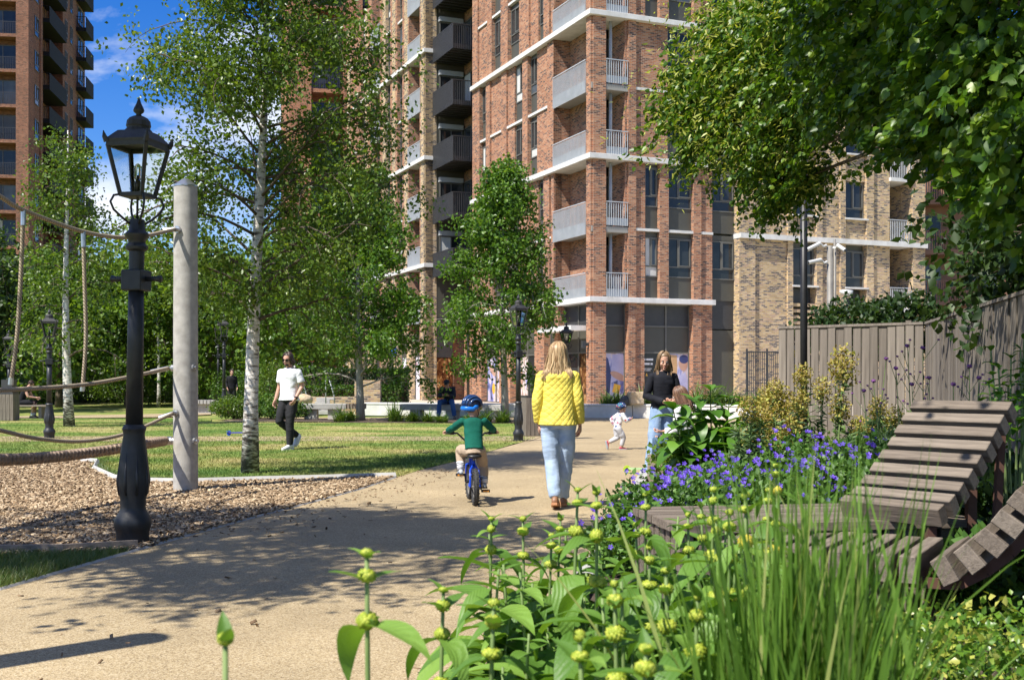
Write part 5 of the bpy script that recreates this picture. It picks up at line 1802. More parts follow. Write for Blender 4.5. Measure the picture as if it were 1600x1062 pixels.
for k, (z, dx, dy, L_, dz) in enumerate(((4.36, -0.36, -0.12, 0.34, -0.16), (3.98, -0.34, -0.16, 0.36, -0.08), (4.3, 0.16, -0.3, 0.24, -0.14))):
    c0 = Vector((dx * 0.25, dy * 0.4, z))
    e = Vector((dx, dy, 0)).normalized()
    a_, b_ = Vector((dx * 0.7, dy * 0.7, z + 0.04)), Vector((dx * 0.7, dy * 0.7, z + 0.04)) + e * L_ + Vector((0, 0, dz))
    m = MB(); m.tube([c0, (c0 + a_) / 2 + Vector((0, 0, -0.05)), a_], 0.03, 6); m.tube([a_, b_], 0.045, 10)
    cmo = m.build('camera', M['white_plastic'], cp, smooth=True, angle=0.6)
    m = MB(); m.tube([b_ - e * 0.004, b_ + e * 0.03], 0.036, 10); m.build('lens', M['dark_metal'], cmo)
m = MB(); m.tube([(0.05, 0, 3.3), (0.22, -0.1, 3.26)], 0.035, 6); m.lathe([(0.06, 0), (0.15, 0.1), (0.16, 0.16), (0.02, 0.17)], 12, (0, 0, 0))
fo = MB(); fo.tube([(0.2, -0.08, 3.3), (0.3, -0.14, 3.28), (0.42, -0.2, 3.22)], [0.04, 0.07, 0.11], 12)
fo.build('floodlight', M['white_plastic'], cp, smooth=True)
# climbing shrub spilling over the fence
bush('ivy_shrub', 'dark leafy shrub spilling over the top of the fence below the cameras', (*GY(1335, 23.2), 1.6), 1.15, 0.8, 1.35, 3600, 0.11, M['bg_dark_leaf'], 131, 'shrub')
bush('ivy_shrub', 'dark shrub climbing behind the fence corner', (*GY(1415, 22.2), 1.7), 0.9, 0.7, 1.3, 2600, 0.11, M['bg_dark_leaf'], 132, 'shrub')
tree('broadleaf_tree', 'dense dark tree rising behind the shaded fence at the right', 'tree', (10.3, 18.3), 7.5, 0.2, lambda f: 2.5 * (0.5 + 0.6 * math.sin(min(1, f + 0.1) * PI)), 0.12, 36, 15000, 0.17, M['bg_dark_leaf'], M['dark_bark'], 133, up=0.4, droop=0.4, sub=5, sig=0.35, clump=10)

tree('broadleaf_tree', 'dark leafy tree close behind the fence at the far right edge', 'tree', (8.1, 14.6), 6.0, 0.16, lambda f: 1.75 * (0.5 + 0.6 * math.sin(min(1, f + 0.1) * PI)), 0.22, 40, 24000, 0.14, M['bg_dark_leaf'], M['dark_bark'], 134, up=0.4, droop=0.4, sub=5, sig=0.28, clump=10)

# ================================================================== lamp posts
M['lamp_iron'] = mat_noise('lamp_iron', (0.010, 0.011, 0.013), (0.024, 0.026, 0.03), 9, 0.5, bump_s=0.25, bump_scale=45, bump_d=0.004)
M['lamp_roof'] = mat_noise('lamp_roof', (0.018, 0.017, 0.016), (0.045, 0.043, 0.04), 14, 0.55, bump_s=0.3, bump_scale=45, bump_d=0.004)
mg, ntg, bsg = new_mat('lamp_glass')
bsg.inputs['Base Color'].default_value = (0.92, 0.96, 0.95, 1)
bsg.inputs['Roughness'].default_value = 0.02
bsg.inputs['IOR'].default_value = 1.12
bsg.inputs['Transmission Weight'].default_value = 1.0
M['lamp_glass'] = mg
M['bulb'] = mat_noise('bulb', (0.7, 0.68, 0.6), (0.8, 0.78, 0.7), 5, 0.2)


def lamp_post(label, loc, rot, s, group='black heritage lamp posts', zs=1.0):
    t = thing('lamp_post', label, 'lamp post', (*loc, 0), rot, group)
    m = MB()
    prof = [(0.21, 0.0), (0.21, 0.03), (0.145, 0.035), (0.145, 0.13), (0.155, 0.15), (0.168, 0.20), (0.164, 0.25), (0.125, 0.31), (0.11, 0.36), (0.118, 0.39), (0.112, 0.42), (0.134, 0.50), (0.143, 0.60), (0.132, 0.74), (0.112, 0.90), (0.094, 1.02), (0.10, 1.05), (0.108, 1.075), (0.096, 1.10), (0.078, 1.115)]
    m.lathe(prof, 20)
    b = m.build('base', M['lamp_iron'], t, smooth=True, angle=0.7)
    lf = MB()
    for k in range(8):
        a = 2 * PI * k / 8
        lf.tube([(0.125 * math.cos(a), 0.125 * math.sin(a), 0.47), (0.137 * math.cos(a), 0.137 * math.sin(a), 0.6), (0.114 * math.cos(a), 0.114 * math.sin(a), 0.85)], [0.012, 0.02, 0.005], 6)
    lf.build('leaf_moulding', M['lamp_iron'], b, smooth=True)
    m = MB(); m.lathe([(0.078, 1.116), (0.073, 1.9), (0.069, 2.36)], 16); m.build('shaft', M['lamp_iron'], t, smooth=True)
    m = MB(); m.box(-0.1, -0.1, 2.34, 0.1, 0.1, 2.53); m.build('ladder_block', M['lamp_iron'], t, bevel=0.012)
    for sx in (-1, 1):
        m = MB()
        m.tube([(sx * 0.095, 0, 2.45), (sx * 0.2, 0, 2.45), (sx * 0.25, 0, 2.45)], [0.022, 0.024, 0.034], 8)
        m.build('ladder_bar', M['lamp_iron'], t, smooth=True)
    m = MB(); m.lathe([(0.069, 2.535), (0.069, 2.7), (0.098, 2.72), (0.102, 2.745), (0.076, 2.78), (0.08, 2.81), (0.106, 2.835), (0.11, 2.86), (0.08, 2.89), (0.072, 2.9), (0.067, 2.995)], 16); m.build('neck', M['lamp_iron'], t, smooth=True, angle=0.7)
    # curled brackets carrying the lantern
    m = MB()
    for k in range(4):
        a = PI / 4 + k * PI / 2
        ca, sa_ = math.cos(a), math.sin(a)
        pts = [(0.06, 2.95), (0.13, 3.0), (0.21, 3.07), (0.24, 3.14), (0.21, 3.2), (0.15, 3.215)]
        m.tube([(r_ * ca, r_ * sa_, z) for r_, z in pts], 0.011, 6)
    m.tube([(0, 0, 2.99), (0, 0, 3.4)], 0.012, 6)
    m.build('bracket', M['lamp_iron'], t, smooth=True)
    # lantern: frame, panes, roof, finial
    zb, zt, rb, rt = 3.215, 3.66, 0.11, 0.193
    c4 = lambda r_, z: [(r_ * sx, r_ * sy, z) for sx, sy in ((-1, -1), (1, -1), (1, 1), (-1, 1))]
    fr = MB()
    B4, T4 = c4(rb, zb), c4(rt, zt)
    for k in range(4):
        fr.beam(B4[k], T4[k], 0.032, 0.032)
        fr.beam(B4[k], B4[(k + 1) % 4], 0.03, 0.035)
        fr.beam(T4[k], T4[(k + 1) % 4], 0.03, 0.04)
    fr.box(-rb + 0.01, -rb + 0.01, zb - 0.02, rb - 0.01, rb - 0.01, zb - 0.008)
    lant = fr.build('lantern', M['lamp_roof'], t)
    for k in range(4):
        a, b_, c_, d_ = [Vector(p) for p in (B4[k], B4[(k + 1) % 4], T4[(k + 1) % 4], T4[k])]
        e = (b_ - a).normalized() * 0.016
        up_ = Vector((0, 0, 0.018))
        g = MB()
        nin = ((b_ - a).cross(d_ - a)).normalized() * 0.003
        q = [a + e + up_, b_ - e + up_, c_ - e - up_, d_ + e - up_]
        g.add([p for p in q] + [p + nin for p in q], [(0, 1, 2, 3), (7, 6, 5, 4), (0, 4, 5, 1), (1, 5, 6, 2), (2, 6, 7, 3), (3, 7, 4, 0)])
        g.build('pane', M['lamp_glass'], lant)
    rf = MB()
    rf.loft([c4(0.202, zt + 0.02), c4(0.207, zt + 0.045), c4(0.165, zt + 0.095), c4(0.13, zt + 0.135)], True)
    rf.lathe([(0.125, zt + 0.13), (0.12, zt + 0.15), (0.105, zt + 0.165), (0.105, zt + 0.18), (0.112, zt + 0.19), (0.105, zt + 0.235), (0.08, zt + 0.265), (0.05, zt + 0.28), (0.03, zt + 0.285)], 16)
    for k in range(4):
        x, y, z = c4(0.207, zt + 0.03)[k]
        rf.tube([(x * 0.95, y * 0.95, z - 0.01), (x * 1.03, y * 1.03, z + 0.035), (x * 1.06, y * 1.06, z + 0.085)], [0.03, 0.022, 0.004], 5)
    rf.build('lantern_roof', M['lamp_roof'], lant)
    m = MB(); m.lathe([(0.03, zt + 0.285), (0.022, zt + 0.30), (0.045, zt + 0.32), (0.05, zt + 0.335), (0.042, zt + 0.36), (0.022, zt + 0.4), (0.010, zt + 0.44), (0.003, zt + 0.455)], 14); m.build('finial', M['lamp_iron'], lant, smooth=True)
    m = MB(); m.lathe([(0.03, 3.24), (0.03, 3.33), (0.022, 3.35)], 10); m.build('lamp_holder', M['galv'], lant, smooth=True)
    m = MB(); m.lathe([(0.02, 3.35), (0.035, 3.39), (0.035, 3.46), (0.02, 3.5), (0.004, 3.51)], 10); m.build('bulb', M['lamp_glass'], lant, smooth=True)
    t.scale = (s, s, s * zs)
    return t
# built for the near one: base row 852 -> about 9.1 m
Yl = F * CAM_H / (852 - HOR)
Hn = CAM_H + (HOR - 153) * Yl / F
lamp0 = lamp_post('large black heritage lamp post nearest on the left between chips and path', ((207 - 800) * Yl / F, Yl), R(-13), 0.87, zs=Hn / 4.115 / 0.87)
lamp0.rotation_euler[1] = 0.016                # it leans a touch
def lamp_copy(label, px, Y, topy, rot, wide=None):
    H = CAM_H + (HOR - topy) * Y / F
    s = H / 4.115
    return copy_tree(lamp0, (*GY(px, Y), 0), rot, (s if wide is None else wide, s if wide is None else wide, s), label)
lamp_copy('black lamp post on the lawn left of the slim young birch', 77, 25.2, 482, 0.3, 0.76)
lamp_copy('slim black lamp post beside the path in front of the conical pear tree', 810, F * CAM_H / (689 - HOR), 459, 0.5, 0.70)
lamp_copy('black lamp post in deep shade at the far left edge', 14, 38, 515, 0.2, 0.76)
lamp_copy('distant black lamp post just left of the yellow jacket behind the pear tree', 885, 36.0, 503, 0.3, 0.78)
lamp_copy('distant black lamp post in front of the bushes right of the concrete pole', 350, 39.5, 490, 0.3, 0.7)
lamp_copy('farthest black lamp post beside the round clipped shrub', 341, 50.0, 500, 0.3, 0.72)

# ================================================================== rope play frame
M['pole_concrete'] = mat_noise('pole_concrete', (0.30, 0.285, 0.255), (0.47, 0.45, 0.41), 9, 0.85, bump_s=0.3, bump_scale=55, bump_d=0.004)
def mat_rope(name, c0, c1, freq, ang=1.0):
    m, nt, bs = new_mat(name)
    t = node(nt, 'ShaderNodeTexCoord')
    w = node(nt, 'ShaderNodeTexWave', Scale=freq)
    w.bands_direction = 'DIAGONAL'
    nt.links.new(t.outputs['Object'], w.inputs['Vector'])
    r = ramp(nt, [(0.2, c0), (0.8, c1)])
    nt.links.new(w.outputs['Fac'], r.inputs['Fac'])
    nt.links.new(r.outputs['Color'], bs.inputs['Base Color'])
    bs.inputs['Roughness'].default_value = 0.85
    bump(nt, bs, w.outputs['Fac'], 0.6, 0.006)
    return m
M['rope'] = mat_rope('rope', (0.22, 0.17, 0.115), (0.45, 0.37, 0.26), 18)
M['thick_rope'] = mat_noise('thick_rope', (0.20, 0.14, 0.10), (0.42, 0.31, 0.22), 22, 0.9, bump_s=0.5, bump_scale=70, bump_d=0.006)
M['steel'] = mat_noise('steel', (0.45, 0.45, 0.46), (0.6, 0.6, 0.6), 6, 0.3, metallic=0.9)
PY = F * CAM_H / (768 - HOR)
def play_pole(label, loc, h, holes):
    t = thing('concrete_pole', label, 'play pole', (*loc, 0), 0, 'concrete poles of the rope play frame')
    m = MB(); m.lathe([(0.142, 0), (0.141, h * 0.5), (0.135, h - 0.1)], 28); m.build('shaft', M['pole_concrete'], t, smooth=True, angle=0.6)
    m = MB(); m.lathe([(0.139, h - 0.1), (0.139, h - 0.085), (0.05, h - 0.015), (0.02, h)], 28); m.build('cap', M['steel'], t, smooth=True, angle=0.6)
    for (a, z) in holes:
        m = MB()
        d = Vector((math.cos(a), math.sin(a), 0))
        m.tube([d * 0.13 + Vector((0, 0, z)), d * 0.165 + Vector((0, 0, z))], 0.042, 10)
        m.tube([d * 0.165 + Vector((0, 0, z)), d * 0.19 + Vector((0, 0, z))], 0.022, 8)
        m.build('anchor', M['steel'], t, smooth=True, angle=0.5)
    return t
px0 = ((290 - 800) * PY / F, PY)
zz = lambda py: CAM_H + (HOR - py) * PY / F
Hp = zz(279)
play_pole('tall concrete pole with steel cone cap and rope anchors beside the wood chips', px0, Hp, [(-PI * 0.62, zz(361)), (-PI * 0.95, zz(575)), (-PI * 0.68, zz(644)), (-PI * 1.0, zz(689)), (-PI * 0.18, zz(574)), (-PI * 0.15, zz(688))])
play_pole('second concrete pole, unseen left of the path, added for the shadow it throws', (-3.87, 4.06), 3.75, [])  # unseen pole placed to throw a tapering shadow over the path

play_pole('third concrete pole of the rope frame, out of view where the ropes end', (-4.72, 9.45), 3.75, [])


def catmull(pts, n=10):
    P_ = [Vector(p) for p in pts]
    P_ = [P_[0] * 2 - P_[1]] + P_ + [P_[-1] * 2 - P_[-2]]
    out = []
    for i in range(1, len(P_) - 2):
        for k in range(n):
            t = k / n
            a, b, c, d = P_[i - 1:i + 3]
            out.append(0.5 * (2 * b + (c - a) * t + (2 * a - 5 * b + 4 * c - d) * t * t + (3 * b - a - 3 * c + d) * t ** 3))
    out.append(P_[-2])
    return out
def rope(name, label, pts, r_, mat, fit=None, n=10, braid=False):
    path = catmull(pts, n)
    if braid:
        o = thing(name, label, 'rope')
        c = MB(); c.tube(path, r_ * 0.62, 8); c.build('core', mat, o, smooth=True)
        # braided strands winding round the core
        Ls = [0.0]
        for a, b in zip(path, path[1:]): Ls.append(Ls[-1] + (b - a).length)
        for k in range(6):
            sgn = 1 if k % 2 else -1
            pts_ = []
            tot = Ls[-1]
            N = int(tot / 0.012)
            for i in range(N + 1):
                s = tot * i / N
                j = min(len(path) - 2, max(0, next((q for q in range(len(Ls) - 1) if Ls[q + 1] >= s), len(Ls) - 2)))
                u = (s - Ls[j]) / max(1e-6, Ls[j + 1] - Ls[j])
                p = path[j].lerp(path[j + 1], u)
                tg = (path[j + 1] - path[j]).normalized()
                s1 = tg.cross(Vector((0, 0, 1))).normalized()
                s2 = s1.cross(tg)
                ph = sgn * 2 * PI * s / 0.2 + (k // 2) * 2 * PI / 3
                wv = r_ * (0.72 + 0.1 * math.sin(3 * ph))
                pts_.append(p + s1 * math.cos(ph) * wv + s2 * math.sin(ph) * wv)
            sm = MB(); sm.tube(pts_, r_ * 0.34, 5); sm.build('strand', mat, o, smooth=True)
    else:
        o = thing(name, label, 'rope')
        m = MB(); m.tube(path, r_, 8); m.build('cord', mat, o, smooth=True)
    for (a, b, rr) in (fit or []):
        m = MB(); m.tube([a, b], rr, 8); m.build('ferrule', M['steel'], o, smooth=True, angle=0.5)
    return o
YR = 12.9
endT = Vector((px0[0] - 0.07, px0[1] - 0.16, zz(361)))
top_pts = [P3(-70, 268, 9.4), P3(0, 307, 10.2), P3(36, 328, 10.7), P3(130, 362, 11.7), P3(205, 371, 12.4), endT]
rope('climbing_rope', 'top cable of the rope frame sagging to the upper anchor of the pole', top_pts, 0.022, M['rope'], [(endT + Vector((-0.14, 0, -0.005)), endT, 0.026)])
rope('hanging_rope', 'left rope hanging from the top cable at the picture edge', [P3(36.5, 331, 10.7), P3(33, 420, 10.72), P3(27, 520, 10.74), P3(17, 598, 10.76)], 0.021, M['rope'], [(P3(36.5, 329, 10.7), P3(36.3, 352, 10.7), 0.025), (P3(17.5, 590, 10.76), P3(16.5, 601, 10.76), 0.026)])
rope('hanging_rope', 'right rope hanging from the top cable in front of the slim birch', [P3(130, 364, 11.7), P3(132, 440, 11.72), P3(134, 530, 11.74), P3(129, 606, 11.76)], 0.021, M['rope'], [(P3(130, 362, 11.7), P3(130.5, 386, 11.7), 0.025), (P3(129.5, 598, 11.76), P3(128.5, 611, 11.76), 0.026)])
eM = Vector((px0[0] - 0.19, px0[1] - 0.03, zz(575)))
rope('climbing_rope', 'tight middle hand rope reaching the pole above head of the lower ones', [P3(-60, 608, 9.6), P3(0, 609, 10.2), P3(120, 602, 11.6), P3(205, 588, 12.4), eM], 0.021, M['rope'], [(eM + Vector((-0.2, -0.02, -0.045)), eM, 0.028)])
eL = Vector((px0[0] - 0.1, px0[1] - 0.16, zz(645)))
rope('climbing_rope', 'slack lower rope curving up to the big bolt on the pole', [P3(-60, 660, 9.6), P3(0, 672, 10.2), P3(60, 685, 11.0), P3(130, 689, 11.8), P3(200, 676, 12.4), eL], 0.020, M['rope'], [(eL + Vector((-0.16, 0, -0.05)), eL, 0.026)])
eB = Vector((px0[0] - 0.19, px0[1], zz(688)))
rope('walking_rope', 'thick braided brown rope slung low over the wood chips', [P3(-60, 716, 9.5), P3(0, 717, 10.2), P3(70, 714, 11.0), P3(150, 705, 11.9), P3(220, 694, 12.6), eB + Vector((-0.05, 0, 0))], 0.055, M['thick_rope'], [(eB + Vector((-0.07, 0, -0.005)), eB + Vector((0.03, 0, 0)), 0.05)], braid=True)

# ================================================================== bins, shaded bench
def slat_bin(label, loc, w, h, rot, top):
    t = thing('litter_bin', label, 'litter bin', (*loc, 0), rot, 'timber slatted litter bins')
    m = MB(); m.box(-w / 2 + 0.03, -w / 2 + 0.03, 0.03, w / 2 - 0.03, w / 2 - 0.03, h - 0.04); m.build('liner', M['dark_metal'], t)
    sw_ = w / 4
    sm = MB().box(-sw_ / 2 + 0.006, -0.014, 0.02, sw_ / 2 - 0.006, 0.014, h - 0.03).mesh('slat'); sm.materials.append(M['fence_wood'])
    for k in range(4):
        for (rz, dx, dy) in ((0, 0, -w / 2 + 0.012), (PI / 2, w / 2 - 0.012, 0), (0, 0, w / 2 - 0.012), (PI / 2, -w / 2 + 0.012, 0)):
            o_ = -w / 2 + sw_ * (k + 0.5)
            put('slat', sm, t, (o_ if rz == 0 else dx, dy if rz == 0 else o_, 0), (0, 0, rz))
    m = MB(); m.box(-w / 2 + 0.01, -w / 2 + 0.01, h - 0.03, w / 2 - 0.01, w / 2 - 0.01, h + 0.02); m.build('lid', M['dark_metal'], t)
    if top:
        m = MB(); m.box(-w / 2 + 0.06, -w / 2 + 0.06, h + 0.02, w / 2 - 0.06, w / 2 - 0.06, h + 0.42); m.build('hood', M['dark_metal'], t)
    return t
slat_bin('grey timber slatted bin beside the path, half behind the yellow jacket', GY(831, F * CAM_H / (681 - HOR)), 0.42, CAM_H + (HOR - 619) * 26.2 / F, 0.3, False)
slat_bin('pale timber slatted bin with dark hood at the left edge', GY(14, 35.5), 0.46, 0.86, 0.0, True)
sb = thing('timber_bench', 'slatted timber bench in the shade where a woman sits', 'bench', (*GY(36, 37.4), 0), 0.1)
sm = MB().box(-0.8, -0.035, 0.40, 0.8, 0.035, 0.45).mesh('slat'); sm.materials.append(M['old_wood'])
for k in range(5):
    put('slat', sm, sb, (0, -0.2 + k * 0.1, 0))
for x in (-0.6, 0.55):
    m = MB(); m.box(x, -0.22, 0, x + 0.1, 0.22, 0.4); m.build('leg', M['dark_metal'], sb)
# ================================================================== people
SCRATCH = []


def fuse(mb, voxel, smooth=6, crease=0.0, seed=0, disp=0.0, dscale=(9, 9, 22)):
    "melt overlapping lofts into one continuous skin"
    from mathutils import noise as mnoise
    me = bpy.data.meshes.new('tmp')
    me.from_pydata(mb.v, [], mb.f)
    o = bpy.data.objects.new('tmp', me)
    if 'workbench' not in bpy.data.scenes:
        bpy.data.scenes.new('workbench')
    ws = bpy.data.scenes['workbench']            # small scratch scene: melting there is quick
    ws.collection.objects.link(o)
    r = o.modifiers.new('r', 'REMESH'); r.mode = 'VOXEL'; r.voxel_size = voxel
    s = o.modifiers.new('s', 'SMOOTH'); s.factor = 0.5; s.iterations = smooth
    ws.view_layers[0].update()
    out = bpy.data.meshes.new_from_object(o.evaluated_get(ws.view_layers[0].depsgraph))
    ws.collection.objects.unlink(o)
    SCRATCH.extend((o, me))
    if disp:
        nv = len(out.vertices)
        co, no = np.empty(nv * 3), np.empty(nv * 3)
        out.vertices.foreach_get('co', co)
        out.vertices.foreach_get('normal', no)
        P_, N_ = co.reshape(-1, 3), no.reshape(-1, 3)
        nf = mnoise.noise
        dd = np.array([nf((x * dscale[0] + seed, y * dscale[1], z * dscale[2] + 3 * nf((x * 5, y * 5, z * 3 + seed)))) for x, y, z in P_.tolist()])
        out.vertices.foreach_set('co', (P_ + N_ * (dd * disp)[:, None]).ravel())
    out.polygons.foreach_set('use_smooth', np.ones(len(out.polygons), dtype=bool))
    return out


def mesh_add(mb, me, M4=None):
    vs_ = [(M4 @ v.co) if M4 is not None else v.co.copy() for v in me.vertices]
    mb.add(vs_, [tuple(p.vertices) for p in me.polygons])


def lerp(a, b, t): return Vector(a) * (1 - t) + Vector(b) * t


def ring(c, side, up, hw, hd, n=18, sq=2.4):
    side = Vector(side).normalized(); up = Vector(up).normalized()
    f = up.cross(side).normalized()
    out = []
    for k in range(n):
        a = 2 * PI * k / n
        ca, sa_ = math.cos(a), math.sin(a)
        ca = math.copysign(abs(ca) ** (2 / sq), ca); sa_ = math.copysign(abs(sa_) ** (2 / sq), sa_)
        out.append(Vector(c) + side * ca * hw + f * sa_ * hd)
    return out


def limb(mb, a, b, c, ra, rb, rc, calf=1.0, n=12):
    "two-bone tapered limb with a little muscle"
    a, b, c = Vector(a), Vector(b), Vector(c)
    pts = [a, lerp(a, b, 0.35), lerp(a, b, 0.75), b, lerp(b, c, 0.3), lerp(b, c, 0.7), c]
    rad = [ra, ra * 0.97, ra * 0.35 + rb * 0.72, rb, (rb * 0.62 + rc * 0.42) * calf, rb * 0.3 + rc * 0.75, rc]
    mb.tube(pts, rad, n)


def hand_mb(mb, wrist, d, nrm, L, curl=0.5, left=True, splay=0.12):
    "palm, four bent fingers of different length and a thumb from the side of the palm"
    w = Vector(wrist); d = Vector(d).normalized(); nrm = Vector(nrm); nrm = (nrm - d * nrm.dot(d)).normalized()
    s = d.cross(nrm) * (1 if left else -1)          # towards the thumb
    k = L / 0.18
    pl = 0.092 * k
    rings = []
    for t, hw, hd in ((-0.12, 0.024, 0.02), (0.1, 0.03, 0.017), (0.5, 0.040, 0.016), (0.9, 0.041, 0.013), (1.0, 0.036, 0.009)):
        c = w + d * pl * t
        rings.append([c + s * math.cos(a) * hw * k + nrm * math.sin(a) * hd * k for a in [2 * PI * i / 10 for i in range(10)]])
    mb.loft(rings)
    for i, (off, fl_) in enumerate(((0.029, 0.072), (0.010, 0.08), (-0.010, 0.074), (-0.028, 0.058))):
        p = w + d * pl * 0.93 + s * off * k
        dirv = (d + s * off * splay * 20 * k * 0.2).normalized()
        pts = [p - d * 0.02 * k, p]
        a = 0.0
        for seg, fr_ in enumerate((0.45, 0.32, 0.23)):
            a += curl * (0.55, 0.75, 0.6)[seg] * (1 + 0.08 * i)
            dv = dirv * math.cos(a) + nrm * math.sin(a)
            pts.append(pts[-1] + dv * fl_ * fr_ * k)
        mb.tube(pts, [0.0095 * k, 0.0092 * k, 0.0085 * k, 0.0078 * k, 0.005 * k], 7)
    tp = w + d * pl * 0.25 + s * 0.03 * k
    t1 = tp + (s * 0.75 + d * 0.75 + nrm * 0.25).normalized() * 0.035 * k
    t2 = t1 + (s * 0.25 + d * 0.9 + nrm * (0.3 + 0.4 * curl)).normalized() * 0.03 * k
    t3 = t2 + (d * 0.85 + nrm * (0.4 + 0.5 * curl)).normalized() * 0.024 * k
    mb.tube([tp - s * 0.012 * k, tp, t1, t2, t3], [0.013 * k, 0.0125 * k, 0.0115 * k, 0.0095 * k, 0.006 * k], 7)


def head_mesh(k, child=False, voxel=0.0065):
    m = MB()
    m.ellipsoid((0, -0.012, 0.022), 0.074, 0.094, 0.092, 18, 12)
    m.ellipsoid((0, 0.022, -0.030), 0.060, 0.068, 0.078 if not child else 0.066, 16, 10)
    m.ellipsoid((0, 0.012, -0.062), 0.052, 0.066, 0.046, 14, 8)                 # jaw
    m.ellipsoid((0, 0.070, -0.094 if not child else -0.08), 0.026, 0.022, 0.020, 10, 6)      # chin
    m.tube([(0, 0.082, 0.020), (0, 0.098, -0.006), (0, 0.108, -0.026)], [0.008, 0.010, 0.013], 8)   # nose
    for s in (-1, 1):
        m.ellipsoid((s * 0.012, 0.095, -0.030), 0.010, 0.010, 0.008, 8, 5)
        m.ellipsoid((s * 0.077, -0.012, -0.012), 0.010, 0.022, 0.032, 10, 6)    # ear
        m.ellipsoid((s * 0.030, 0.078, 0.026), 0.020, 0.010, 0.007, 8, 5)       # brow
        m.ellipsoid((s * 0.040, 0.062, -0.028), 0.022, 0.022, 0.020, 8, 6)      # cheek
    m.ellipsoid((0, 0.090, -0.060), 0.020, 0.010, 0.011, 10, 6)                 # lips
    me = fuse(m, voxel, 3)
    return me


def mat_cloth(name, c0, c1, scale=3.0, rough=0.85, weave=180, bs_=0.25, stretch=None):
    m, nt, bs = new_mat(name)
    t = node(nt, 'ShaderNodeTexCoord')
    n = node(nt, 'ShaderNodeTexNoise', Scale=scale, Detail=5)
    mp_ = node(nt, 'ShaderNodeMapping')
    if stretch: mp_.inputs['Scale'].default_value = stretch
    nt.links.new(t.outputs['Object'], mp_.inputs['Vector'])
    nt.links.new(mp_.outputs['Vector'], n.inputs['Vector'])
    r = ramp(nt, [(0.3, c0), (0.7, c1)])
    nt.links.new(n.outputs['Fac'], r.inputs['Fac'])
    nt.links.new(r.outputs['Color'], bs.inputs['Base Color'])
    bs.inputs['Roughness'].default_value = rough
    bs.inputs['Specular IOR Level'].default_value = 0.2
    n2 = node(nt, 'ShaderNodeTexNoise', Scale=7.0, Detail=6, Roughness=0.6)
    mp2 = node(nt, 'ShaderNodeMapping'); mp2.inputs['Scale'].default_value = (1, 1, 2.6)
    nt.links.new(t.outputs['Object'], mp2.inputs['Vector'])
    nt.links.new(mp2.outputs['Vector'], n2.inputs['Vector'])
    bump(nt, bs, n2.outputs['Fac'], bs_, 0.03)
    return m


def mat_quilt(name, col0, col1, cell=0.046):
    m, nt, bs = new_mat(name)
    t = node(nt, 'ShaderNodeTexCoord')
    sp = node(nt, 'ShaderNodeSeparateXYZ')
    nt.links.new(t.outputs['Object'], sp.inputs['Vector'])
    def mth(op, a, b=None):
        n = node(nt, 'ShaderNodeMath', operation=op)
        for i, v in enumerate((a, b)):
            if v is None: continue
            if isinstance(v, (int, float)): n.inputs[i].default_value = v
            else: nt.links.new(v, n.inputs[i])
        return n.outputs[0]
    hx = mth('ADD', sp.outputs['X'], mth('MULTIPLY', sp.outputs['Y'], 0.8))
    f = PI / cell
    a = mth('ABSOLUTE', mth('SINE', mth('MULTIPLY', mth('ADD', hx, mth('MULTIPLY', sp.outputs['Z'], 1.0)), f * 0.72)))
    b = mth('ABSOLUTE', mth('SINE', mth('MULTIPLY', mth('SUBTRACT', hx, mth('MULTIPLY', sp.outputs['Z'], 1.0)), f * 0.72)))
    h = mth('POWER', mth('MULTIPLY', a, b), 0.45)
    n = node(nt, 'ShaderNodeTexNoise', Scale=9.0, Detail=5)
    nt.links.new(t.outputs['Object'], n.inputs['Vector'])
    hh = mth('ADD', h, mth('MULTIPLY', n.outputs['Fac'], 0.8))
    r = ramp(nt, [(0.3, col0), (0.7, col1)])
    nt.links.new(n.outputs['Fac'], r.inputs['Fac'])
    nt.links.new(r.outputs['Color'], bs.inputs['Base Color'])
    bs.inputs['Roughness'].default_value = 0.6
    bs.inputs['Specular IOR Level'].default_value = 0.3
    bump(nt, bs, hh, 0.6, 0.010)
    return m


def mat_skin(name, c):
    m = mat_noise(name, tuple(x * 0.92 for x in c), tuple(min(1, x * 1.06) for x in c), 12, 0.5, spec=0.35)
    bs = m.node_tree.nodes['Principled BSDF']
    bs.inputs['Subsurface Weight'].default_value = 0.08
    bs.inputs['Subsurface Radius'].default_value = (0.02, 0.008, 0.004)
    return m


def mat_hair(name, c0, c1):
    m, nt, bs = new_mat(name)
    a = node(nt, 'ShaderNodeAttribute', attribute_name='rnd')
    r = ramp(nt, [(0.0, c0), (1.0, c1)])
    nt.links.new(a.outputs['Fac'], r.inputs['Fac'])
    nt.links.new(r.outputs['Color'], bs.inputs['Base Color'])
    bs.inputs['Roughness'].default_value = 0.42
    bs.inputs['Specular IOR Level'].default_value = 0.5
    return m

M['skin'] = mat_skin('skin', (0.56, 0.32, 0.23))
M['skin_child'] = mat_skin('skin_child', (0.60, 0.36, 0.26))
M['lip'] = mat_noise('lip', (0.36, 0.12, 0.10), (0.42, 0.15, 0.12), 10, 0.4)
M['eye_white'] = mat_noise('eye_white', (0.6, 0.58, 0.55), (0.7, 0.68, 0.65), 10, 0.2)
M['eye_dark'] = mat_noise('eye_dark', (0.02, 0.015, 0.01), (0.04, 0.03, 0.02), 10, 0.2)
M['sole'] = mat_noise('sole', (0.60, 0.58, 0.54), (0.70, 0.68, 0.64), 8, 0.7)
M['sole_dark'] = mat_noise('sole_dark', (0.03, 0.03, 0.03), (0.06, 0.06, 0.06), 8, 0.8)


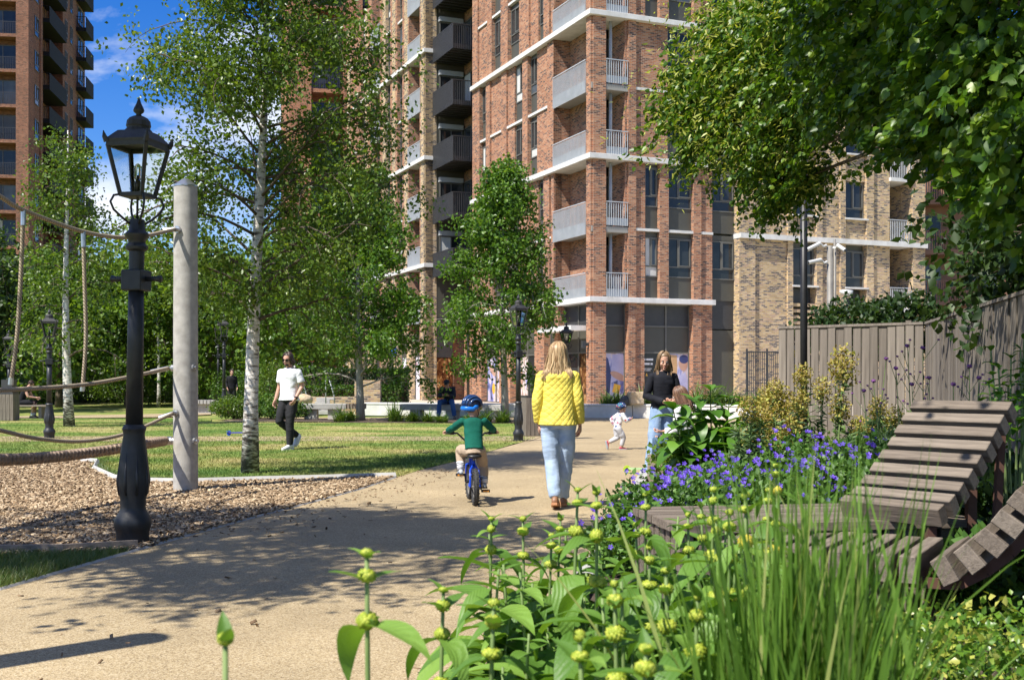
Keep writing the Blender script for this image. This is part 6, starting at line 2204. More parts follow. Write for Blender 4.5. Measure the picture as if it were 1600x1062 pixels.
def hair_strands(hm, k, n, length, wave, seed, mat, parent, r0=0.009, part_x=0.0, spread=1.0, shoulder=None, front=0.5, fringe_gap=True, back_only=False, name='hair', out=1.05):
    "hair as many lock-sized tubes falling from the scalp over a close cap"
    rng = np.random.default_rng(seed)
    V, Fc, RN = [], [], []
    nb = 0
    cap = MB()
    cap.ellipsoid((0, -0.018, 0.028), 0.080, 0.097, 0.094, 16, 10)
    cv = []
    for v in cap.v:
        y, z = v[1], v[2]
        if y > 0.045 and z < 0.075:
            v = (v[0], 0.045, v[2])
        cv.append(hm @ (Vector(v) * k))
    cf = cap.f
    for i in range(n):
        az = rng.uniform(0, 2 * PI)
        fy = math.cos(az)                       # 1 = towards the face
        if fy > front:
            continue
        if back_only and fy > 0.2: continue
        # path in head space: from the parting, over the skull, then down
        sx = math.sin(az)
        el0 = rng.uniform(0.75, 1.45)
        pts = []
        L = length * rng.uniform(0.82, 1.05)
        seglen = 0.022
        ph, wf = rng.uniform(0, 6.28), rng.uniform(0.8, 1.3)
        sway = rng.normal(0, 0.012)
        el = el0
        rad = out + rng.uniform(-0.03, 0.10)
        while el > -0.05:
            p = Vector((sx * 0.078 * rad * math.cos(el), fy * 0.092 * rad * math.cos(el) - 0.016, 0.028 + 0.094 * rad * math.sin(el)))
            pts.append(p)
            el -= 0.24
        p = pts[-1]
        m_ = int(max(1, L / seglen))
        for j in range(m_):
            t = (j + 1) / m_
            z = p.z - L * t
            w_ = wave * math.sin(ph + wf * 14 * L * t / max(L, 0.1) * 0.45) * min(1, t * 2)
            pinch = 1 - 0.10 * math.sin(t * PI * 0.6) + spread * 0.12 * t
            q = Vector((p.x * pinch + sway * t * 2 + w_ * 0.6 * math.copysign(1, sx), p.y * (1 - 0.1 * t) - 0.01 * t + w_ * 0.4, z))
            pts.append(q)
        if shoulder:
            for q in pts:
                if q.z < shoulder[2] and q.y > -shoulder[1] and fy < 0.3:
                    q.y = min(q.y, -shoulder[1] - 0.01 * rng.random())
                elif q.z < shoulder[2] and fy >= 0.3 and q.y < shoulder[1]:
                    q.y = shoulder[1] + 0.01 * rng.random()
        tb = MB()
        nn = len(pts)
        rr = r0 * rng.uniform(0.7, 1.2)
        tb.tube([hm @ (q * k) for q in pts], [rr * k * (0.7 if j == 0 else 1.0) * (1 - 0.75 * (j / nn) ** 4) for j in range(nn)], 5, flat=(0.7, 1.3))
        V.extend(tb.v)
        rv = rng.random()
        for f in tb.f:
            if len(f) == 4:
                Fc.append([q_ + nb for q_ in f]); RN.append(rv)
        nb += len(tb.v)
    for f in cf:
        if len(f) == 4:
            Fc.append([q_ + nb for q_ in f]); RN.append(0.35)
    V.extend(cv)
    me = raw_mesh(name, [tuple(v) for v in V], Fc, RN, smooth=True)
    return link_mesh(name, me, mat, parent)


def shoe(parent, ankle, fwd, k, mat, sole_mat, up=(0, 0, 1), name='shoe', L=0.27):
    a, f, u = Vector(ankle), Vector(fwd).normalized(), Vector(up).normalized()
    s = f.cross(u).normalized()
    u = s.cross(f)
    lo = a - u * 0.075 * k
    m = MB()
    rings = []
    for t, hw, h in ((-0.075, 0.022, 0.05), (-0.06, 0.032, 0.085), (-0.02, 0.036, 0.11), (0.03, 0.038, 0.095), (0.08, 0.042, 0.07), (0.13, 0.044, 0.052), (0.17, 0.036, 0.042), (0.195, 0.016, 0.03)):
        t *= L / 0.27
        c = lo + f * t * k + u * (0.018 + (h - 0.02) * 0.5) * k
        rings.append([c + s * math.cos(q) * hw * k + u * math.sin(q) * (h - 0.01) * 0.5 * k for q in [2 * PI * i / 12 for i in range(12)]])
    m.loft(rings)
    o = m.build(name, mat, parent, smooth=True)
    sm = MB()
    out = [(-0.078, 0.024), (-0.05, 0.036), (0.02, 0.040), (0.09, 0.046), (0.15, 0.044), (0.19, 0.024), (0.2, 0.008)]
    poly = [(t * L / 0.27, w_) for t, w_ in out] + [(t * L / 0.27, -w_) for t, w_ in reversed(out)]
    n = len(poly)
    vs_ = [lo + f * t * k + s * w_ * k for t, w_ in poly] + [lo + f * t * k + s * w_ * k + u * 0.026 * k for t, w_ in poly]
    sm.add(vs_, [tuple(range(n)), tuple(reversed(range(n, 2 * n)))] + [(i, n + i, n + (i + 1) % n, (i + 1) % n) for i in range(n)])
    sm.build('sole', sole_mat, o)
    return o


def stand(k=1.0, **kw):
    J = dict(P=(0, 0, 0.93), W=(0, 0.0, 1.09), CH=(0, 0.005, 1.27), S=(0, -0.015, 1.395), N=(0, -0.01, 1.45), HD=(0, 0.015, 1.575),
             SL=(-0.155, -0.015, 1.352), EL=(-0.205, -0.03, 1.10), WL=(-0.225, 0.03, 0.86), SR=(0.155, -0.015, 1.352), ER=(0.205, -0.03, 1.10), WR=(0.225, 0.03, 0.86),
             HL=(-0.085, 0, 0.90), KL=(-0.09, 0.02, 0.49), AL=(-0.09, -0.02, 0.085), HR=(0.085, 0, 0.90), KR=(0.09, 0.02, 0.49), AR=(0.09, -0.02, 0.085),
             FL=(0, 1, 0), FR=(0, 1, 0), UL=(0, 0, 1), UR=(0, 0, 1), PS=(1, 0, 0), SS=(1, 0, 0))
    J.update(kw)
    out = {}
    for a, v in J.items():
        out[a] = Vector(v) if a in ('FL', 'FR', 'UL', 'UR', 'PS', 'SS') else Vector(v) * k
    return out


def torso(mb, J, k, wd, g=0.0, lo=None, hi=True, hem=None):
    "wd = half widths/depths: hip, waist, chest, shoulder"
    up = (J['S'] - J['P']).normalized()
    (hw, hd), (ww, wdp), (cw, cd), (sw_, sd_) = wd
    rs = []
    if lo is not None:
        hm = hem or (hw, hd)
        rs.append(ring(J['P'] - up * lo * k, J['PS'], up, hm[0] * k + g, hm[1] * k + g))
    rs.append(ring(J['P'] - up * 0.02 * k, J['PS'], up, hw * k + g, hd * k + g))
    rs.append(ring(lerp(J['P'], J['W'], 0.5), J['PS'], up, (hw * 0.55 + ww * 0.45) * k + g, (hd * 0.5 + wdp * 0.5) * k + g))
    rs.append(ring(J['W'], J['PS'] + J['SS'], up, ww * k + g, wdp * k + g))
    rs.append(ring(J['CH'], J['SS'], up, cw * k + g, cd * k + g))
    rs.append(ring(lerp(J['CH'], J['S'], 0.65), J['SS'], up, (cw * 0.4 + sw_ * 0.6) * k + g, cd * 0.95 * k + g))
    rs.append(ring(J['S'] + up * 0.01 * k, J['SS'], up, sw_ * 0.82 * k + g, sd_ * k + g))
    rs.append(ring(lerp(J['S'], J['N'], 0.6), J['SS'], up, 0.085 * k + g, 0.065 * k + g))
    mb.loft(rs)


ADULT_F = ((0.162, 0.115), (0.122, 0.09), (0.138, 0.102), (0.14, 0.072))
ADULT_M = ((0.155, 0.105), (0.145, 0.10), (0.165, 0.112), (0.165, 0.082))
CHILD = ((0.13, 0.10), (0.125, 0.10), (0.13, 0.10), (0.135, 0.075))


def person(label, loc, rot, k, J, wd, skin, head_rot=(0, 0, 0), hk=1.0, child=False, top=None, legs=None, shoes=None, hands=None, hair=None, vox=0.013, group=None, arm_r=(0.052, 0.04, 0.027), leg_r=(0.082, 0.056, 0.036)):
    t = thing('person', label, 'person', (loc[0], loc[1], loc[2] if len(loc) > 2 else 0), rot, group)
    hm = Matrix.Translation(J['HD']) @ Matrix.Rotation(head_rot[0], 4, 'Z') @ Matrix.Rotation(head_rot[1], 4, 'X') @ Matrix.Rotation(head_rot[2], 4, 'Y')
    # --- body: one continuous skin
    b = MB()
    torso(b, J, k, wd, -0.012 * k, lo=0.06)
    b.tube([J['S'] - Vector((0, 0, 0.02 * k)), J['N'], lerp(J['N'], J['HD'], 0.55), hm @ Vector((0, -0.015 * hk * k, -0.03 * hk * k))], [0.062 * k, 0.054 * k, 0.052 * k * (hk * 0.5 + 0.5), 0.05 * k * hk], 12)
    for s in 'LR':
        b.ellipsoid(J['S' + s], 0.058 * k, 0.056 * k, 0.056 * k, 10, 8)
        limb(b, J['S' + s], J['E' + s], J['W' + s], *(r_ * k for r_ in arm_r))
        limb(b, J['H' + s], J['K' + s], J['A' + s], *(r_ * k for r_ in leg_r), calf=1.12)
        fw = J['F' + s].normalized()
        b.tube([J['A' + s], J['A' + s] + fw * 0.06 * k - J['U' + s] * 0.03 * k, J['A' + s] + fw * 0.12 * k - J['U' + s] * 0.045 * k], [0.034 * k, 0.03 * k, 0.018 * k], 8)
    body = MB()
    mesh_add(body, fuse(b, vox * k, 5))
    mesh_add(body, head_mesh(k, child), hm @ Matrix.Scale(k * hk, 4))
    hd_ = hands or {}
    for s in 'LR':
        spec = hd_.get(s, {})
        d = spec.get('d') or (J['W' + s] - J['E' + s])
        n_ = spec.get('n') or ((1, 0.2, 0) if s == 'L' else (-1, 0.2, 0))
        hand_mb(body, J['W' + s], d, n_, spec.get('L', 0.18) * k * (1.0 if not child else 0.92), spec.get('curl', 0.5), left=(s == 'L'))
    bo = body.build('body', skin, t, smooth=True, uv=False)
    K = k * hk
    for s in (-1, 1):
        e = MB(); e.ellipsoid(hm @ (Vector((s * 0.030, 0.074, 0.008)) * K), 0.0125 * K, 0.0125 * K, 0.0115 * K, 8, 6)
        eo = e.build('eye', M['eye_white'], t, smooth=True)
        e = MB(); e.ellipsoid(hm @ (Vector((s * 0.030, 0.0835, 0.006)) * K), 0.006 * K, 0.005 * K, 0.006 * K, 8, 5)
        e.build('iris', M['eye_dark'], eo, smooth=True)
        if hair:
            e = MB(); e.tube([hm @ (Vector(p) * K) for p in ((s * 0.016, 0.088, 0.030), (s * 0.032, 0.088, 0.036), (s * 0.048, 0.076, 0.030))], [0.003 * K, 0.004 * K, 0.002 * K], 5)
            e.build('eyebrow', hair['mat'], t)
            o_ = bpy.context.scene.objects  # keep reference alive
    e = MB(); e.tube([hm @ (Vector(p) * K) for p in ((-0.021, 0.089, -0.060), (-0.008, 0.098, -0.057), (0.008, 0.098, -0.057), (0.021, 0.089, -0.060))], [0.003 * K, 0.006 * K, 0.006 * K, 0.003 * K], 6)
    e.build('mouth', M['lip'], t, smooth=True)
    # --- top
    if top:
        c, c2 = MB(), MB()
        g = top.get('g', 0.012) * k
        torso(c, J, k, wd, g, lo=top.get('lo', 0.06), hem=top.get('hem'))
        fr_ = top.get('sleeve', 1.0)
        for s in 'LR':
            S_, E_, W_ = J['S' + s], J['E' + s], J['W' + s]
            ra, rb, rc = top.get('r', (0.068, 0.052, 0.042))
            c.ellipsoid(S_ , ra * 1.0 * k, ra * 0.98 * k, ra * 0.96 * k, 10, 8)
            c2.ellipsoid(S_ , ra * 0.9 * k, ra * 0.9 * k, ra * 0.92 * k, 10, 8)
            if fr_ < 0.9:
                c2.tube([S_, lerp(S_, E_, 0.4), lerp(S_, E_, fr_)], [ra * 0.92 * k, ra * 0.98 * k, ra * 1.04 * k], 12)
            else:
                limb(c2, S_, E_, lerp(E_, W_, 0.93), ra * 0.95 * k, rb * k, rc * k)
        fk = dict(seed=top.get('seed', 1), disp=top.get('disp', 0.006) * k, dscale=top.get('ds', (8, 8, 16)))
        cc = MB()
        mesh_add(cc, fuse(c, vox * k, 4, **fk))
        mesh_add(cc, fuse(c2, vox * k, 3, **fk))
        me = cc.mesh('top', uv=False)
        me.polygons.foreach_set('use_smooth', np.ones(len(me.polygons), dtype=bool))
        link_mesh(top.get('name', 'top'), me, top['mat'], t)
    if legs:
        c = MB()
        up = (J['S'] - J['P']).normalized()
        (hw, hd), (ww, wdp) = wd[0], wd[1]
        g = legs.get('g', 0.01) * k
        c.loft([ring(J['P'] - up * 0.10 * k, J['PS'], up, hw * 0.98 * k + g, hd * 1.0 * k + g), ring(J['P'] - up * 0.05 * k, J['PS'], up, hw * k + 0.6 * g, hd * 1.02 * k + 0.6 * g), ring(lerp(J['P'], J['W'], legs.get('waist', 0.4)), J['PS'], up, (hw * 0.6 + ww * 0.4) * k + 0.2 * g, (hd * 0.6 + wdp * 0.4) * k + 0.2 * g)])
        ra, rb, rc = legs.get('r', (0.098, 0.075, 0.065))
        for s in 'LR':
            H_, K_, A_ = J['H' + s], J['K' + s], J['A' + s]
            c.ellipsoid(H_, ra * k, ra * k, ra * k, 10, 8)
            limb(c, H_, K_, lerp(K_, A_, legs.get('len', 0.95)), ra * k, rb * k, rc * k, calf=1.0)
        me = fuse(c, vox * k, 4, seed=legs.get('seed', 5), disp=legs.get('disp', 0.007) * k, dscale=legs.get('ds', (6, 6, 14)))
        link_mesh(legs.get('name', 'trousers'), me, legs['mat'], t)
    if shoes:
        for s in 'LR':
            shoe(t, J['A' + s], J['F' + s], k * shoes.get('k', 1.0), shoes['mat'], shoes['sole'], J['U' + s])
    if hair:
        h = dict(hair); h.pop('mat')
        hair_strands(hm, K, mat=hair['mat'], parent=t, **h)
    return t, hm, K


# ---- 1. woman in the quilted yellow jacket, walking away
M['yellow_quilt'] = mat_quilt('yellow_quilt', (0.78, 0.62, 0.095), (0.86, 0.71, 0.13))
M['light_denim'] = mat_cloth('light_denim', (0.29, 0.39, 0.54), (0.43, 0.53, 0.66), 5, stretch=(2, 2, 0.8), bs_=0.4)
M['blonde_hair'] = mat_hair('blonde_hair', (0.22, 0.125, 0.052), (0.60, 0.43, 0.235))
M['brown_leather'] = mat_noise('brown_leather', (0.20, 0.095, 0.045), (0.30, 0.15, 0.075), 8, 0.5)
M['tan_sole'] = mat_noise('tan_sole', (0.42, 0.19, 0.08), (0.5, 0.24, 0.11), 8, 0.6)
WY = ((0.172, 0.13), (0.155, 0.118), (0.16, 0.112), (0.15, 0.08))
J = stand(1.0, P=(0, 0, 0.93), SL=(-0.163, -0.01, 1.345), SR=(0.163, -0.01, 1.345), EL=(-0.212, -0.05, 1.09), ER=(0.212, -0.03, 1.09), WL=(-0.20, 0.03, 0.865), WR=(0.225, 0.06, 0.86),
          HL=(-0.095, -0.01, 0.88), KL=(-0.062, -0.02, 0.49), AL=(-0.028, -0.16, 0.115), FL=(0.05, 1, -0.22), UL=(0, 0.22, 1), HR=(0.095, 0.01, 0.88), KR=(0.075, 0.08, 0.48), AR=(0.052, 0.16, 0.085), FR=(0.02, 1, 0), HD=(0, 0.02, 1.572))
YW = 11.72
yw, hm, K = person('woman walking away in quilted yellow jacket and pale blue jeans', ((872 - 800) * YW / F, YW), R(-3), 1.0, J, WY, M['skin'], (0, R(-4), 0),
       top=dict(mat=M['yellow_quilt'], name='jacket', g=0.022, lo=0.075, hem=(0.19, 0.145), r=(0.072, 0.058, 0.050), disp=0.006, ds=(7, 7, 12)),
       legs=dict(mat=M['light_denim'], name='jeans', r=(0.100, 0.076, 0.064), g=0.010, len=0.99, disp=0.012, seed=9, ds=(5, 5, 12)),
       shoes=dict(mat=M['brown_leather'], sole=M['tan_sole']), hands={'L': dict(curl=0.8), 'R': dict(curl=0.8)},
       hair=dict(mat=M['blonde_hair'], n=560, length=0.285, wave=0.020, seed=3, r0=0.0095, shoulder=(0, 0.10, -0.16), front=0.75, out=1.12, spread=2.6))

# ---- 2. man walking across the lawn
M['white_cotton'] = mat_cloth('white_cotton', (0.70, 0.71, 0.74), (0.79, 0.79, 0.81), 3, bs_=0.35)
M['black_denim'] = mat_cloth('black_denim', (0.017, 0.017, 0.019), (0.035, 0.035, 0.038), 4, bs_=0.45)
M['dark_brown_hair'] = mat_hair('dark_brown_hair', (0.018, 0.012, 0.009), (0.085, 0.05, 0.035))
M['white_leather'] = mat_noise('white_leather', (0.62, 0.62, 0.62), (0.72, 0.72, 0.72), 6, 0.5)
ym = F * CAM_H / (702.5 - HOR)
km = 1.065
J = stand(km, P=(0, 0, 0.94), HD=(0, 0.045, 1.575), SL=(-0.178, -0.01, 1.35), SR=(0.178, -0.01, 1.35), EL=(-0.235, -0.05, 1.11), WL=(-0.20, 0.10, 0.90), ER=(0.235, -0.04, 1.11), WR=(0.265, 0.04, 0.87),
          HL=(-0.085, 0, 0.90), KL=(-0.06, 0.07, 0.49), AL=(-0.055, 0.06, 0.085), FL=(0.1, 1, 0), HR=(0.085, 0, 0.90), KR=(0.10, 0.16, 0.505), AR=(-0.02, -0.20, 0.235), FR=(-0.15, 0.75, -0.65), UR=(0, 0.65, 0.75))
mw, hm, K = person('man in white t-shirt, black jeans and sunglasses strolling over the lawn', ((452 - 800) * ym / F, ym), R(180 - 24), km, J, ADULT_M, M['skin'], (R(4), R(-14), 0),
       top=dict(mat=M['white_cotton'], name='t_shirt', g=0.016, lo=0.08, sleeve=0.72, r=(0.070, 0.06, 0.05), disp=0.008, ds=(6, 6, 9), hem=(0.182, 0.135)),
       legs=dict(mat=M['black_denim'], name='jeans', r=(0.096, 0.072, 0.06), disp=0.008, len=0.98), shoes=dict(mat=M['white_leather'], sole=M['sole'], k=1.05),
       hands={'L': dict(curl=0.7, n=(1, 0, 0.3)), 'R': dict(curl=0.6)},
       hair=dict(mat=M['dark_brown_hair'], n=230, length=0.12, wave=0.008, seed=8, r0=0.010, front=0.62))
m = MB()
for s in (-1, 1):
    m.loft([ring(hm @ (Vector((s * 0.031, y, 0.010)) * K), hm.to_3x3() @ Vector((1, 0, 0)), hm.to_3x3() @ Vector((0, 1, 0)), 0.027 * K, 0.021 * K, 10) for y in (0.088, 0.098)])
    m.tube([hm @ (Vector(p) * K) for p in ((s * 0.055, 0.09, 0.015), (s * 0.078, 0.06, 0.015), (s * 0.082, -0.005, 0.012))], 0.004 * K, 5)
m.tube([hm @ (Vector(p) * K) for p in ((-0.01, 0.096, 0.018), (0.01, 0.096, 0.018))], 0.004 * K, 5)
M['shades'] = mat_noise('shades', (0.008, 0.008, 0.009), (0.014, 0.014, 0.015), 5, 0.12)
m.build('sunglasses', M['shades'], mw)
m = MB()
m.ellipsoid(hm @ (Vector((0, 0.058, -0.082)) * K), 0.042 * K, 0.036 * K, 0.026 * K, 10, 8, hm.to_3x3())
m.build('beard', M['dark_brown_hair'], mw, smooth=True)
m = MB()
wl_ = J['WL']
m.tube([lerp(J['EL'], wl_, 0.9), lerp(J['EL'], wl_, 0.99)], 0.036 * km, 10)
m.build('wristwatch', M['shades'], mw)

# ---- 3. woman in the black sweater
M['black_knit'] = mat_cloth('black_knit', (0.010, 0.011, 0.016), (0.022, 0.023, 0.03), 4, bs_=0.4)
M['mid_denim'] = mat_cloth('mid_denim', (0.20, 0.30, 0.47), (0.33, 0.44, 0.61), 5, stretch=(2, 2, 0.8), bs_=0.4)
M['light_brown_hair'] = mat_hair('light_brown_hair', (0.105, 0.062, 0.035), (0.40, 0.27, 0.15))
yb = 15.5
J = stand(1.0, HD=(0, 0.045, 1.57), EL=(-0.235, 0.00, 1.09), ER=(0.235, -0.02, 1.09), WL=(-0.10, 0.22, 1.02), WR=(0.045, 0.24, 1.01), SL=(-0.152, 0, 1.35), SR=(0.152, 0, 1.35),
          HL=(-0.085, 0, 0.9), KL=(-0.10, 0.02, 0.49), HR=(0.085, 0, 0.90), KR=(0.13, 0.03, 0.49), AR=(0.165, 0.03, 0.085), AL=(-0.11, 0.0, 0.085), FR=(0.15, 1, 0), FL=(-0.2, 1, 0))
person('woman standing in black sweater and loose blue jeans, looking down at her hands', ((1036 - 800) * yb / F, yb), R(180 + 10), 1.0, J, ADULT_F, M['skin'], (R(-8), R(-20), 0),
       top=dict(mat=M['black_knit'], name='sweater', g=0.016, lo=0.0, r=(0.062, 0.055, 0.043), disp=0.006),
       legs=dict(mat=M['mid_denim'], name='jeans', r=(0.102, 0.092, 0.105), len=1.02, disp=0.012, seed=15, ds=(5, 5, 9)), shoes=dict(mat=M['white_leather'], sole=M['sole']),
       hands={'L': dict(curl=0.9, d=(1, 0.25, -0.1), n=(0, 0.3, 1)), 'R': dict(curl=0.9, d=(-1, 0.2, -0.1), n=(0, 0.3, 1))},
       hair=dict(mat=M['light_brown_hair'], n=420, length=0.27, wave=0.006, seed=12, r0=0.008, front=0.55, shoulder=(0, 0.088, -0.15), out=1.04))

# ---- 4. girl seated beside her, mostly behind leaves
M['white_knit'] = mat_cloth('white_knit', (0.66, 0.64, 0.66), (0.76, 0.74, 0.76), 4, bs_=0.35)
M['dark_denim'] = mat_cloth('dark_denim', (0.045, 0.085, 0.15), (0.09, 0.14, 0.22), 5, bs_=0.4)
M['brown_hair'] = mat_hair('brown_hair', (0.05, 0.025, 0.016), (0.24, 0.13, 0.08))
yg = 14.5
J = stand(0.95, P=(0, 0, 0.52), W=(0, 0.04, 0.68), CH=(0, 0.08, 0.86), S=(0, 0.09, 0.985), N=(0, 0.10, 1.04), HD=(0, 0.13, 1.165), SL=(-0.16, 0.09, 0.975), SR=(0.16, 0.09, 0.975), EL=(-0.2, 0.10, 0.72), ER=(0.2, 0.10, 0.72), WL=(-0.11, 0.32, 0.62), WR=(0.12, 0.40, 0.68),
          HL=(-0.085, 0.02, 0.5), HR=(0.085, 0.02, 0.5), KL=(-0.09, 0.42, 0.56), KR=(0.09, 0.42, 0.52), AL=(-0.09, 0.40, 0.085), AR=(0.1, 0.34, 0.085))
person('seated girl with long brown hair and white top, half hidden by the leafy plant', ((1076 - 800) * yg / F, yg), R(62), 0.95, J, ADULT_F, M['skin'], (R(10), R(-22), 0),
       top=dict(mat=M['white_knit'], name='top', g=0.014, lo=0.05), legs=dict(mat=M['dark_denim'], name='jeans', r=(0.095, 0.075, 0.07), disp=0.008), shoes=dict(mat=M['white_leather'], sole=M['sole']),
       hands={'L': dict(curl=0.9, n=(0, 0.2, 1)), 'R': dict(curl=0.9, n=(0, 0.2, 1))},
       hair=dict(mat=M['brown_hair'], n=420, length=0.30, wave=0.006, seed=14, r0=0.009, front=0.72, shoulder=(0, 0.10, -0.15), out=1.06))
sbn = thing('timber_bench', 'low slatted timber seat end beside the purple flowers under the seated girl', 'bench', ((1062 - 800) * 14.6 / F, 14.6, 0), R(-25))
sm = MB().box(-0.055, -0.24, 0.28, 0.055, 0.24, 0.36).mesh('slat'); sm.materials.append(M['old_wood'])
for q in range(7):
    put('slat', sm, sbn, (-0.30 + q * 0.135, 0, 0))
sm = MB().box(-0.055, -0.24, 0.0, 0.055, -0.18, 0.275).mesh('front_slat'); sm.materials.append(M['old_wood'])
for q in range(7):
    put('front_slat', sm, sbn, (-0.30 + q * 0.135, 0, 0))

# ---- helmets
def helmet(t, hm, K, shell, ridge, rim_mat, vents=True, visor=False):
    m = MB()
    rings = []
    for i in range(9):
        a = -0.18 + (PI / 2 + 0.18) * i / 8
        ca = max(math.cos(a), 0.02)
        rings.append([hm @ (Vector((0.098 * ca * math.cos(q), 0.125 * ca * math.sin(q) - 0.012, 0.03 + 0.108 * math.sin(a))) * K) for q in [2 * PI * j / 20 for j in range(20)]])
    m.loft(rings, True)
    o = m.build('helmet', shell, t, smooth=True)
    if vents:
        for j, x in enumerate((-0.082, -0.052, -0.018, 0.018, 0.052, 0.082)):
            pts, rad = [], []
            for i in range(11):
                th = -0.15 + (PI + 0.3) * i / 10
                cx = math.sqrt(max(0.02, 1 - (x / 0.104) ** 2))
                y = -0.012 + 0.128 * cx * math.cos(th)
                z = 0.032 + 0.115 * cx * math.sin(th)
                pts.append(hm @ (Vector((x * (0.75 + 0.25 * math.sin(max(0, min(PI, th)))), y, z)) * K)); rad.append((0.0125 if 0 < i < 10 else 0.006) * K)
            r_ = MB(); r_.tube(pts, rad, 8, flat=(0.8, 1.15))
            r_.build('ridge', ridge, o, smooth=True)
    r_ = MB()
    pts = [hm @ (Vector((0.101 * math.cos(q), 0.127 * math.sin(q) - 0.012, 0.012 - (0.026 if math.sin(q) < -0.2 else 0.0))) * K) for q in [PI * 0.98 + (PI * 1.04) * j / 14 for j in range(15)]]
    r_.tube(pts, [0.016 * K] * 15, 8, flat=(1.6, 0.8))
    r_.build('rim', rim_mat, o, smooth=True)
    s = MB()
    for sx in (-1, 1):
        s.tube([hm @ (Vector(p) * K) for p in ((sx * 0.09, 0.0, 0.0), (sx * 0.075, 0.03, -0.06), (sx * 0.03, 0.05, -0.115), (0, 0.055, -0.122))], 0.005 * K, 5)
    s.build('strap', M['black_paint'], t)
    return o

M['navy_shell'] = mat_noise('navy_shell', (0.008, 0.012, 0.03), (0.014, 0.02, 0.05), 6, 0.25)
M['blue_shell'] = mat_noise('blue_shell', (0.012, 0.035, 0.11), (0.02, 0.06, 0.17), 6, 0.22)
M['bright_blue'] = mat_noise('bright_blue', (0.01, 0.13, 0.55), (0.015, 0.2, 0.68), 6, 0.3)
def mat_dots(name, base, cols, scale, thr):
    m, nt, bs = new_mat(name)
    t = node(nt, 'ShaderNodeTexCoord')
    v = node(nt, 'ShaderNodeTexVoronoi', Scale=scale); v.inputs['Randomness'].default_value = 0.75
    nt.links.new(t.outputs['Object'], v.inputs['Vector'])
    sc = node(nt, 'ShaderNodeSeparateColor'); nt.links.new(v.outputs['Color'], sc.inputs['Color'])
    r = ramp(nt, [(i / len(cols), c) for i, c in enumerate(cols)], 'CONSTANT'); nt.links.new(sc.outputs[0], r.inputs['Fac'])
    lt = node(nt, 'ShaderNodeMath', operation='LESS_THAN'); lt.inputs[1].default_value = thr; nt.links.new(v.outputs['Distance'], lt.inputs[0])
    mx_ = node(nt, 'ShaderNodeMix', data_type='RGBA'); mx_.inputs['A'].default_value = (*base, 1)
    nt.links.new(lt.outputs[0], mx_.inputs['Factor']); nt.links.new(r.outputs['Color'], mx_.inputs['B']); nt.links.new(mx_.outputs['Result'], bs.inputs['Base Color'])
    bs.inputs['Roughness'].default_value = 0.6
    return m
M['spotted_shell'] = mat_dots('spotted_shell', (0.02, 0.04, 0.14), [(0.65, 0.08, 0.04), (0.03, 0.2, 0.5), (0.03, 0.3, 0.3), (0.7, 0.7, 0.7), (0.02, 0.02, 0.04)], 26, 0.42)
M['printed_cotton'] = mat_dots('printed_cotton', (0.76, 0.76, 0.78), [(0.10, 0.16, 0.40), (0.55, 0.10, 0.10), (0.05, 0.08, 0.2), (0.2, 0.3, 0.55), (0.45, 0.2, 0.25)], 13, 0.36)
M['green_jersey'] = mat_cloth('green_jersey', (0.004, 0.085, 0.058), (0.008, 0.125, 0.085), 3, bs_=0.35)
M['beige_cotton'] = mat_cloth('beige_cotton', (0.36, 0.27, 0.19), (0.48, 0.37, 0.27), 4, bs_=0.4)
M['grey_fleece'] = mat_cloth('grey_fleece', (0.42, 0.42, 0.44), (0.56, 0.56, 0.58), 3, bs_=0.3)
M['grey_shoe'] = mat_noise('grey_shoe', (0.32, 0.36, 0.42), (0.48, 0.52, 0.56), 12, 0.6)
M['pink_shoe'] = mat_noise('pink_shoe', (0.5, 0.05, 0.09), (0.6, 0.09, 0.13), 12, 0.6)
M['sock'] = mat_noise('sock', (0.66, 0.66, 0.68), (0.74, 0.74, 0.76), 9, 0.9)
M['stripe'] = mat_noise('stripe', (0.02, 0.02, 0.03), (0.04, 0.04, 0.06), 9, 0.9)

# ---- 5. boy on the little blue bicycle
YB_ = 12.3
bx_, rotb = (738 - 800) * YB_ / F, R(7)
kb = 0.66
# joints given directly in metres in the bike's frame (x right, y forward, rear axle at y = -0.36)
JB = dict(P=(0.0, -0.20, 0.585), W=(0.0, -0.155, 0.685), CH=(0, -0.115, 0.80), S=(0, -0.095, 0.88), N=(0, -0.085, 0.915), HD=(0.0, -0.06, 1.012),
          SL=(-0.118, -0.09, 0.872), SR=(0.118, -0.09, 0.872), EL=(-0.205, 0.02, 0.80), ER=(0.205, 0.02, 0.80), WL=(-0.255, 0.165, 0.76), WR=(0.255, 0.165, 0.76),
          HL=(-0.062, -0.18, 0.565), HR=(0.062, -0.18, 0.565), KL=(-0.125, 0.035, 0.56), KR=(0.115, -0.01, 0.40), AL=(-0.13, -0.045, 0.345), AR=(0.125, -0.085, 0.20),
          FL=(-0.1, 1, -0.1), FR=(0.1, 1, -0.1), UL=(0, 0.1, 1), UR=(0, 0.1, 1), PS=(1, 0, 0), SS=(1, 0, 0))
J = {a: Vector(v) for a, v in JB.items()}
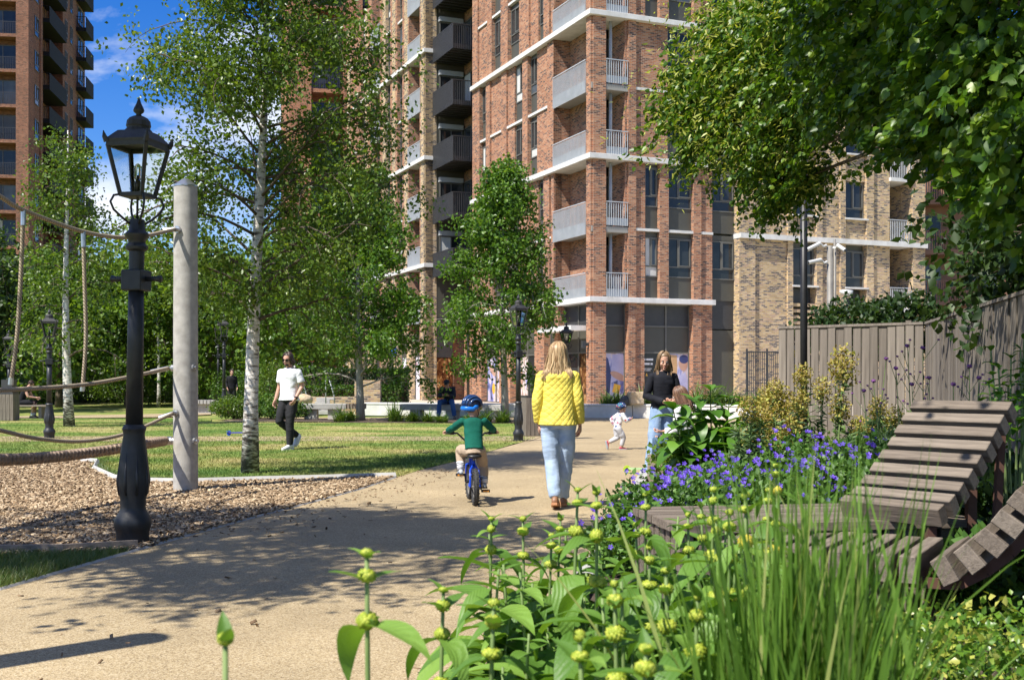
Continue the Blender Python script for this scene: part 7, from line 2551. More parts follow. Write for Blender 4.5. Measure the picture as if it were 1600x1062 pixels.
boy, hm, K = person('boy in green jersey and blue helmet riding a small blue bicycle away', (bx_, YB_), rotb, kb, J, CHILD, M['skin_child'], (R(-58), R(-6), 0), hk=1.36, child=True,
       top=dict(mat=M['green_jersey'], name='jersey', g=0.024, lo=0.02, r=(0.070, 0.058, 0.052), disp=0.007, hem=(0.148, 0.122)),
       legs=dict(mat=M['beige_cotton'], name='trousers', r=(0.102, 0.086, 0.07), len=0.68, g=0.010, disp=0.010, waist=0.15, ds=(9, 9, 18)), shoes=dict(mat=M['grey_shoe'], sole=M['sole_dark'], k=1.0),
       hands={'L': dict(curl=1.5, d=(-0.45, 0.9, -0.15), n=(0, -0.2, -1)), 'R': dict(curl=1.5, d=(0.45, 0.9, -0.15), n=(0, -0.2, -1))},
       hair=dict(mat=M['dark_brown_hair'], n=120, length=0.02, wave=0.002, seed=31, r0=0.008, front=0.5), arm_r=(0.06, 0.05, 0.036), leg_r=(0.085, 0.066, 0.048), vox=0.014)
helmet(boy, hm, K * 1.05, M['navy_shell'], M['blue_shell'], M['bright_blue'])
for s in 'LR':
    m = MB(); m.tube([lerp(J['K' + s], J['A' + s], 0.60), lerp(J['K' + s], J['A' + s], 0.98)], [0.045, 0.036], 12); so = m.build('sock', M['sock'], boy, smooth=True)
    m = MB()
    for q in (0.66, 0.74):
        m.tube([lerp(J['K' + s], J['A' + s], q), lerp(J['K' + s], J['A' + s], q + 0.035)], 0.0455 - (q - 0.6) * 0.02, 12)
    m.build('sock_stripes', M['stripe'], so)
m = MB()
for s in (-1, 1):
    m.loft([ring(hm @ (Vector((s * 0.031, y, 0.010)) * K), hm.to_3x3() @ Vector((1, 0, 0)), hm.to_3x3() @ Vector((0, 1, 0)), 0.027 * K, 0.02 * K, 10) for y in (0.088, 0.098)])
    m.tube([hm @ (Vector(p) * K) for p in ((s * 0.055, 0.09, 0.015), (s * 0.078, 0.06, 0.015), (s * 0.084, -0.005, 0.012))], 0.005 * K, 5)
M['lime_plastic'] = mat_noise('lime_plastic', (0.35, 0.5, 0.03), (0.45, 0.6, 0.05), 8, 0.35)
m.build('sunglasses', M['lime_plastic'], boy)

# the bicycle
bike = thing('bicycle', 'small blue bicycle with chunky black tyres ridden by the boy', 'bicycle', (bx_, YB_, 0), rotb)
M['blue_paint'] = mat_noise('blue_paint', (0.008, 0.055, 0.52), (0.012, 0.08, 0.62), 4, 0.28)
M['tyre'] = mat_noise('tyre', (0.022, 0.022, 0.023), (0.045, 0.044, 0.042), 14, 0.85)
M['orange_reflector'] = mat_noise('orange_reflector', (0.75, 0.25, 0.02), (0.85, 0.32, 0.03), 5, 0.2)
WR_ = 0.195
def wheel(parent, y, name='wheel', r_=WR_, steer=0.0):
    w = thing(name, None, None, (0, y, r_)); del_ = None
    w.parent = parent
    w.rotation_euler = (0, 0, steer)
    m = MB()
    tr_ = 0.029
    nr = 44
    rings = []
    for i in range(nr):
        a = 2 * PI * i / nr
        c = Vector((0, (r_ - tr_) * math.cos(a), (r_ - tr_) * math.sin(a)))
        e = Vector((0, math.cos(a), math.sin(a)))
        rings.append([c + Vector((1, 0, 0)) * math.cos(q) * tr_ + e * math.sin(q) * tr_ for q in [2 * PI * j / 8 for j in range(8)]])
    rings.append(rings[0])
    m.loft(rings, False)
    # knobbly tread
    for i in range(nr):
        a = 2 * PI * i / nr
        e = Vector((0, math.cos(a), math.sin(a))); tg = Vector((0, -math.sin(a), math.cos(a)))
        for x in ((-0.017, 0.017) if i % 2 else (0.0, -0.026, 0.026)):
            m.obox(e * (r_ - 0.002 - abs(x) * 0.35) + Vector((x, 0, 0)), Vector((0.006, 0, 0)), tg * 0.007, e * 0.004)
    m.build('tyre', M['tyre'], w)
    m = MB()
    rings = []
    for i in range(32):
        a = 2 * PI * i / 32
        e = Vector((0, math.cos(a), math.sin(a)))
        rings.append([e * (r_ - 0.06) + Vector((-0.012, 0, 0)), e * (r_ - 0.06) + Vector((0.012, 0, 0)), e * (r_ - 0.045) + Vector((0.014, 0, 0)), e * (r_ - 0.045) + Vector((-0.014, 0, 0))])
    rings.append(rings[0])
    m.loft(rings, False)
    m.tube([(-0.035, 0, 0), (0.035, 0, 0)], 0.014, 10)
    m.build('rim', M['galv'], w)
    m = MB()
    for i in range(16):
        a = 2 * PI * i / 16
        sx = 0.028 if i % 2 else -0.028
        m.tube([(sx, 0.012 * math.cos(a + 0.7), 0.012 * math.sin(a + 0.7)), (0, (r_ - 0.06) * math.cos(a), (r_ - 0.06) * math.sin(a))], 0.0014, 4)
    m.build('spokes', M['galv'], w)
    return w
wheel(bike, -0.36)
wheel(bike, 0.30, steer=R(4))
BB = Vector((0, -0.06, 0.225)); SD = Vector((0, -0.17, 0.46)); HT0 = Vector((0, 0.20, 0.46)); HT1 = Vector((0, 0.175, 0.57)); AX = Vector((0, -0.36, WR_)); FA = Vector((0, 0.30, WR_))
m = MB()
m.tube([BB, SD], 0.017, 10); m.tube([BB, HT0], 0.021, 10); m.tube([SD * 0.8 + BB * 0.2, HT1], 0.018, 10); m.tube([HT0, HT1], 0.02, 10)
for s in (-1, 1):
    m.tube([BB + Vector((s * 0.03, -0.02, 0)), Vector((s * 0.052, -0.2, 0.2)), AX + Vector((s * 0.052, 0, 0))], 0.010, 8)
    m.tube([lerp(BB, SD, 0.85), Vector((s * 0.045, -0.24, 0.36)), AX + Vector((s * 0.052, 0, 0))], 0.010, 8)
m.build('frame', M['blue_paint'], bike, smooth=True)
m = MB()
m.tube([HT0, HT0 + Vector((0, 0.012, -0.05))], 0.018, 8)
for s in (-1, 1):
    m.tube([HT0 + Vector((0, 0.012, -0.05)), HT0 + Vector((s * 0.045, 0.02, -0.07)), FA + Vector((s * 0.048, 0, 0))], 0.012, 8)
m.build('fork', M['blue_paint'], bike, smooth=True)
m = MB()
m.tube([HT1, HT1 + Vector((0, -0.01, 0.06))], 0.015, 8)
m.tube([(-0.27, 0.13, 0.745), (-0.15, 0.165, 0.735), (-0.05, 0.185, 0.64), (0.05, 0.185, 0.64), (0.15, 0.165, 0.735), (0.27, 0.13, 0.745)], 0.011, 8)
hb = m.build('handlebar', M['black_paint'], bike, smooth=True)
for s in (-1, 1):
    m = MB(); m.tube([(s * 0.19, 0.152, 0.738), (s * 0.275, 0.128, 0.745)], 0.019, 10); m.build('grip', M['tyre'], hb, smooth=True)
    m = MB(); m.tube([(s * 0.15, 0.17, 0.735), (s * 0.17, 0.21, 0.722), (s * 0.23, 0.215, 0.718)], 0.006, 6); m.build('brake_lever', M['galv'], hb)
m = MB()
m.loft([[Vector((hw * math.cos(q), y, z + h * math.sin(q))) for q in [2 * PI * j / 12 for j in range(12)]] for y, hw, z, h in ((-0.30, 0.03, 0.505, 0.012), (-0.27, 0.078, 0.51, 0.024), (-0.21, 0.07, 0.505, 0.026), (-0.14, 0.03, 0.50, 0.02), (-0.08, 0.02, 0.497, 0.014), (-0.06, 0.012, 0.495, 0.006))])
m.build('saddle', M['black_paint'], bike, smooth=True)
m = MB(); m.tube([SD, Vector((0, -0.19, 0.495))], 0.012, 8); m.build('seat_post', M['galv'], bike)
m = MB()
m.tube([(-0.075, BB.y, BB.z), (0.075, BB.y, BB.z)], 0.016, 8)
m.tube([(-0.075, BB.y, BB.z), (-0.085, BB.y + 0.02, BB.z + 0.085)], 0.009, 6)
m.tube([(0.075, BB.y, BB.z), (0.085, BB.y - 0.02, BB.z - 0.085)], 0.009, 6)
m.lathe([(0.055, -0.004), (0.055, 0.004)], 20)
ck = m.build('crank', M['black_paint'], bike)
for (x, y, z) in ((-0.135, BB.y + 0.02, BB.z + 0.073), (0.135, BB.y - 0.02, BB.z - 0.1)):
    m = MB(); m.box(x - 0.045, y - 0.04, z - 0.012, x + 0.045, y + 0.04, z + 0.012); pd = m.build('pedal', M['black_paint'], ck)
    m = MB(); m.box(x - 0.03, y - 0.047, z - 0.008, x + 0.03, y - 0.041, z + 0.008); m.build('reflector', M['orange_reflector'], pd)
m = MB()
m.loft([[Vector((0.058, y, z)), Vector((0.07, y, z)), Vector((0.07, y, z + h)), Vector((0.058, y, z + h))] for y, z, h in ((-0.37, 0.165, 0.06), (-0.2, 0.165, 0.085), (-0.06, 0.165, 0.12), (0.0, 0.19, 0.07))])
m.build('chain_guard', M['black_paint'], bike)

# ---- 6. toddler running
yt = F * CAM_H / (702 - HOR)
kt = 0.515
J = stand(kt, P=(0, 0.0, 0.80), W=(0, 0.04, 0.98), CH=(0, 0.09, 1.16), S=(0, 0.12, 1.28), N=(0, 0.13, 1.32), HD=(0, 0.17, 1.50), SL=(-0.18, 0.12, 1.26), SR=(0.18, 0.12, 1.26), EL=(-0.26, -0.12, 1.08), WL=(-0.22, -0.02, 0.86), ER=(0.24, 0.24, 1.05), WR=(0.16, 0.46, 1.12),
          HL=(-0.10, 0, 0.75), KL=(-0.10, 0.04, 0.42), AL=(-0.08, -0.34, 0.25), FL=(0, 0.25, -1), UL=(0, 1, 0.25), HR=(0.10, 0, 0.75), KR=(0.10, 0.19, 0.43), AR=(0.07, 0.12, 0.085))
tod, hm, K = person('toddler in spotted helmet and printed white top running along the path', ((965 - 800) * yt / F, yt), R(-72), kt, J, CHILD, M['skin_child'], (R(-4), R(-4), 0), hk=1.5, child=True,
       top=dict(mat=M['printed_cotton'], name='top', g=0.02, lo=0.04, r=(0.095, 0.085, 0.07), disp=0.01), legs=dict(mat=M['grey_fleece'], name='trousers', r=(0.125, 0.10, 0.075), len=0.85, g=0.02, disp=0.012),
       shoes=dict(mat=M['pink_shoe'], sole=M['grey_shoe'], k=1.15), hands={'L': dict(curl=0.9), 'R': dict(curl=0.9, n=(-1, 0, 0.3))},
       hair=dict(mat=M['light_brown_hair'], n=90, length=0.01, wave=0.002, seed=41, r0=0.008, front=0.5), arm_r=(0.075, 0.062, 0.045), leg_r=(0.10, 0.078, 0.055), vox=0.02)
helmet(tod, hm, K * 1.04, M['spotted_shell'], M['spotted_shell'], M['navy_shell'], vents=False)

# ---- 7. man on the bench with his phone
ys = 37.25
M['navy_jacket'] = mat_cloth('navy_jacket', (0.015, 0.018, 0.028), (0.03, 0.035, 0.05), 4, bs_=0.4)
M['blue_denim'] = mat_cloth('blue_denim', (0.03, 0.085, 0.25), (0.055, 0.14, 0.36), 5, bs_=0.4)
M['tan_boot'] = mat_noise('tan_boot', (0.14, 0.11, 0.085), (0.22, 0.18, 0.14), 8, 0.7)
J = stand(1.0, P=(0, -0.05, 0.57), W=(0, 0.0, 0.72), CH=(0, 0.10, 0.89), S=(0, 0.17, 1.00), N=(0, 0.20, 1.04), HD=(0, 0.27, 1.15), SL=(-0.19, 0.16, 0.99), SR=(0.19, 0.16, 0.99), EL=(-0.25, 0.26, 0.74), ER=(0.25, 0.26, 0.74), WL=(-0.09, 0.44, 0.77), WR=(0.09, 0.44, 0.77),
          HL=(-0.09, -0.03, 0.55), HR=(0.09, -0.03, 0.55), KL=(-0.21, 0.40, 0.56), KR=(0.21, 0.40, 0.56), AL=(-0.28, 0.36, 0.085), AR=(0.25, 0.36, 0.085), FL=(-0.3, 1, 0), FR=(0.3, 1, 0))
sm_, hm, K = person('man in flat cap, navy jacket and blue jeans bent over his phone on the bench', ((701 - 800) * ys / F, ys, 0.0), R(180 - 10), 1.0, J, ADULT_M, M['skin'], (0, R(-34), 0),
       top=dict(mat=M['navy_jacket'], name='jacket', g=0.022, lo=0.05, r=(0.078, 0.064, 0.052), disp=0.008), legs=dict(mat=M['blue_denim'], name='jeans', r=(0.098, 0.080, 0.07), disp=0.009), shoes=dict(mat=M['tan_boot'], sole=M['sole_dark'], k=1.05),
       hands={'L': dict(curl=0.9, d=(0.6, 0.6, 0.2), n=(0.2, -0.6, 0.7)), 'R': dict(curl=0.9, d=(-0.6, 0.6, 0.2), n=(-0.2, -0.6, 0.7))},
       hair=dict(mat=M['dark_brown_hair'], n=110, length=0.03, wave=0.002, seed=51, r0=0.009, front=0.4))
m = MB()
m.ellipsoid(hm @ (Vector((0, -0.005, 0.075)) * K), 0.092 * K, 0.108 * K, 0.055 * K, 14, 8, hm.to_3x3())
m.ellipsoid(hm @ (Vector((0, 0.105, 0.052)) * K), 0.065 * K, 0.045 * K, 0.012 * K, 12, 6, hm.to_3x3())
m.build('cap', M['navy_jacket'], sm_, smooth=True)
ph_ = MB(); ph_.box(-0.038, -0.006, -0.075, 0.038, 0.006, 0.075)
pho = ph_.build('phone', M['shades'])
tag(pho, 'small dark phone in the hands of the man on the bench', 'phone')
pho.matrix_world = Matrix.Translation((sm_.location.x, sm_.location.y, 0)) @ Matrix.Rotation(R(170), 4, 'Z') @ Matrix.Translation((0, 0.505, 0.81)) @ Matrix.Rotation(R(-50), 4, 'X') @ Matrix.Rotation(R(90), 4, 'Y')

# ---- 8. woman on the shaded bench at the left edge
J = stand(1.0, P=(0, 0, 0.54), W=(0, 0.06, 0.70), CH=(0, 0.14, 0.87), S=(0, 0.21, 0.98), N=(0, 0.24, 1.03), HD=(0, 0.33, 1.12), SL=(-0.165, 0.2, 0.965), SR=(0.165, 0.2, 0.965), EL=(-0.2, 0.3, 0.72), ER=(0.2, 0.3, 0.72), WL=(-0.08, 0.52, 0.68), WR=(0.08, 0.52, 0.68),
          HL=(-0.085, 0.02, 0.52), HR=(0.085, 0.02, 0.52), KL=(-0.09, 0.44, 0.53), KR=(0.09, 0.44, 0.53), AL=(-0.09, 0.42, 0.085), AR=(0.09, 0.38, 0.085))
M['black_cotton'] = mat_cloth('black_cotton', (0.010, 0.010, 0.012), (0.02, 0.02, 0.024), 4)
M['auburn_hair'] = mat_hair('auburn_hair', (0.03, 0.016, 0.01), (0.12, 0.06, 0.035))
s8, hm, K = person('woman in black dress bent over a phone on the shaded timber bench', ((32 - 800) * 37.4 / F, 37.4), R(-84), 1.0, J, ADULT_F, M['skin'], (0, R(-40), 0),
       top=dict(mat=M['black_cotton'], name='dress', g=0.014, lo=0.08, sleeve=0.2, r=(0.06, 0.05, 0.04)), legs=dict(mat=M['black_cotton'], name='skirt', r=(0.10, 0.085, 0.08), len=0.06), shoes=dict(mat=M['black_paint'], sole=M['sole_dark']),
       hair=dict(mat=M['auburn_hair'], n=120, length=0.02, wave=0.002, seed=61, r0=0.009, front=0.5))
for s in 'LR':
    m = MB(); m.tube([lerp(J['K' + s], J['A' + s], 0.78), J['A' + s]], 0.044, 10); m.build('sock', M['sock'], s8, smooth=True)

# ---- 9. person in dark clothes far off by the bushes
J = stand(1.0, HD=(0, 0.05, 1.56), WL=(-0.2, 0.2, 0.92), WR=(0.2, 0.2, 0.92))
person('distant person in dark clothes standing between the bushes and the far lamp post', ((362 - 800) * 47.0 / F, 47.0), R(200), 0.96, J, ADULT_M, M['skin'], (0, R(-10), 0),
       top=dict(mat=M['black_cotton'], name='jacket', g=0.02), legs=dict(mat=M['black_denim'], name='trousers'), shoes=dict(mat=M['black_paint'], sole=M['sole_dark']),
       hair=dict(mat=M['dark_brown_hair'], n=80, length=0.02, wave=0.002, seed=71, r0=0.010, front=0.5), vox=0.02)

# ---- kick scooters
sc1 = thing('kick_scooter', 'small blue three-wheeled kick scooter standing on the cross path by the birch trunk', 'scooter', (*GY(357, 26.3), 0), R(12))
def small_wheel(parent, c, r_, w_, mat):
    m = MB(); m.tube([Vector(c) - Vector((0, w_, 0)), Vector(c) + Vector((0, w_, 0))], r_, 16)
    o = m.build('wheel', mat, parent, smooth=True, angle=0.5)
    m = MB(); m.tube([Vector(c) - Vector((0, w_ + 0.004, 0)), Vector(c) + Vector((0, w_ + 0.004, 0))], r_ * 0.4, 10); m.build('hub', M['black_paint'], o)
M['purple_blue'] = mat_noise('purple_blue', (0.07, 0.06, 0.42), (0.1, 0.08, 0.5), 5, 0.4)
m = MB(); m.loft([[Vector((x, -w_, z)), Vector((x, w_, z)), Vector((x, w_, z + 0.022)), Vector((x, -w_, z + 0.022))] for x, w_, z in ((0, 0.03, 0.07), (0.04, 0.045, 0.06), (0.3, 0.055, 0.06), (0.38, 0.05, 0.075), (0.42, 0.03, 0.09))]); m.build('deck', M['purple_blue'], sc1)
small_wheel(sc1, (0.01, 0, 0.055), 0.05, 0.016, M['blue_paint'])
for s in (-1, 1):
    small_wheel(sc1, (0.43, s * 0.11, 0.07), 0.068, 0.014, M['purple_blue'])
m = MB(); m.tube([(0.43, -0.1, 0.08), (0.43, 0.1, 0.08)], 0.012, 8); m.tube([(0.42, 0, 0.1), (0.40, 0, 0.3)], 0.02, 8); m.build('front_axle', M['black_paint'], sc1)
m = MB(); m.tube([(0.40, 0, 0.3), (0.375, 0, 0.66)], 0.016, 8); m.build('stem', M['blue_paint'], sc1)
m = MB(); m.tube([(0.375, -0.14, 0.66), (0.375, 0.14, 0.66)], 0.018, 8); m.build('handlebar', M['blue_paint'], sc1)
m = MB(); m.loft([[Vector((x, -0.03, z)), Vector((x, 0.03, z)), Vector((x, 0.03, z + 0.012)), Vector((x, -0.03, z + 0.012))] for x, z in ((-0.05, 0.09), (0.0, 0.112), (0.05, 0.1))]); m.build('brake', M['bright_blue'], sc1)
sc2 = thing('kick_scooter', 'pale green kick scooter deck poking out beside the purple flowers', 'scooter', (*GY(982, 16.0), 0), R(-6))
M['pale_green'] = mat_noise('pale_green', (0.36, 0.55, 0.25), (0.45, 0.65, 0.32), 5, 0.4)
m = MB(); m.loft([[Vector((x, -w_, z)), Vector((x, w_, z)), Vector((x, w_, z + 0.025)), Vector((x, -w_, z + 0.025))] for x, w_, z in ((0, 0.03, 0.06), (0.04, 0.05, 0.05), (0.36, 0.055, 0.05), (0.42, 0.03, 0.075))]); m.build('deck', M['pale_green'], sc2)
small_wheel(sc2, (-0.02, 0, 0.055), 0.055, 0.018, M['lime_plastic'])
small_wheel(sc2, (0.47, 0, 0.06), 0.06, 0.018, M['lime_plastic'])
m = MB(); m.tube([(0.45, 0, 0.08), (0.44, 0.05, 0.2), (0.42, 0.1, 0.62)], 0.015, 8); m.tube([(0.42, -0.02, 0.62), (0.42, 0.22, 0.62)], 0.015, 8); m.build('stem', M['pale_green'], sc2)

bpy.data.batch_remove(SCRATCH + [bpy.data.scenes['workbench']])
# ================================================================== flower bed: timber deck, loungers
def put_axes(name, me, parent, c, ax, ay, az):
    o = put(name, me, parent)
    Mx = Matrix((ax, ay, az)).transposed().to_4x4()
    Mx.translation = Vector(c)
    o.matrix_local = Mx
    return o

M['lounger_wood'] = mat_noise('lounger_wood', (0.085, 0.066, 0.05), (0.215, 0.172, 0.133), 3.2, 0.8, stretch=(1.2, 16, 16), bump_s=0.6, bump_scale=9, bump_d=0.005)
M['lounger_wood_b'] = mat_noise('lounger_wood_b', (0.11, 0.088, 0.067), (0.255, 0.208, 0.163), 2.6, 0.8, stretch=(1.2, 14, 14), bump_s=0.6, bump_scale=9, bump_d=0.005)
M['rust_steel'] = mat_noise('rust_steel', (0.07, 0.032, 0.022), (0.11, 0.05, 0.032), 9, 0.8)


def slat_mesh(L, t, d, k):
    m = MB(); m.box(-L / 2, -t / 2, -d, L / 2, t / 2, 0)
    me = m.mesh('slat')
    bm = bmesh.new(); bm.from_mesh(me)
    bmesh.ops.bevel(bm, geom=bm.edges[:], offset=0.004, segments=1, affect='EDGES')
    bm.to_mesh(me); bm.free()
    me.materials.append(M['lounger_wood'] if k % 2 == 0 else M['lounger_wood_b'])
    return me
wrr = random.Random(8)

# deck bench whose top runs behind the flower stems
dk = thing('deck_bench', 'long grey timber deck bench edging the purple flowers', 'bench', (0.74, 6.95, 0), 0.16)
DL, DD, DZ = 1.75, 0.9, 0.55
for k in range(7):
    me = MB().box(0, -DD + k * DD / 7 + 0.004, DZ - 0.045, DL, -DD + (k + 1) * DD / 7 - 0.004, DZ).mesh('plank'); me.materials.append(M['lounger_wood_b'] if k % 2 else M['lounger_wood'])
    put('plank', me, dk, (wrr.uniform(-0.006, 0.006), 0, wrr.uniform(-0.003, 0.003)))
fm = MB().box(0.0, -DD + 0.03, 0.05, 0.075, -DD + 0.10, DZ - 0.05).mesh('front_block'); fm.materials.append(M['lounger_wood_b'])
for k in range(16):
    put('front_block', fm, dk, (0.02 + k * 0.108, 0, 0))
fm2 = MB().box(0.02, 0.0, 0.05, 0.08, 0.075, DZ - 0.05).mesh('end_block'); fm2.materials.append(M['lounger_wood'])
for k in range(8):
    put('end_block', fm2, dk, (0, -DD + 0.11 + k * 0.105, 0))
m = MB(); m.box(0.12, -DD + 0.14, 0.02, DL - 0.05, -0.05, DZ - 0.06); m.build('inner_frame', M['dark_metal'], dk)

# recliner behind: slats of its back climbing to the right
def recliner(label, r0, a, w, L, nback, slope, nseat, pitch=0.107, t=0.072, d=0.105, zseat=None):
    T = thing('slatted_lounger', label, 'lounger', (r0[0], r0[1], 0))
    a = Vector((*a, 0)).normalized(); w = Vector((*w, 0)).normalized()
    me = [slat_mesh(L, t, d, k) for k in range(4)]
    O = Vector((0, 0, r0[2]))
    p = O.copy()
    ends = []
    for k in range(nback):
        sl_ = R(slope) * min(1.0, 0.55 + 0.2 * k)
        s = a * math.cos(sl_) + Vector((0, 0, math.sin(sl_)))
        n = w.cross(s)
        if n.z < 0: n = -n
        ax = w
        ay = n.cross(ax)
        c = p - w * L / 2
        put_axes('slat', me[k % 4], T, c + w * wrr.uniform(-0.008, 0.008), ax, ay, n)
        ends.append((p.copy(), s, n))
        p = p + s * pitch
    for k in range(nseat):
        c = O - a * (0.02 + pitch * (k + 1)) - w * L / 2 - Vector((0, 0, 0.004 * (k % 2)))
        n = Vector((0, 0, 1))
        put_axes('slat', me[(k + 1) % 4], T, c + w * wrr.uniform(-0.008, 0.008), w, n.cross(w), n)
    f = MB()
    for q in (0.16, 0.84):
        path = [O - a * (pitch * nseat) - w * L * q - Vector((0, 0, d + 0.03))] if nseat else []
        path += [e[0] - w * L * q - e[2] * (d + 0.025) for e in ends]
        for u, v in zip(path, path[1:]):
            f.beam(u, v, 0.02, 0.05)
        f.beam(path[0], Vector((path[0].x, path[0].y, 0)), 0.05, 0.05)
        mid = path[len(path) // 2]
        f.beam(mid, Vector((mid.x, mid.y, 0)), 0.05, 0.05)
        f.beam(path[-1], Vector((path[-1].x * 0.9, path[-1].y, 0)), 0.04, 0.04)
    f.build('support_frame', M['rust_steel'], T)
    return T
recliner('grey slatted recliner rising behind the deck bench with nine broad slats', (2.27, 6.0, 0.66), (0.8, 0.6), (0.62, -0.785), 0.62, 9, 42, 0)
recliner('nearer slatted lounger whose back rises at the right edge', (1.98, 5.3, 0.50), (0.866, -0.5), (-0.5, -0.866), 0.75, 9, 54, 9, pitch=0.112, t=0.078, d=0.13)

# pale stone kerb of the bed
m = MB()
kp = BED_R[1:9]
for (x0, y0), (x1, y1) in zip(kp, kp[1:]):
    m.beam((x0 + 0.06, y0, 0.03), (x1 + 0.06, y1, 0.03), 0.13, 0.10)
tag(m.build('bed_kerb', M['grey_concrete'], bevel=0.008), 'low pale kerb between path and flower bed', 'kerb', kind='structure')

# ================================================================== plants
M['phlomis_leaf'] = mat_leaf('phlomis_leaf', [(0.0, (0.085, 0.19, 0.028)), (0.5, (0.14, 0.27, 0.04)), (1.0, (0.22, 0.37, 0.065))], rough=0.5, trans=0.34)
def vein(m):
    nt = m.node_tree; bs = nt.nodes['Principled BSDF']
    t = node(nt, 'ShaderNodeTexCoord')
    w = node(nt, 'ShaderNodeTexWave', Scale=9.0, Distortion=1.5); w.bands_direction = 'DIAGONAL'
    nt.links.new(t.outputs['Object'], w.inputs['Vector'])
    n = node(nt, 'ShaderNodeTexNoise', Scale=22.0, Detail=4)
    nt.links.new(t.outputs['Object'], n.inputs['Vector'])
    a = node(nt, 'ShaderNodeMath', operation='ADD'); nt.links.new(w.outputs['Fac'], a.inputs[0]); nt.links.new(n.outputs['Fac'], a.inputs[1])
    bump(nt, bs, a.outputs[0], 0.16, 0.02)
vein(M['phlomis_leaf'])
M['phlomis_stem'] = mat_noise('phlomis_stem', (0.12, 0.19, 0.05), (0.2, 0.27, 0.09), 9, 0.7)
M['phlomis_bud'] = mat_leaf('phlomis_bud', [(0.0, (0.26, 0.34, 0.025)), (0.6, (0.40, 0.47, 0.04)), (1.0, (0.55, 0.58, 0.09))], rough=0.6, trans=0.25)
M['phlomis_flower'] = mat_leaf('phlomis_flower', [(0.0, (0.62, 0.50, 0.03)), (1.0, (0.78, 0.66, 0.08))], rough=0.6, trans=0.3)


def leaf_shape(wid, droop, fold, wav, seed, n=8, heart=True):
    "one broad leaf, 1 long, along +Y, drooping; rows of 5 points"
    rr = random.Random(seed)
    V, Fc = [], []
    for i in range(n + 1):
        t = i / n
        if heart:
            hw = wid * (math.sin(PI * min(1, t ** 0.72 * 0.98 + 0.02)) ** 0.85) * (1 - 0.25 * t)
        else:
            hw = wid * math.sin(PI * min(1, t * 0.96 + 0.03)) ** 0.8
        hw = max(hw, 0.012 * (1 - t))
        a = droop * t
        y = math.sin(min(a, 3)) / max(droop, 1e-3) if droop > 0.05 else t
        z = -(1 - math.cos(a)) / max(droop, 1e-3) if droop > 0.05 else 0
        for j, u in enumerate((-1, -0.5, 0, 0.5, 1)):
            V.append((u * hw, y, z + fold * abs(u) * hw + wav * math.sin(t * 9 + u * 2 + seed) * abs(u) * 0.5))
    for i in range(n):
        for j in range(4):
            b = i * 5 + j
            Fc.append((b, b + 1, b + 6, b + 5))
    me = raw_mesh('leaf', V, Fc, [rr.random()] * len(Fc), smooth=True)
    return me


def leaf_set(wid, mat, heart=True, seed0=0, droops=(0.4, 0.9, 1.4, 1.9), per=3, fold=0.35, wav=0.02):
    out = []
    for d in droops:
        row = []
        for q in range(per):
            me = leaf_shape(wid * (0.88 + 0.12 * q), d, fold, wav, seed0 + q * 7 + int(d * 10), heart=heart)
            me.materials.append(mat)
            row.append(me)
        out.append(row)
    return out


def bud_ball(r_, n, seed, mat, bud=0.26, flat=0.75):
    rng = np.random.default_rng(seed)
    V, Fc, rn = [], [], []
    for i in range(n):
        z = 1 - 2 * (i + 0.5) / n
        ph = i * 2.39996
        rr = math.sqrt(1 - z * z)
        d = Vector((rr * math.cos(ph), rr * math.sin(ph), z))
        c = Vector((d.x * r_, d.y * r_, d.z * r_ * flat)) * 0.86
        m = MB(); s = r_ * bud * rng.uniform(0.85, 1.2)
        t1 = d.orthogonal().normalized(); t2 = d.cross(t1)
        b = len(V)
        pts = [c + (t1 * math.cos(q) + t2 * math.sin(q)) * s for q in [PI * 2 * k / 5 for k in range(5)]] + [c + d * s * 1.15]
        V.extend(pts)
        v = rng.random()
        for k in range(5):
            Fc.append((b + k, b + (k + 1) % 5, b + 5)); rn.append(v)
    m = MB(); m.ellipsoid((0, 0, 0), r_ * 0.86, r_ * 0.86, r_ * 0.86 * flat, 10, 6)
    b = len(V); V.extend(m.v)
    for f in m.f:
        for k in range(1, len(f) - 1):
            Fc.append((f[0] + b, f[k] + b, f[k + 1] + b)); rn.append(0.1)
    me = raw_mesh('flower_whorl', [tuple(p) for p in V], Fc, rn, smooth=False)
    me.materials.append(mat)
    return me

PL = leaf_set(0.20, M['phlomis_leaf'], True, 0)
WH = [bud_ball(1.0, 60, s, M['phlomis_bud']) for s in range(3)]
WHF = bud_ball(1.0, 46, 9, M['phlomis_flower'], bud=0.34)
prng = random.Random(21)


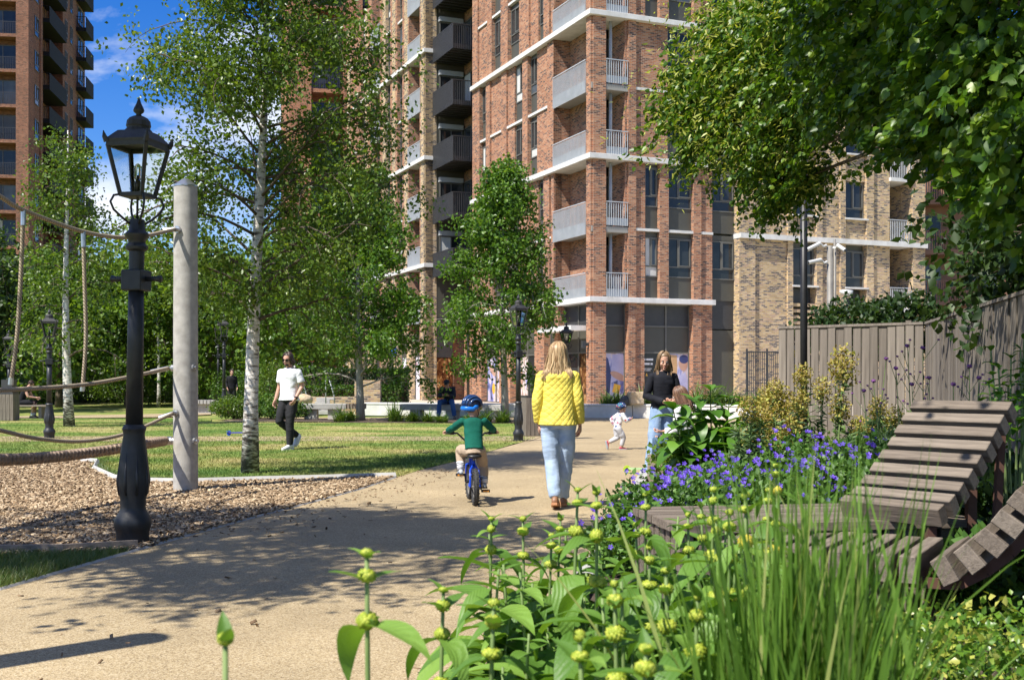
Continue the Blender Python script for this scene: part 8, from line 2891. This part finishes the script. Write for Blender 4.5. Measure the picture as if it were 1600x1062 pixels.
def phlomis(label, px, ytop, Y, whorls=4, H=None, leafy=1.0, lean=0.05, flower=False, group='whorled green flower stems in the foreground', top=True):
    x, y = GY(px, Y)
    H = H if H else CAM_H + (HOR - ytop) * Y / F
    lx, ly = prng.uniform(-lean, lean), prng.uniform(-lean, lean)
    t = thing('phlomis_stem', label, 'flower stem', (x - lx, y - ly, 0), 0, group)
    P = lambda f: Vector((lx * f ** 1.6, ly * f ** 1.6, H * f))
    m = MB(); m.tube([P(i / 8) for i in range(9)], [0.0075 * (1 - 0.5 * i / 8) for i in range(9)], 6); m.build('stem', M['phlomis_stem'], t, smooth=True)
    z = H - 0.008
    k = 0
    az = prng.uniform(0, PI)
    size = 0.010
    while z > 0.12:
        f = z / H
        c = P(f)
        if k < whorls and top:
            s = (0.010, 0.015, 0.019, 0.021, 0.020)[min(k, 4)] * prng.uniform(0.9, 1.1)
            o = put('flower_whorl', WHF if (flower and k == 2) else WH[prng.randrange(3)], t, c, (prng.uniform(-0.2, 0.2), prng.uniform(-0.2, 0.2), prng.uniform(0, 6)), (s * prng.uniform(0.9, 1.15), s * prng.uniform(0.9, 1.15), s * prng.uniform(0.75, 1.2)))
            for q in range(5):
                a_ = prng.uniform(0, 6.28)
                put('bract', PL[1][prng.randrange(3)], t, c - Vector((0, 0, 0.004)), (prng.uniform(0.0, 0.9), 0, a_), s * prng.uniform(1.2, 2.0))
        ll = (0.05, 0.085, 0.16, 0.21, 0.24, 0.25, 0.25)[min(k, 6)] * prng.uniform(0.85, 1.15) * leafy
        dr = (0, 0, 2, 2, 2, 1, 1)[min(k, 6)] if top else (0, 1, 1, 2)[min(k, 3)]
        if whorls == 1 and k == 1: break
        for s_ in (0, 1):
            if k > 4 and prng.random() < 0.25: continue
            a = az + PI * s_ + prng.uniform(-0.3, 0.3)
            row = PL[min(3, max(0, dr + prng.choice((-1, 0, 0, 1))))]
            lift = (1.0, 0.5, 0.05, -0.1, 0.1, 0.2)[min(k, 5)] + prng.uniform(-0.2, 0.2) if top else prng.uniform(0.1, 0.6)
            put('leaf', row[prng.randrange(3)], t, c - Vector((0, 0, 0.012)), (lift, 0, a), (ll, ll, ll))
        az += PI / 2 + prng.uniform(-0.25, 0.25)
        z -= (0.035, 0.07, 0.11, 0.13, 0.12, 0.11, 0.11)[min(k, 6)] * prng.uniform(0.85, 1.15)
        k += 1
    return t

PH = [(573, 856, 1.95, 'blurred flower stem with two green whorls standing alone at the bottom left of the planting'), (693, 915, 2.5, 'flower stem with upturned leaves right of the lone blurred stem'),
      (352, 988, 1.5, 'single pointed leaf bud at the bottom edge far left of the other stems'), (768, 806, 3.7, 'left of a matching pair of flower stems over the path'), (817, 806, 3.6, 'right of a matching pair of flower stems over the path'),
      (862, 832, 3.9, 'thin flower stem behind the matching pair'), (876, 806, 4.1, 'slim flower stem just left of the tallest ones'), (903, 760, 3.2, 'tall flower stem left of the tallest, below the brown shoes'), (932, 764, 2.95, 'tallest flower stem with big hanging leaves below the yellow jacket'),
      (772, 935, 2.2, 'low flower stem in front of the matching pair'), (1009, 768, 3.5, 'flower stem rising in front of the left end of the deck bench'), (993, 815, 3.7, 'short flower stem at the corner of the deck bench'), (1015, 850, 3.3, 'lower flower stem left of the bench planks'),
      (1075, 800, 3.6, 'flower stem in front of the middle bench planks'), (1095, 785, 3.9, 'flower stem against the purple flowers above the planks'), (1115, 760, 3.4, 'tall flower stem with a hanging leaf beside the purple flowers'), (1140, 795, 2.9, 'flower stem left of the one in yellow bloom'),
      (1165, 768, 2.8, 'flower stem in yellow bloom beside the tall grass'), (1120, 806, 3.1, 'flower stem between the hanging leaf and the yellow bloom'), (1200, 762, 4.2, 'flower stem seen through the left side of the tall grass'), (1212, 724, 4.6, 'tall flower stem against the purple flowers behind the grass'),
      (1212, 795, 3.4, 'flower stem low behind the left grass blades'), (960, 905, 2.3, 'near flower stem in the middle of the broad leaves'), (1040, 885, 2.4, 'near flower stem beside the drooping long leaf'), (1090, 925, 2.2, 'bright flower stem just left of the grass base'), (905, 985, 1.9, 'lowest near flower stem at the bottom edge of the broad leaves'), (1010, 1005, 1.75, 'flower stem at the bottom edge left of the grass')]
for i, (px, yt_, Y, lab) in enumerate(PH):
    phlomis(lab, px, yt_, Y, whorls=1 if px == 352 else prng.choice((3, 3, 4)), flower=(px in (1165, 1212)), lean=0.03)
rest = random.Random(4)
for i in range(70):
    px, Y = rest.uniform(760, 1190), rest.uniform(2.15, 4.3)
    if px < 830 and Y < 2.8: Y += 0.8
    H = rest.uniform(0.5, 0.86)
    phlomis('leafy flowerless stem in the undergrowth of broad green leaves', px, 0, Y, 0, H=H, leafy=1.4, top=False, group='flowerless leafy stems in the foreground')

# the big ornamental grass
M['grass_blade'] = mat_leaf('grass_blade', [(0.0, (0.065, 0.14, 0.018)), (0.45, (0.13, 0.255, 0.035)), (0.85, (0.195, 0.34, 0.055)), (1.0, (0.36, 0.40, 0.13))], rough=0.4, trans=0.4)
og = thing('ornamental_grass', 'tall upright green grass clump filling the right foreground', 'grass clump', ((1262 - 800) * 2.15 / F, 2.15, 0))
grng = np.random.default_rng(17)
def blade_mesh(h, out, w, az, tw, seg=9, b0=(0, 0), kink=0.0, rnd=0.5):
    V, Fc = [], []
    for i in range(seg + 1):
        t = i / seg
        r_ = out * t ** 2.0
        z = h * (t - 0.35 * (out / h) * t ** 3 - kink * t ** 4)
        x, y = b0[0] + math.cos(az) * r_, b0[1] + math.sin(az) * r_
        hw = w / 2 * (0.55 + 0.6 * t * (1 - t) * 2) * (1 - t ** 5 * 0.97)
        sx, sy = -math.sin(az + tw * (0.4 + t)), math.cos(az + tw * (0.4 + t))
        V += [(x - sx * hw, y - sy * hw, z), (x + 0.12 * hw, y + 0.12 * hw, z - hw * 0.25), (x + sx * hw, y + sy * hw, z)]
    for i in range(seg):
        b = i * 3
        Fc += [(b, b + 1, b + 4, b + 3), (b + 1, b + 2, b + 5, b + 4)]
    return V, Fc
AV, AF, AR, nb = [], [], [], 0
for k in range(900):
    az = grng.uniform(0, 2 * PI)
    h = grng.uniform(0.75, 1.28) if grng.random() < 0.85 else grng.uniform(0.5, 0.9)
    out = abs(grng.normal(0, 0.125)) + 0.02
    if grng.random() < 0.08: out += 0.25
    b0 = grng.normal(0, 0.075, 2)
    V, Fc = blade_mesh(h, out, grng.uniform(0.008, 0.0165), az, grng.uniform(-1.2, 1.2), b0=b0, kink=0.0 if grng.random() < 0.85 else grng.uniform(0.1, 0.35))
    rv = grng.random()
    # those on the near side show largest: blades of their own
    if b0[1] + math.sin(az) * out * 0.5 < 0.0 and k < 560:
        me = raw_mesh('blade', V, Fc, [rv] * len(Fc), smooth=True); me.materials.append(M['grass_blade'])
        put('blade', me, og)
    else:
        AV += V; AF += [tuple(q + nb for q in f) for f in Fc]; AR += [rv] * len(Fc); nb += len(V)
tag(link_mesh('blade_mass', raw_mesh('blade_mass', AV, AF, AR, smooth=True), M['grass_blade'], og), kind='stuff')
tuft('finer grass clump behind the seat slats at the right', (2.55, 4.3, 0), 0.85, 0.4, 240, 0.010, 301, M['grass_blade'], name='grass_clump')
tuft('loose grass clump at the lower right corner', (1.62, 3.15, 0), 0.75, 0.45, 260, 0.009, 302, M['grass_blade'], name='grass_clump')
tuft('loose grass at the right edge below the lounger', (2.1, 3.9, 0), 0.6, 0.5, 260, 0.010, 303, M['grass_blade'], name='grass_clump')

# variegated low shrub along the bottom right
M['euonymus_leaf'] = mat_leaf('euonymus_leaf', [(0.0, (0.05, 0.13, 0.015)), (0.55, (0.13, 0.25, 0.025)), (0.8, (0.30, 0.38, 0.05)), (1.0, (0.55, 0.52, 0.12))], rough=0.35, trans=0.3)
for i, (x, y, rx, ry, h, n, lab) in enumerate([(1.25, 3.55, 0.42, 0.4, 0.62, 3200, 'yellow-green variegated shrub right of the grass clump'), (1.72, 3.75, 0.45, 0.4, 0.60, 3200, 'yellow-green variegated shrub under the seat slats'), (2.15, 3.3, 0.45, 0.4, 0.5, 2600, 'variegated shrub at the right edge'), (1.4, 2.75, 0.4, 0.35, 0.45, 2600, 'variegated shrub at the bottom right corner'), (1.62, 4.5, 0.5, 0.35, 0.42, 2600, 'variegated shrub directly in front of the seat slats')]):
    bush('variegated_shrub', lab, (x, y), rx, ry, h, n, 0.030, M['euonymus_leaf'], 310 + i, 'shrub', d_bias=(0, -0.2, 0.6), group='yellow-green variegated shrubs')

# purple cranesbill: low mounds, every flower its own part
M['cranesbill_leaf'] = mat_leaf('cranesbill_leaf', [(0.0, (0.04, 0.11, 0.015)), (0.6, (0.08, 0.18, 0.025)), (1.0, (0.14, 0.26, 0.045))], rough=0.5, trans=0.3)
M['purple_petal'] = mat_leaf('purple_petal', [(0.0, (0.085, 0.035, 0.44)), (0.6, (0.125, 0.055, 0.56)), (1.0, (0.21, 0.11, 0.68))], rough=0.5, trans=0.3, tint=(1.1, 1.0, 1.1))
fl_meshes = []
for q in range(4):
    rr = random.Random(q)
    V, Fc, rn = [], [], []
    for k in range(5):
        a = 2 * PI * k / 5 + 0.1 * q
        ca, sa_ = math.cos(a), math.sin(a)
        b = len(V)
        for (u, r_, z) in ((0, 0.06, 0), (-0.30, 0.5, 0.16), (-0.27, 0.86, 0.22 + 0.06 * q), (0, 0.98, 0.2), (0.27, 0.86, 0.22 + 0.06 * q), (0.30, 0.5, 0.16)):
            V.append((ca * r_ - sa_ * u, sa_ * r_ + ca * u, z))
        Fc += [(b, b + 5, b + 3), (b + 5, b + 4, b + 3), (b, b + 3, b + 1), (b + 1, b + 3, b + 2)]
        rn += [rr.random()] * 4
    me = raw_mesh('flower', V, Fc, rn); me.materials.append(M['purple_petal']); fl_meshes.append(me)
CB = [(1035, 8.3, 0.62, 'left end by the green scooter'), (1095, 8.0, 0.62, 'front, below the leafy green plant'), (1150, 8.6, 0.66, 'middle, left of the flower stems'), (1215, 8.2, 0.68, 'middle, behind the left grass blades'), (1275, 8.8, 0.74, 'behind the middle grass blades'), (1335, 8.5, 0.76, 'right, beside the lowest recliner slats'), (1010, 7.8, 0.42, 'low tip spilling over the kerb'), (1240, 9.6, 0.84, 'rear, in front of the ochre flower heads'), (1370, 9.3, 0.82, 'rear right, behind the recliner'), (1120, 9.3, 0.66, 'rear left, against the leafy plant')]
for i, (px, Y, h, lab) in enumerate(CB):
    x, y = GY(px, Y)
    t = bush('cranesbill_mound', 'mound of purple cranesbill flowers at the ' + lab, (x, y), 0.46, 0.5, h, 3400, 0.048, M['cranesbill_leaf'], 330 + i, 'flower mound', d_bias=(0, 0, 0.5), group='mounds of purple cranesbill')
    rr = random.Random(50 + i)
    for k in range(46):
        for _ in range(20):
            ux, uy = rr.uniform(-1, 1), rr.uniform(-1, 0.75)
            if ux * ux + uy * uy < 1: break
        z = h * (0.5 + 0.5 * math.sqrt(max(0, 1 - ux * ux - uy * uy))) + rr.uniform(-0.02, 0.10)
        put('flower', fl_meshes[rr.randrange(4)], t, (ux * 0.48, uy * 0.52, z), (rr.uniform(0.3, 1.15), rr.uniform(-0.4, 0.4), rr.uniform(-0.5, 0.5)), rr.uniform(0.017, 0.025))

# ochre spurge
M['spurge_leaf'] = mat_leaf('spurge_leaf', [(0.0, (0.05, 0.10, 0.03)), (0.6, (0.09, 0.165, 0.05)), (1.0, (0.15, 0.23, 0.08))], rough=0.5, trans=0.25)
M['spurge_head'] = mat_leaf('spurge_head', [(0.0, (0.24, 0.17, 0.045)), (0.35, (0.38, 0.29, 0.07)), (0.7, (0.46, 0.40, 0.09)), (1.0, (0.40, 0.43, 0.09))], rough=0.6, trans=0.25)
T_NEEDLE = (np.array([(-0.06, 0, 0), (0.06, 0, 0), (0.075, 0.55, 0.03), (-0.075, 0.55, 0.03), (0.0, 1, -0.03), (0.0, 1, -0.03)]), [(0, 1, 2, 3), (3, 2, 4, 5)])
hd_meshes = []
for q in range(4):
    rng = np.random.default_rng(q + 60)
    u = unit(rng.normal(0, 1, (420, 3)))
    Pq = u * (rng.random(420) ** 0.4)[:, None] * np.array([0.5, 0.5, 0.75])
    V, Fc, rn = leaf_arrays(Pq, 0.135 * rng.uniform(0.6, 1.3, 420), rng, T_DIAMOND, d_bias=(0, 0, 0.6))
    me = raw_mesh('flower_head', V, Fc, rn); me.materials.append(M['spurge_head']); hd_meshes.append(me)
SP = [('spurge with the tallest ochre flower heads beside the black post', 1288, 11.3, [(1318, 576, 0.32, 1.15), (1255, 590, 0.22, 1), (1285, 610, 0.22, 1), (1312, 640, 0.25, 1), (1342, 668, 0.2, 1)]),
      ('broad spurge with many ochre heads left of the black post', 1218, 10.9, [(1222, 628, 0.26, 1), (1200, 648, 0.30, 1), (1240, 650, 0.26, 1), (1212, 612, 0.2, 1), (1236, 676, 0.22, 1), (1196, 622, 0.2, 1), (1250, 628, 0.2, 1)]),
      ('lower ochre spurge next to the leafy green plant', 1180, 10.4, [(1172, 688, 0.24, 1), (1168, 640, 0.2, 1), (1190, 664, 0.24, 1), (1212, 690, 0.2, 1)]),
      ('small ochre spurge behind the recliner', 1385, 10.8, [(1372, 640, 0.2, 1), (1398, 655, 0.2, 1), (1360, 672, 0.2, 1)])]
for i, (lab, px, Y, heads) in enumerate(SP):
    x, y = GY(px, Y)
    t = thing('spurge', lab, 'spurge', (x, y, 0), 0, 'ochre flowered spurges')
    rng = np.random.default_rng(400 + i)
    mb = MB(); Pn, dn = [], []
    allh = list(heads) + [(px + rng.uniform(-45, 45), rng.uniform(655, 720), 0.0, 1) for _ in range(14)]
    for (hx_, hy_, s, st_) in allh:
        dY = rng.uniform(-0.35, 0.25)
        top = P3(hx_, hy_, Y + dY) - Vector((x, y, 0))
        base = Vector((top.x * 0.35, top.y * 0.4, 0))
        path = [base, base.lerp(top, 0.5) + Vector((rng.normal(0, 0.03), rng.normal(0, 0.03), 0)), top]
        mb.tube(path, [0.011, 0.009, 0.006], 5)
        if s:
            put('flower_head', hd_meshes[rng.integers(0, 4)], t, top, (0, 0, rng.uniform(0, 6)), (s * 0.95, s * 0.95, s * st_ * 0.9))
        for k in range(95):
            f = 1 - abs(rng.normal(0, 0.3))
            if f < 0.15: continue
            c = path[0].lerp(path[1], f * 2) if f < 0.5 else path[1].lerp(path[2], f * 2 - 1)
            a = rng.uniform(0, 2 * PI)
            Pn.append(c); dn.append((math.cos(a), math.sin(a), rng.uniform(-0.5, 0.5)))
    mb.build('stem', M['phlomis_stem'], t)
    Pn = np.array([tuple(p) for p in Pn])
    leaves('foliage', Pn, 0.10 * rng.uniform(0.7, 1.2, len(Pn)), rng, M['spurge_leaf'], t, T_NEEDLE, dirs=np.array(dn))

# broad leafy plant beside the women
M['broad_leaf'] = mat_leaf('broad_leaf', [(0.0, (0.06, 0.16, 0.018)), (0.5, (0.10, 0.235, 0.028)), (1.0, (0.16, 0.32, 0.045))], rough=0.42, trans=0.36)
BL = leaf_set(0.27, M['broad_leaf'], False, 30, droops=(0.5, 1.0, 1.5), fold=0.3)
def leafy(label, px, Y, tops, L0, seed, mset, name='leafy_plant', cat='leafy plant', rows=6, gap=0.085, group=None):
    x, y = GY(px, Y)
    t = thing(name, label, cat, (x, y, 0), 0, group)
    rr = random.Random(seed)
    mb = MB()
    for (tx, ty) in tops:
        top = P3(tx, ty, Y + rr.uniform(-0.3, 0.3)) - Vector((x, y, 0))
        base = Vector((top.x * 0.4, top.y * 0.4, 0))
        mb.tube([base, base.lerp(top, 0.55) + Vector((rr.uniform(-.03, .03), 0, 0)), top], [0.012, 0.009, 0.005], 6)
        for k in range(rows):
            f = 1 - gap * k
            c = base.lerp(top, f)
            for s_ in range(2 if k else 3):
                a = rr.uniform(0, 6.28) if k == 0 else k * 1.57 + PI * s_ + rr.uniform(-0.5, 0.5)
                ll = L0 * (0.55 + 0.11 * min(k, 4)) * rr.uniform(0.85, 1.15)
                put('leaf', mset[min(len(mset) - 1, rr.randrange(3))][rr.randrange(3)], t, c, (rr.uniform(-0.15, 0.65) if k else rr.uniform(0.4, 1.0), 0, a), ll)
    mb.build('stem', M['phlomis_stem'], t, smooth=True)
    return t
leafy('broad-leaved bright green plant hiding the seated girl', 1112, 11.6, [(1085, 628), (1110, 610), (1140, 622), (1072, 655), (1100, 650), (1135, 655), (1165, 640), (1080, 690), (1115, 688), (1150, 685), (1060, 672), (1125, 700), (1052, 640), (1095, 632), (1070, 700), (1150, 660)], 0.36, 5, BL, rows=7)
DG = leaf_set(0.30, M['broad_leaf'], False, 60, droops=(0.3, 0.7, 1.1), fold=0.3)
leafy('bright green broad-leaved bush at the right edge above the lounger', 1590, 6.9, [(1548, 548), (1560, 575), (1545, 600), (1580, 560), (1595, 545), (1605, 580), (1575, 605), (1615, 600), (1590, 625), (1560, 615), (1620, 560), (1600, 530)], 0.115, 6, DG, name='broad_leaf_bush', cat='bush', rows=5, gap=0.05)

# wispy stems with tiny purple heads, and fillers
M['verbena_head'] = mat_leaf('verbena_head', [(0.0, (0.25, 0.08, 0.35)), (1.0, (0.42, 0.16, 0.5))])
vh = bud_ball(1.0, 18, 3, M['verbena_head'], bud=0.4)
for i, (px, Y, tops, lab) in enumerate([(1430, 9.6, [(1418, 540), (1442, 543), (1400, 575), (1452, 590), (1425, 600)], 'wispy tall stems with tiny purple heads in front of the shaded fence'), (1372, 10.2, [(1365, 595), (1385, 560), (1350, 610)], 'thin wispy stems right of the tallest ochre head'), (1500, 8.8, [(1515, 572), (1490, 600), (1530, 590)], 'thin wispy stems behind the top recliner slat')]):
    x, y = GY(px, Y)
    t = thing('verbena', lab, 'wispy plant', (x, y, 0), 0, 'wispy purple-tipped stems')
    rr = random.Random(i)
    mb = MB()
    for (tx, ty) in tops:
        top = P3(tx, ty, Y) - Vector((x, y, 0))
        base = Vector((top.x * 0.3, rr.uniform(-.1, .1), 0))
        path = [base, base.lerp(top, 0.6) + Vector((rr.uniform(-.04, .04), 0, 0)), top]
        mb.tube(path, [0.006, 0.005, 0.003], 5)
        put('flower_head', vh, t, top, (0, 0, 0), 0.018)
        for k in range(4):
            c = path[1].lerp(top, rr.uniform(0, 0.9)); e = c + Vector((rr.uniform(-.14, .14), rr.uniform(-.1, .1), rr.uniform(0.06, 0.2)))
            mb.tube([c, e], [0.003, 0.002], 4)
            put('flower_head', vh, t, e, (0, 0, 0), 0.010)
    mb.build('stem', M['phlomis_stem'], t)
FILL = [(1300, 10.3, 0.5, 0.75, 'spurge_leaf', 'fine grey-green filler plants under the ochre heads'), (1345, 9.9, 0.55, 0.8, 'cranesbill_leaf', 'feathery green filler plants right of the ochre heads'), (1400, 9.4, 0.55, 0.9, 'spurge_leaf', 'feathery green plants left of the top recliner slats'), (1130, 9.8, 0.5, 0.55, 'cranesbill_leaf', 'low green filler under the broad-leaved plant'),
        (1460, 9.2, 0.6, 0.8, 'bg_leaf', 'green shrub behind the recliner back'), (1540, 8.4, 0.6, 0.8, 'bg_dark_leaf', 'dark shrub at the right behind the recliner'), (1570, 7.2, 0.5, 0.7, 'bg_dark_leaf', 'dark leafy shrub between the two loungers'), (1200, 12.0, 0.7, 0.7, 'cranesbill_leaf', 'green plants at the foot of the fence'), (1420, 12.5, 0.9, 0.9, 'bg_leaf', 'green plants along the shaded fence'), (1110, 14.0, 0.7, 0.7, 'bg_leaf', 'green plants behind the broad-leaved plant'), (1180, 15.5, 0.8, 0.6, 'cranesbill_leaf', 'green plants left of the black post foot'), (1560, 6.1, 0.35, 0.5, 'cranesbill_leaf', 'small green plant under the recliner')]
for i, (px, Y, r_, h, mt, lab) in enumerate(FILL):
    x, y = GY(px, Y)
    bush('filler_plant', lab, (x, y), r_, r_ * 0.9, h, 2600, 0.075, M[mt], 500 + i, 'green plants', d_bias=(0, 0, 0.9), tmpl=T_NEEDLE if mt == 'spurge_leaf' else T_DIAMOND, group='filler plants in the flower bed')
# fallen leaves and bits on the bed soil
pp = scatter(BED_R, 2500, np.random.default_rng(3), 1.5, 16)
V, Fc, rn = chips(pp, np.random.default_rng(4), 0.02, 0.06, 0.012)
tag(link_mesh('bed_litter', raw_mesh('bed_litter', V, Fc, rn * 0.6), M['wood_chip']), kind='stuff')
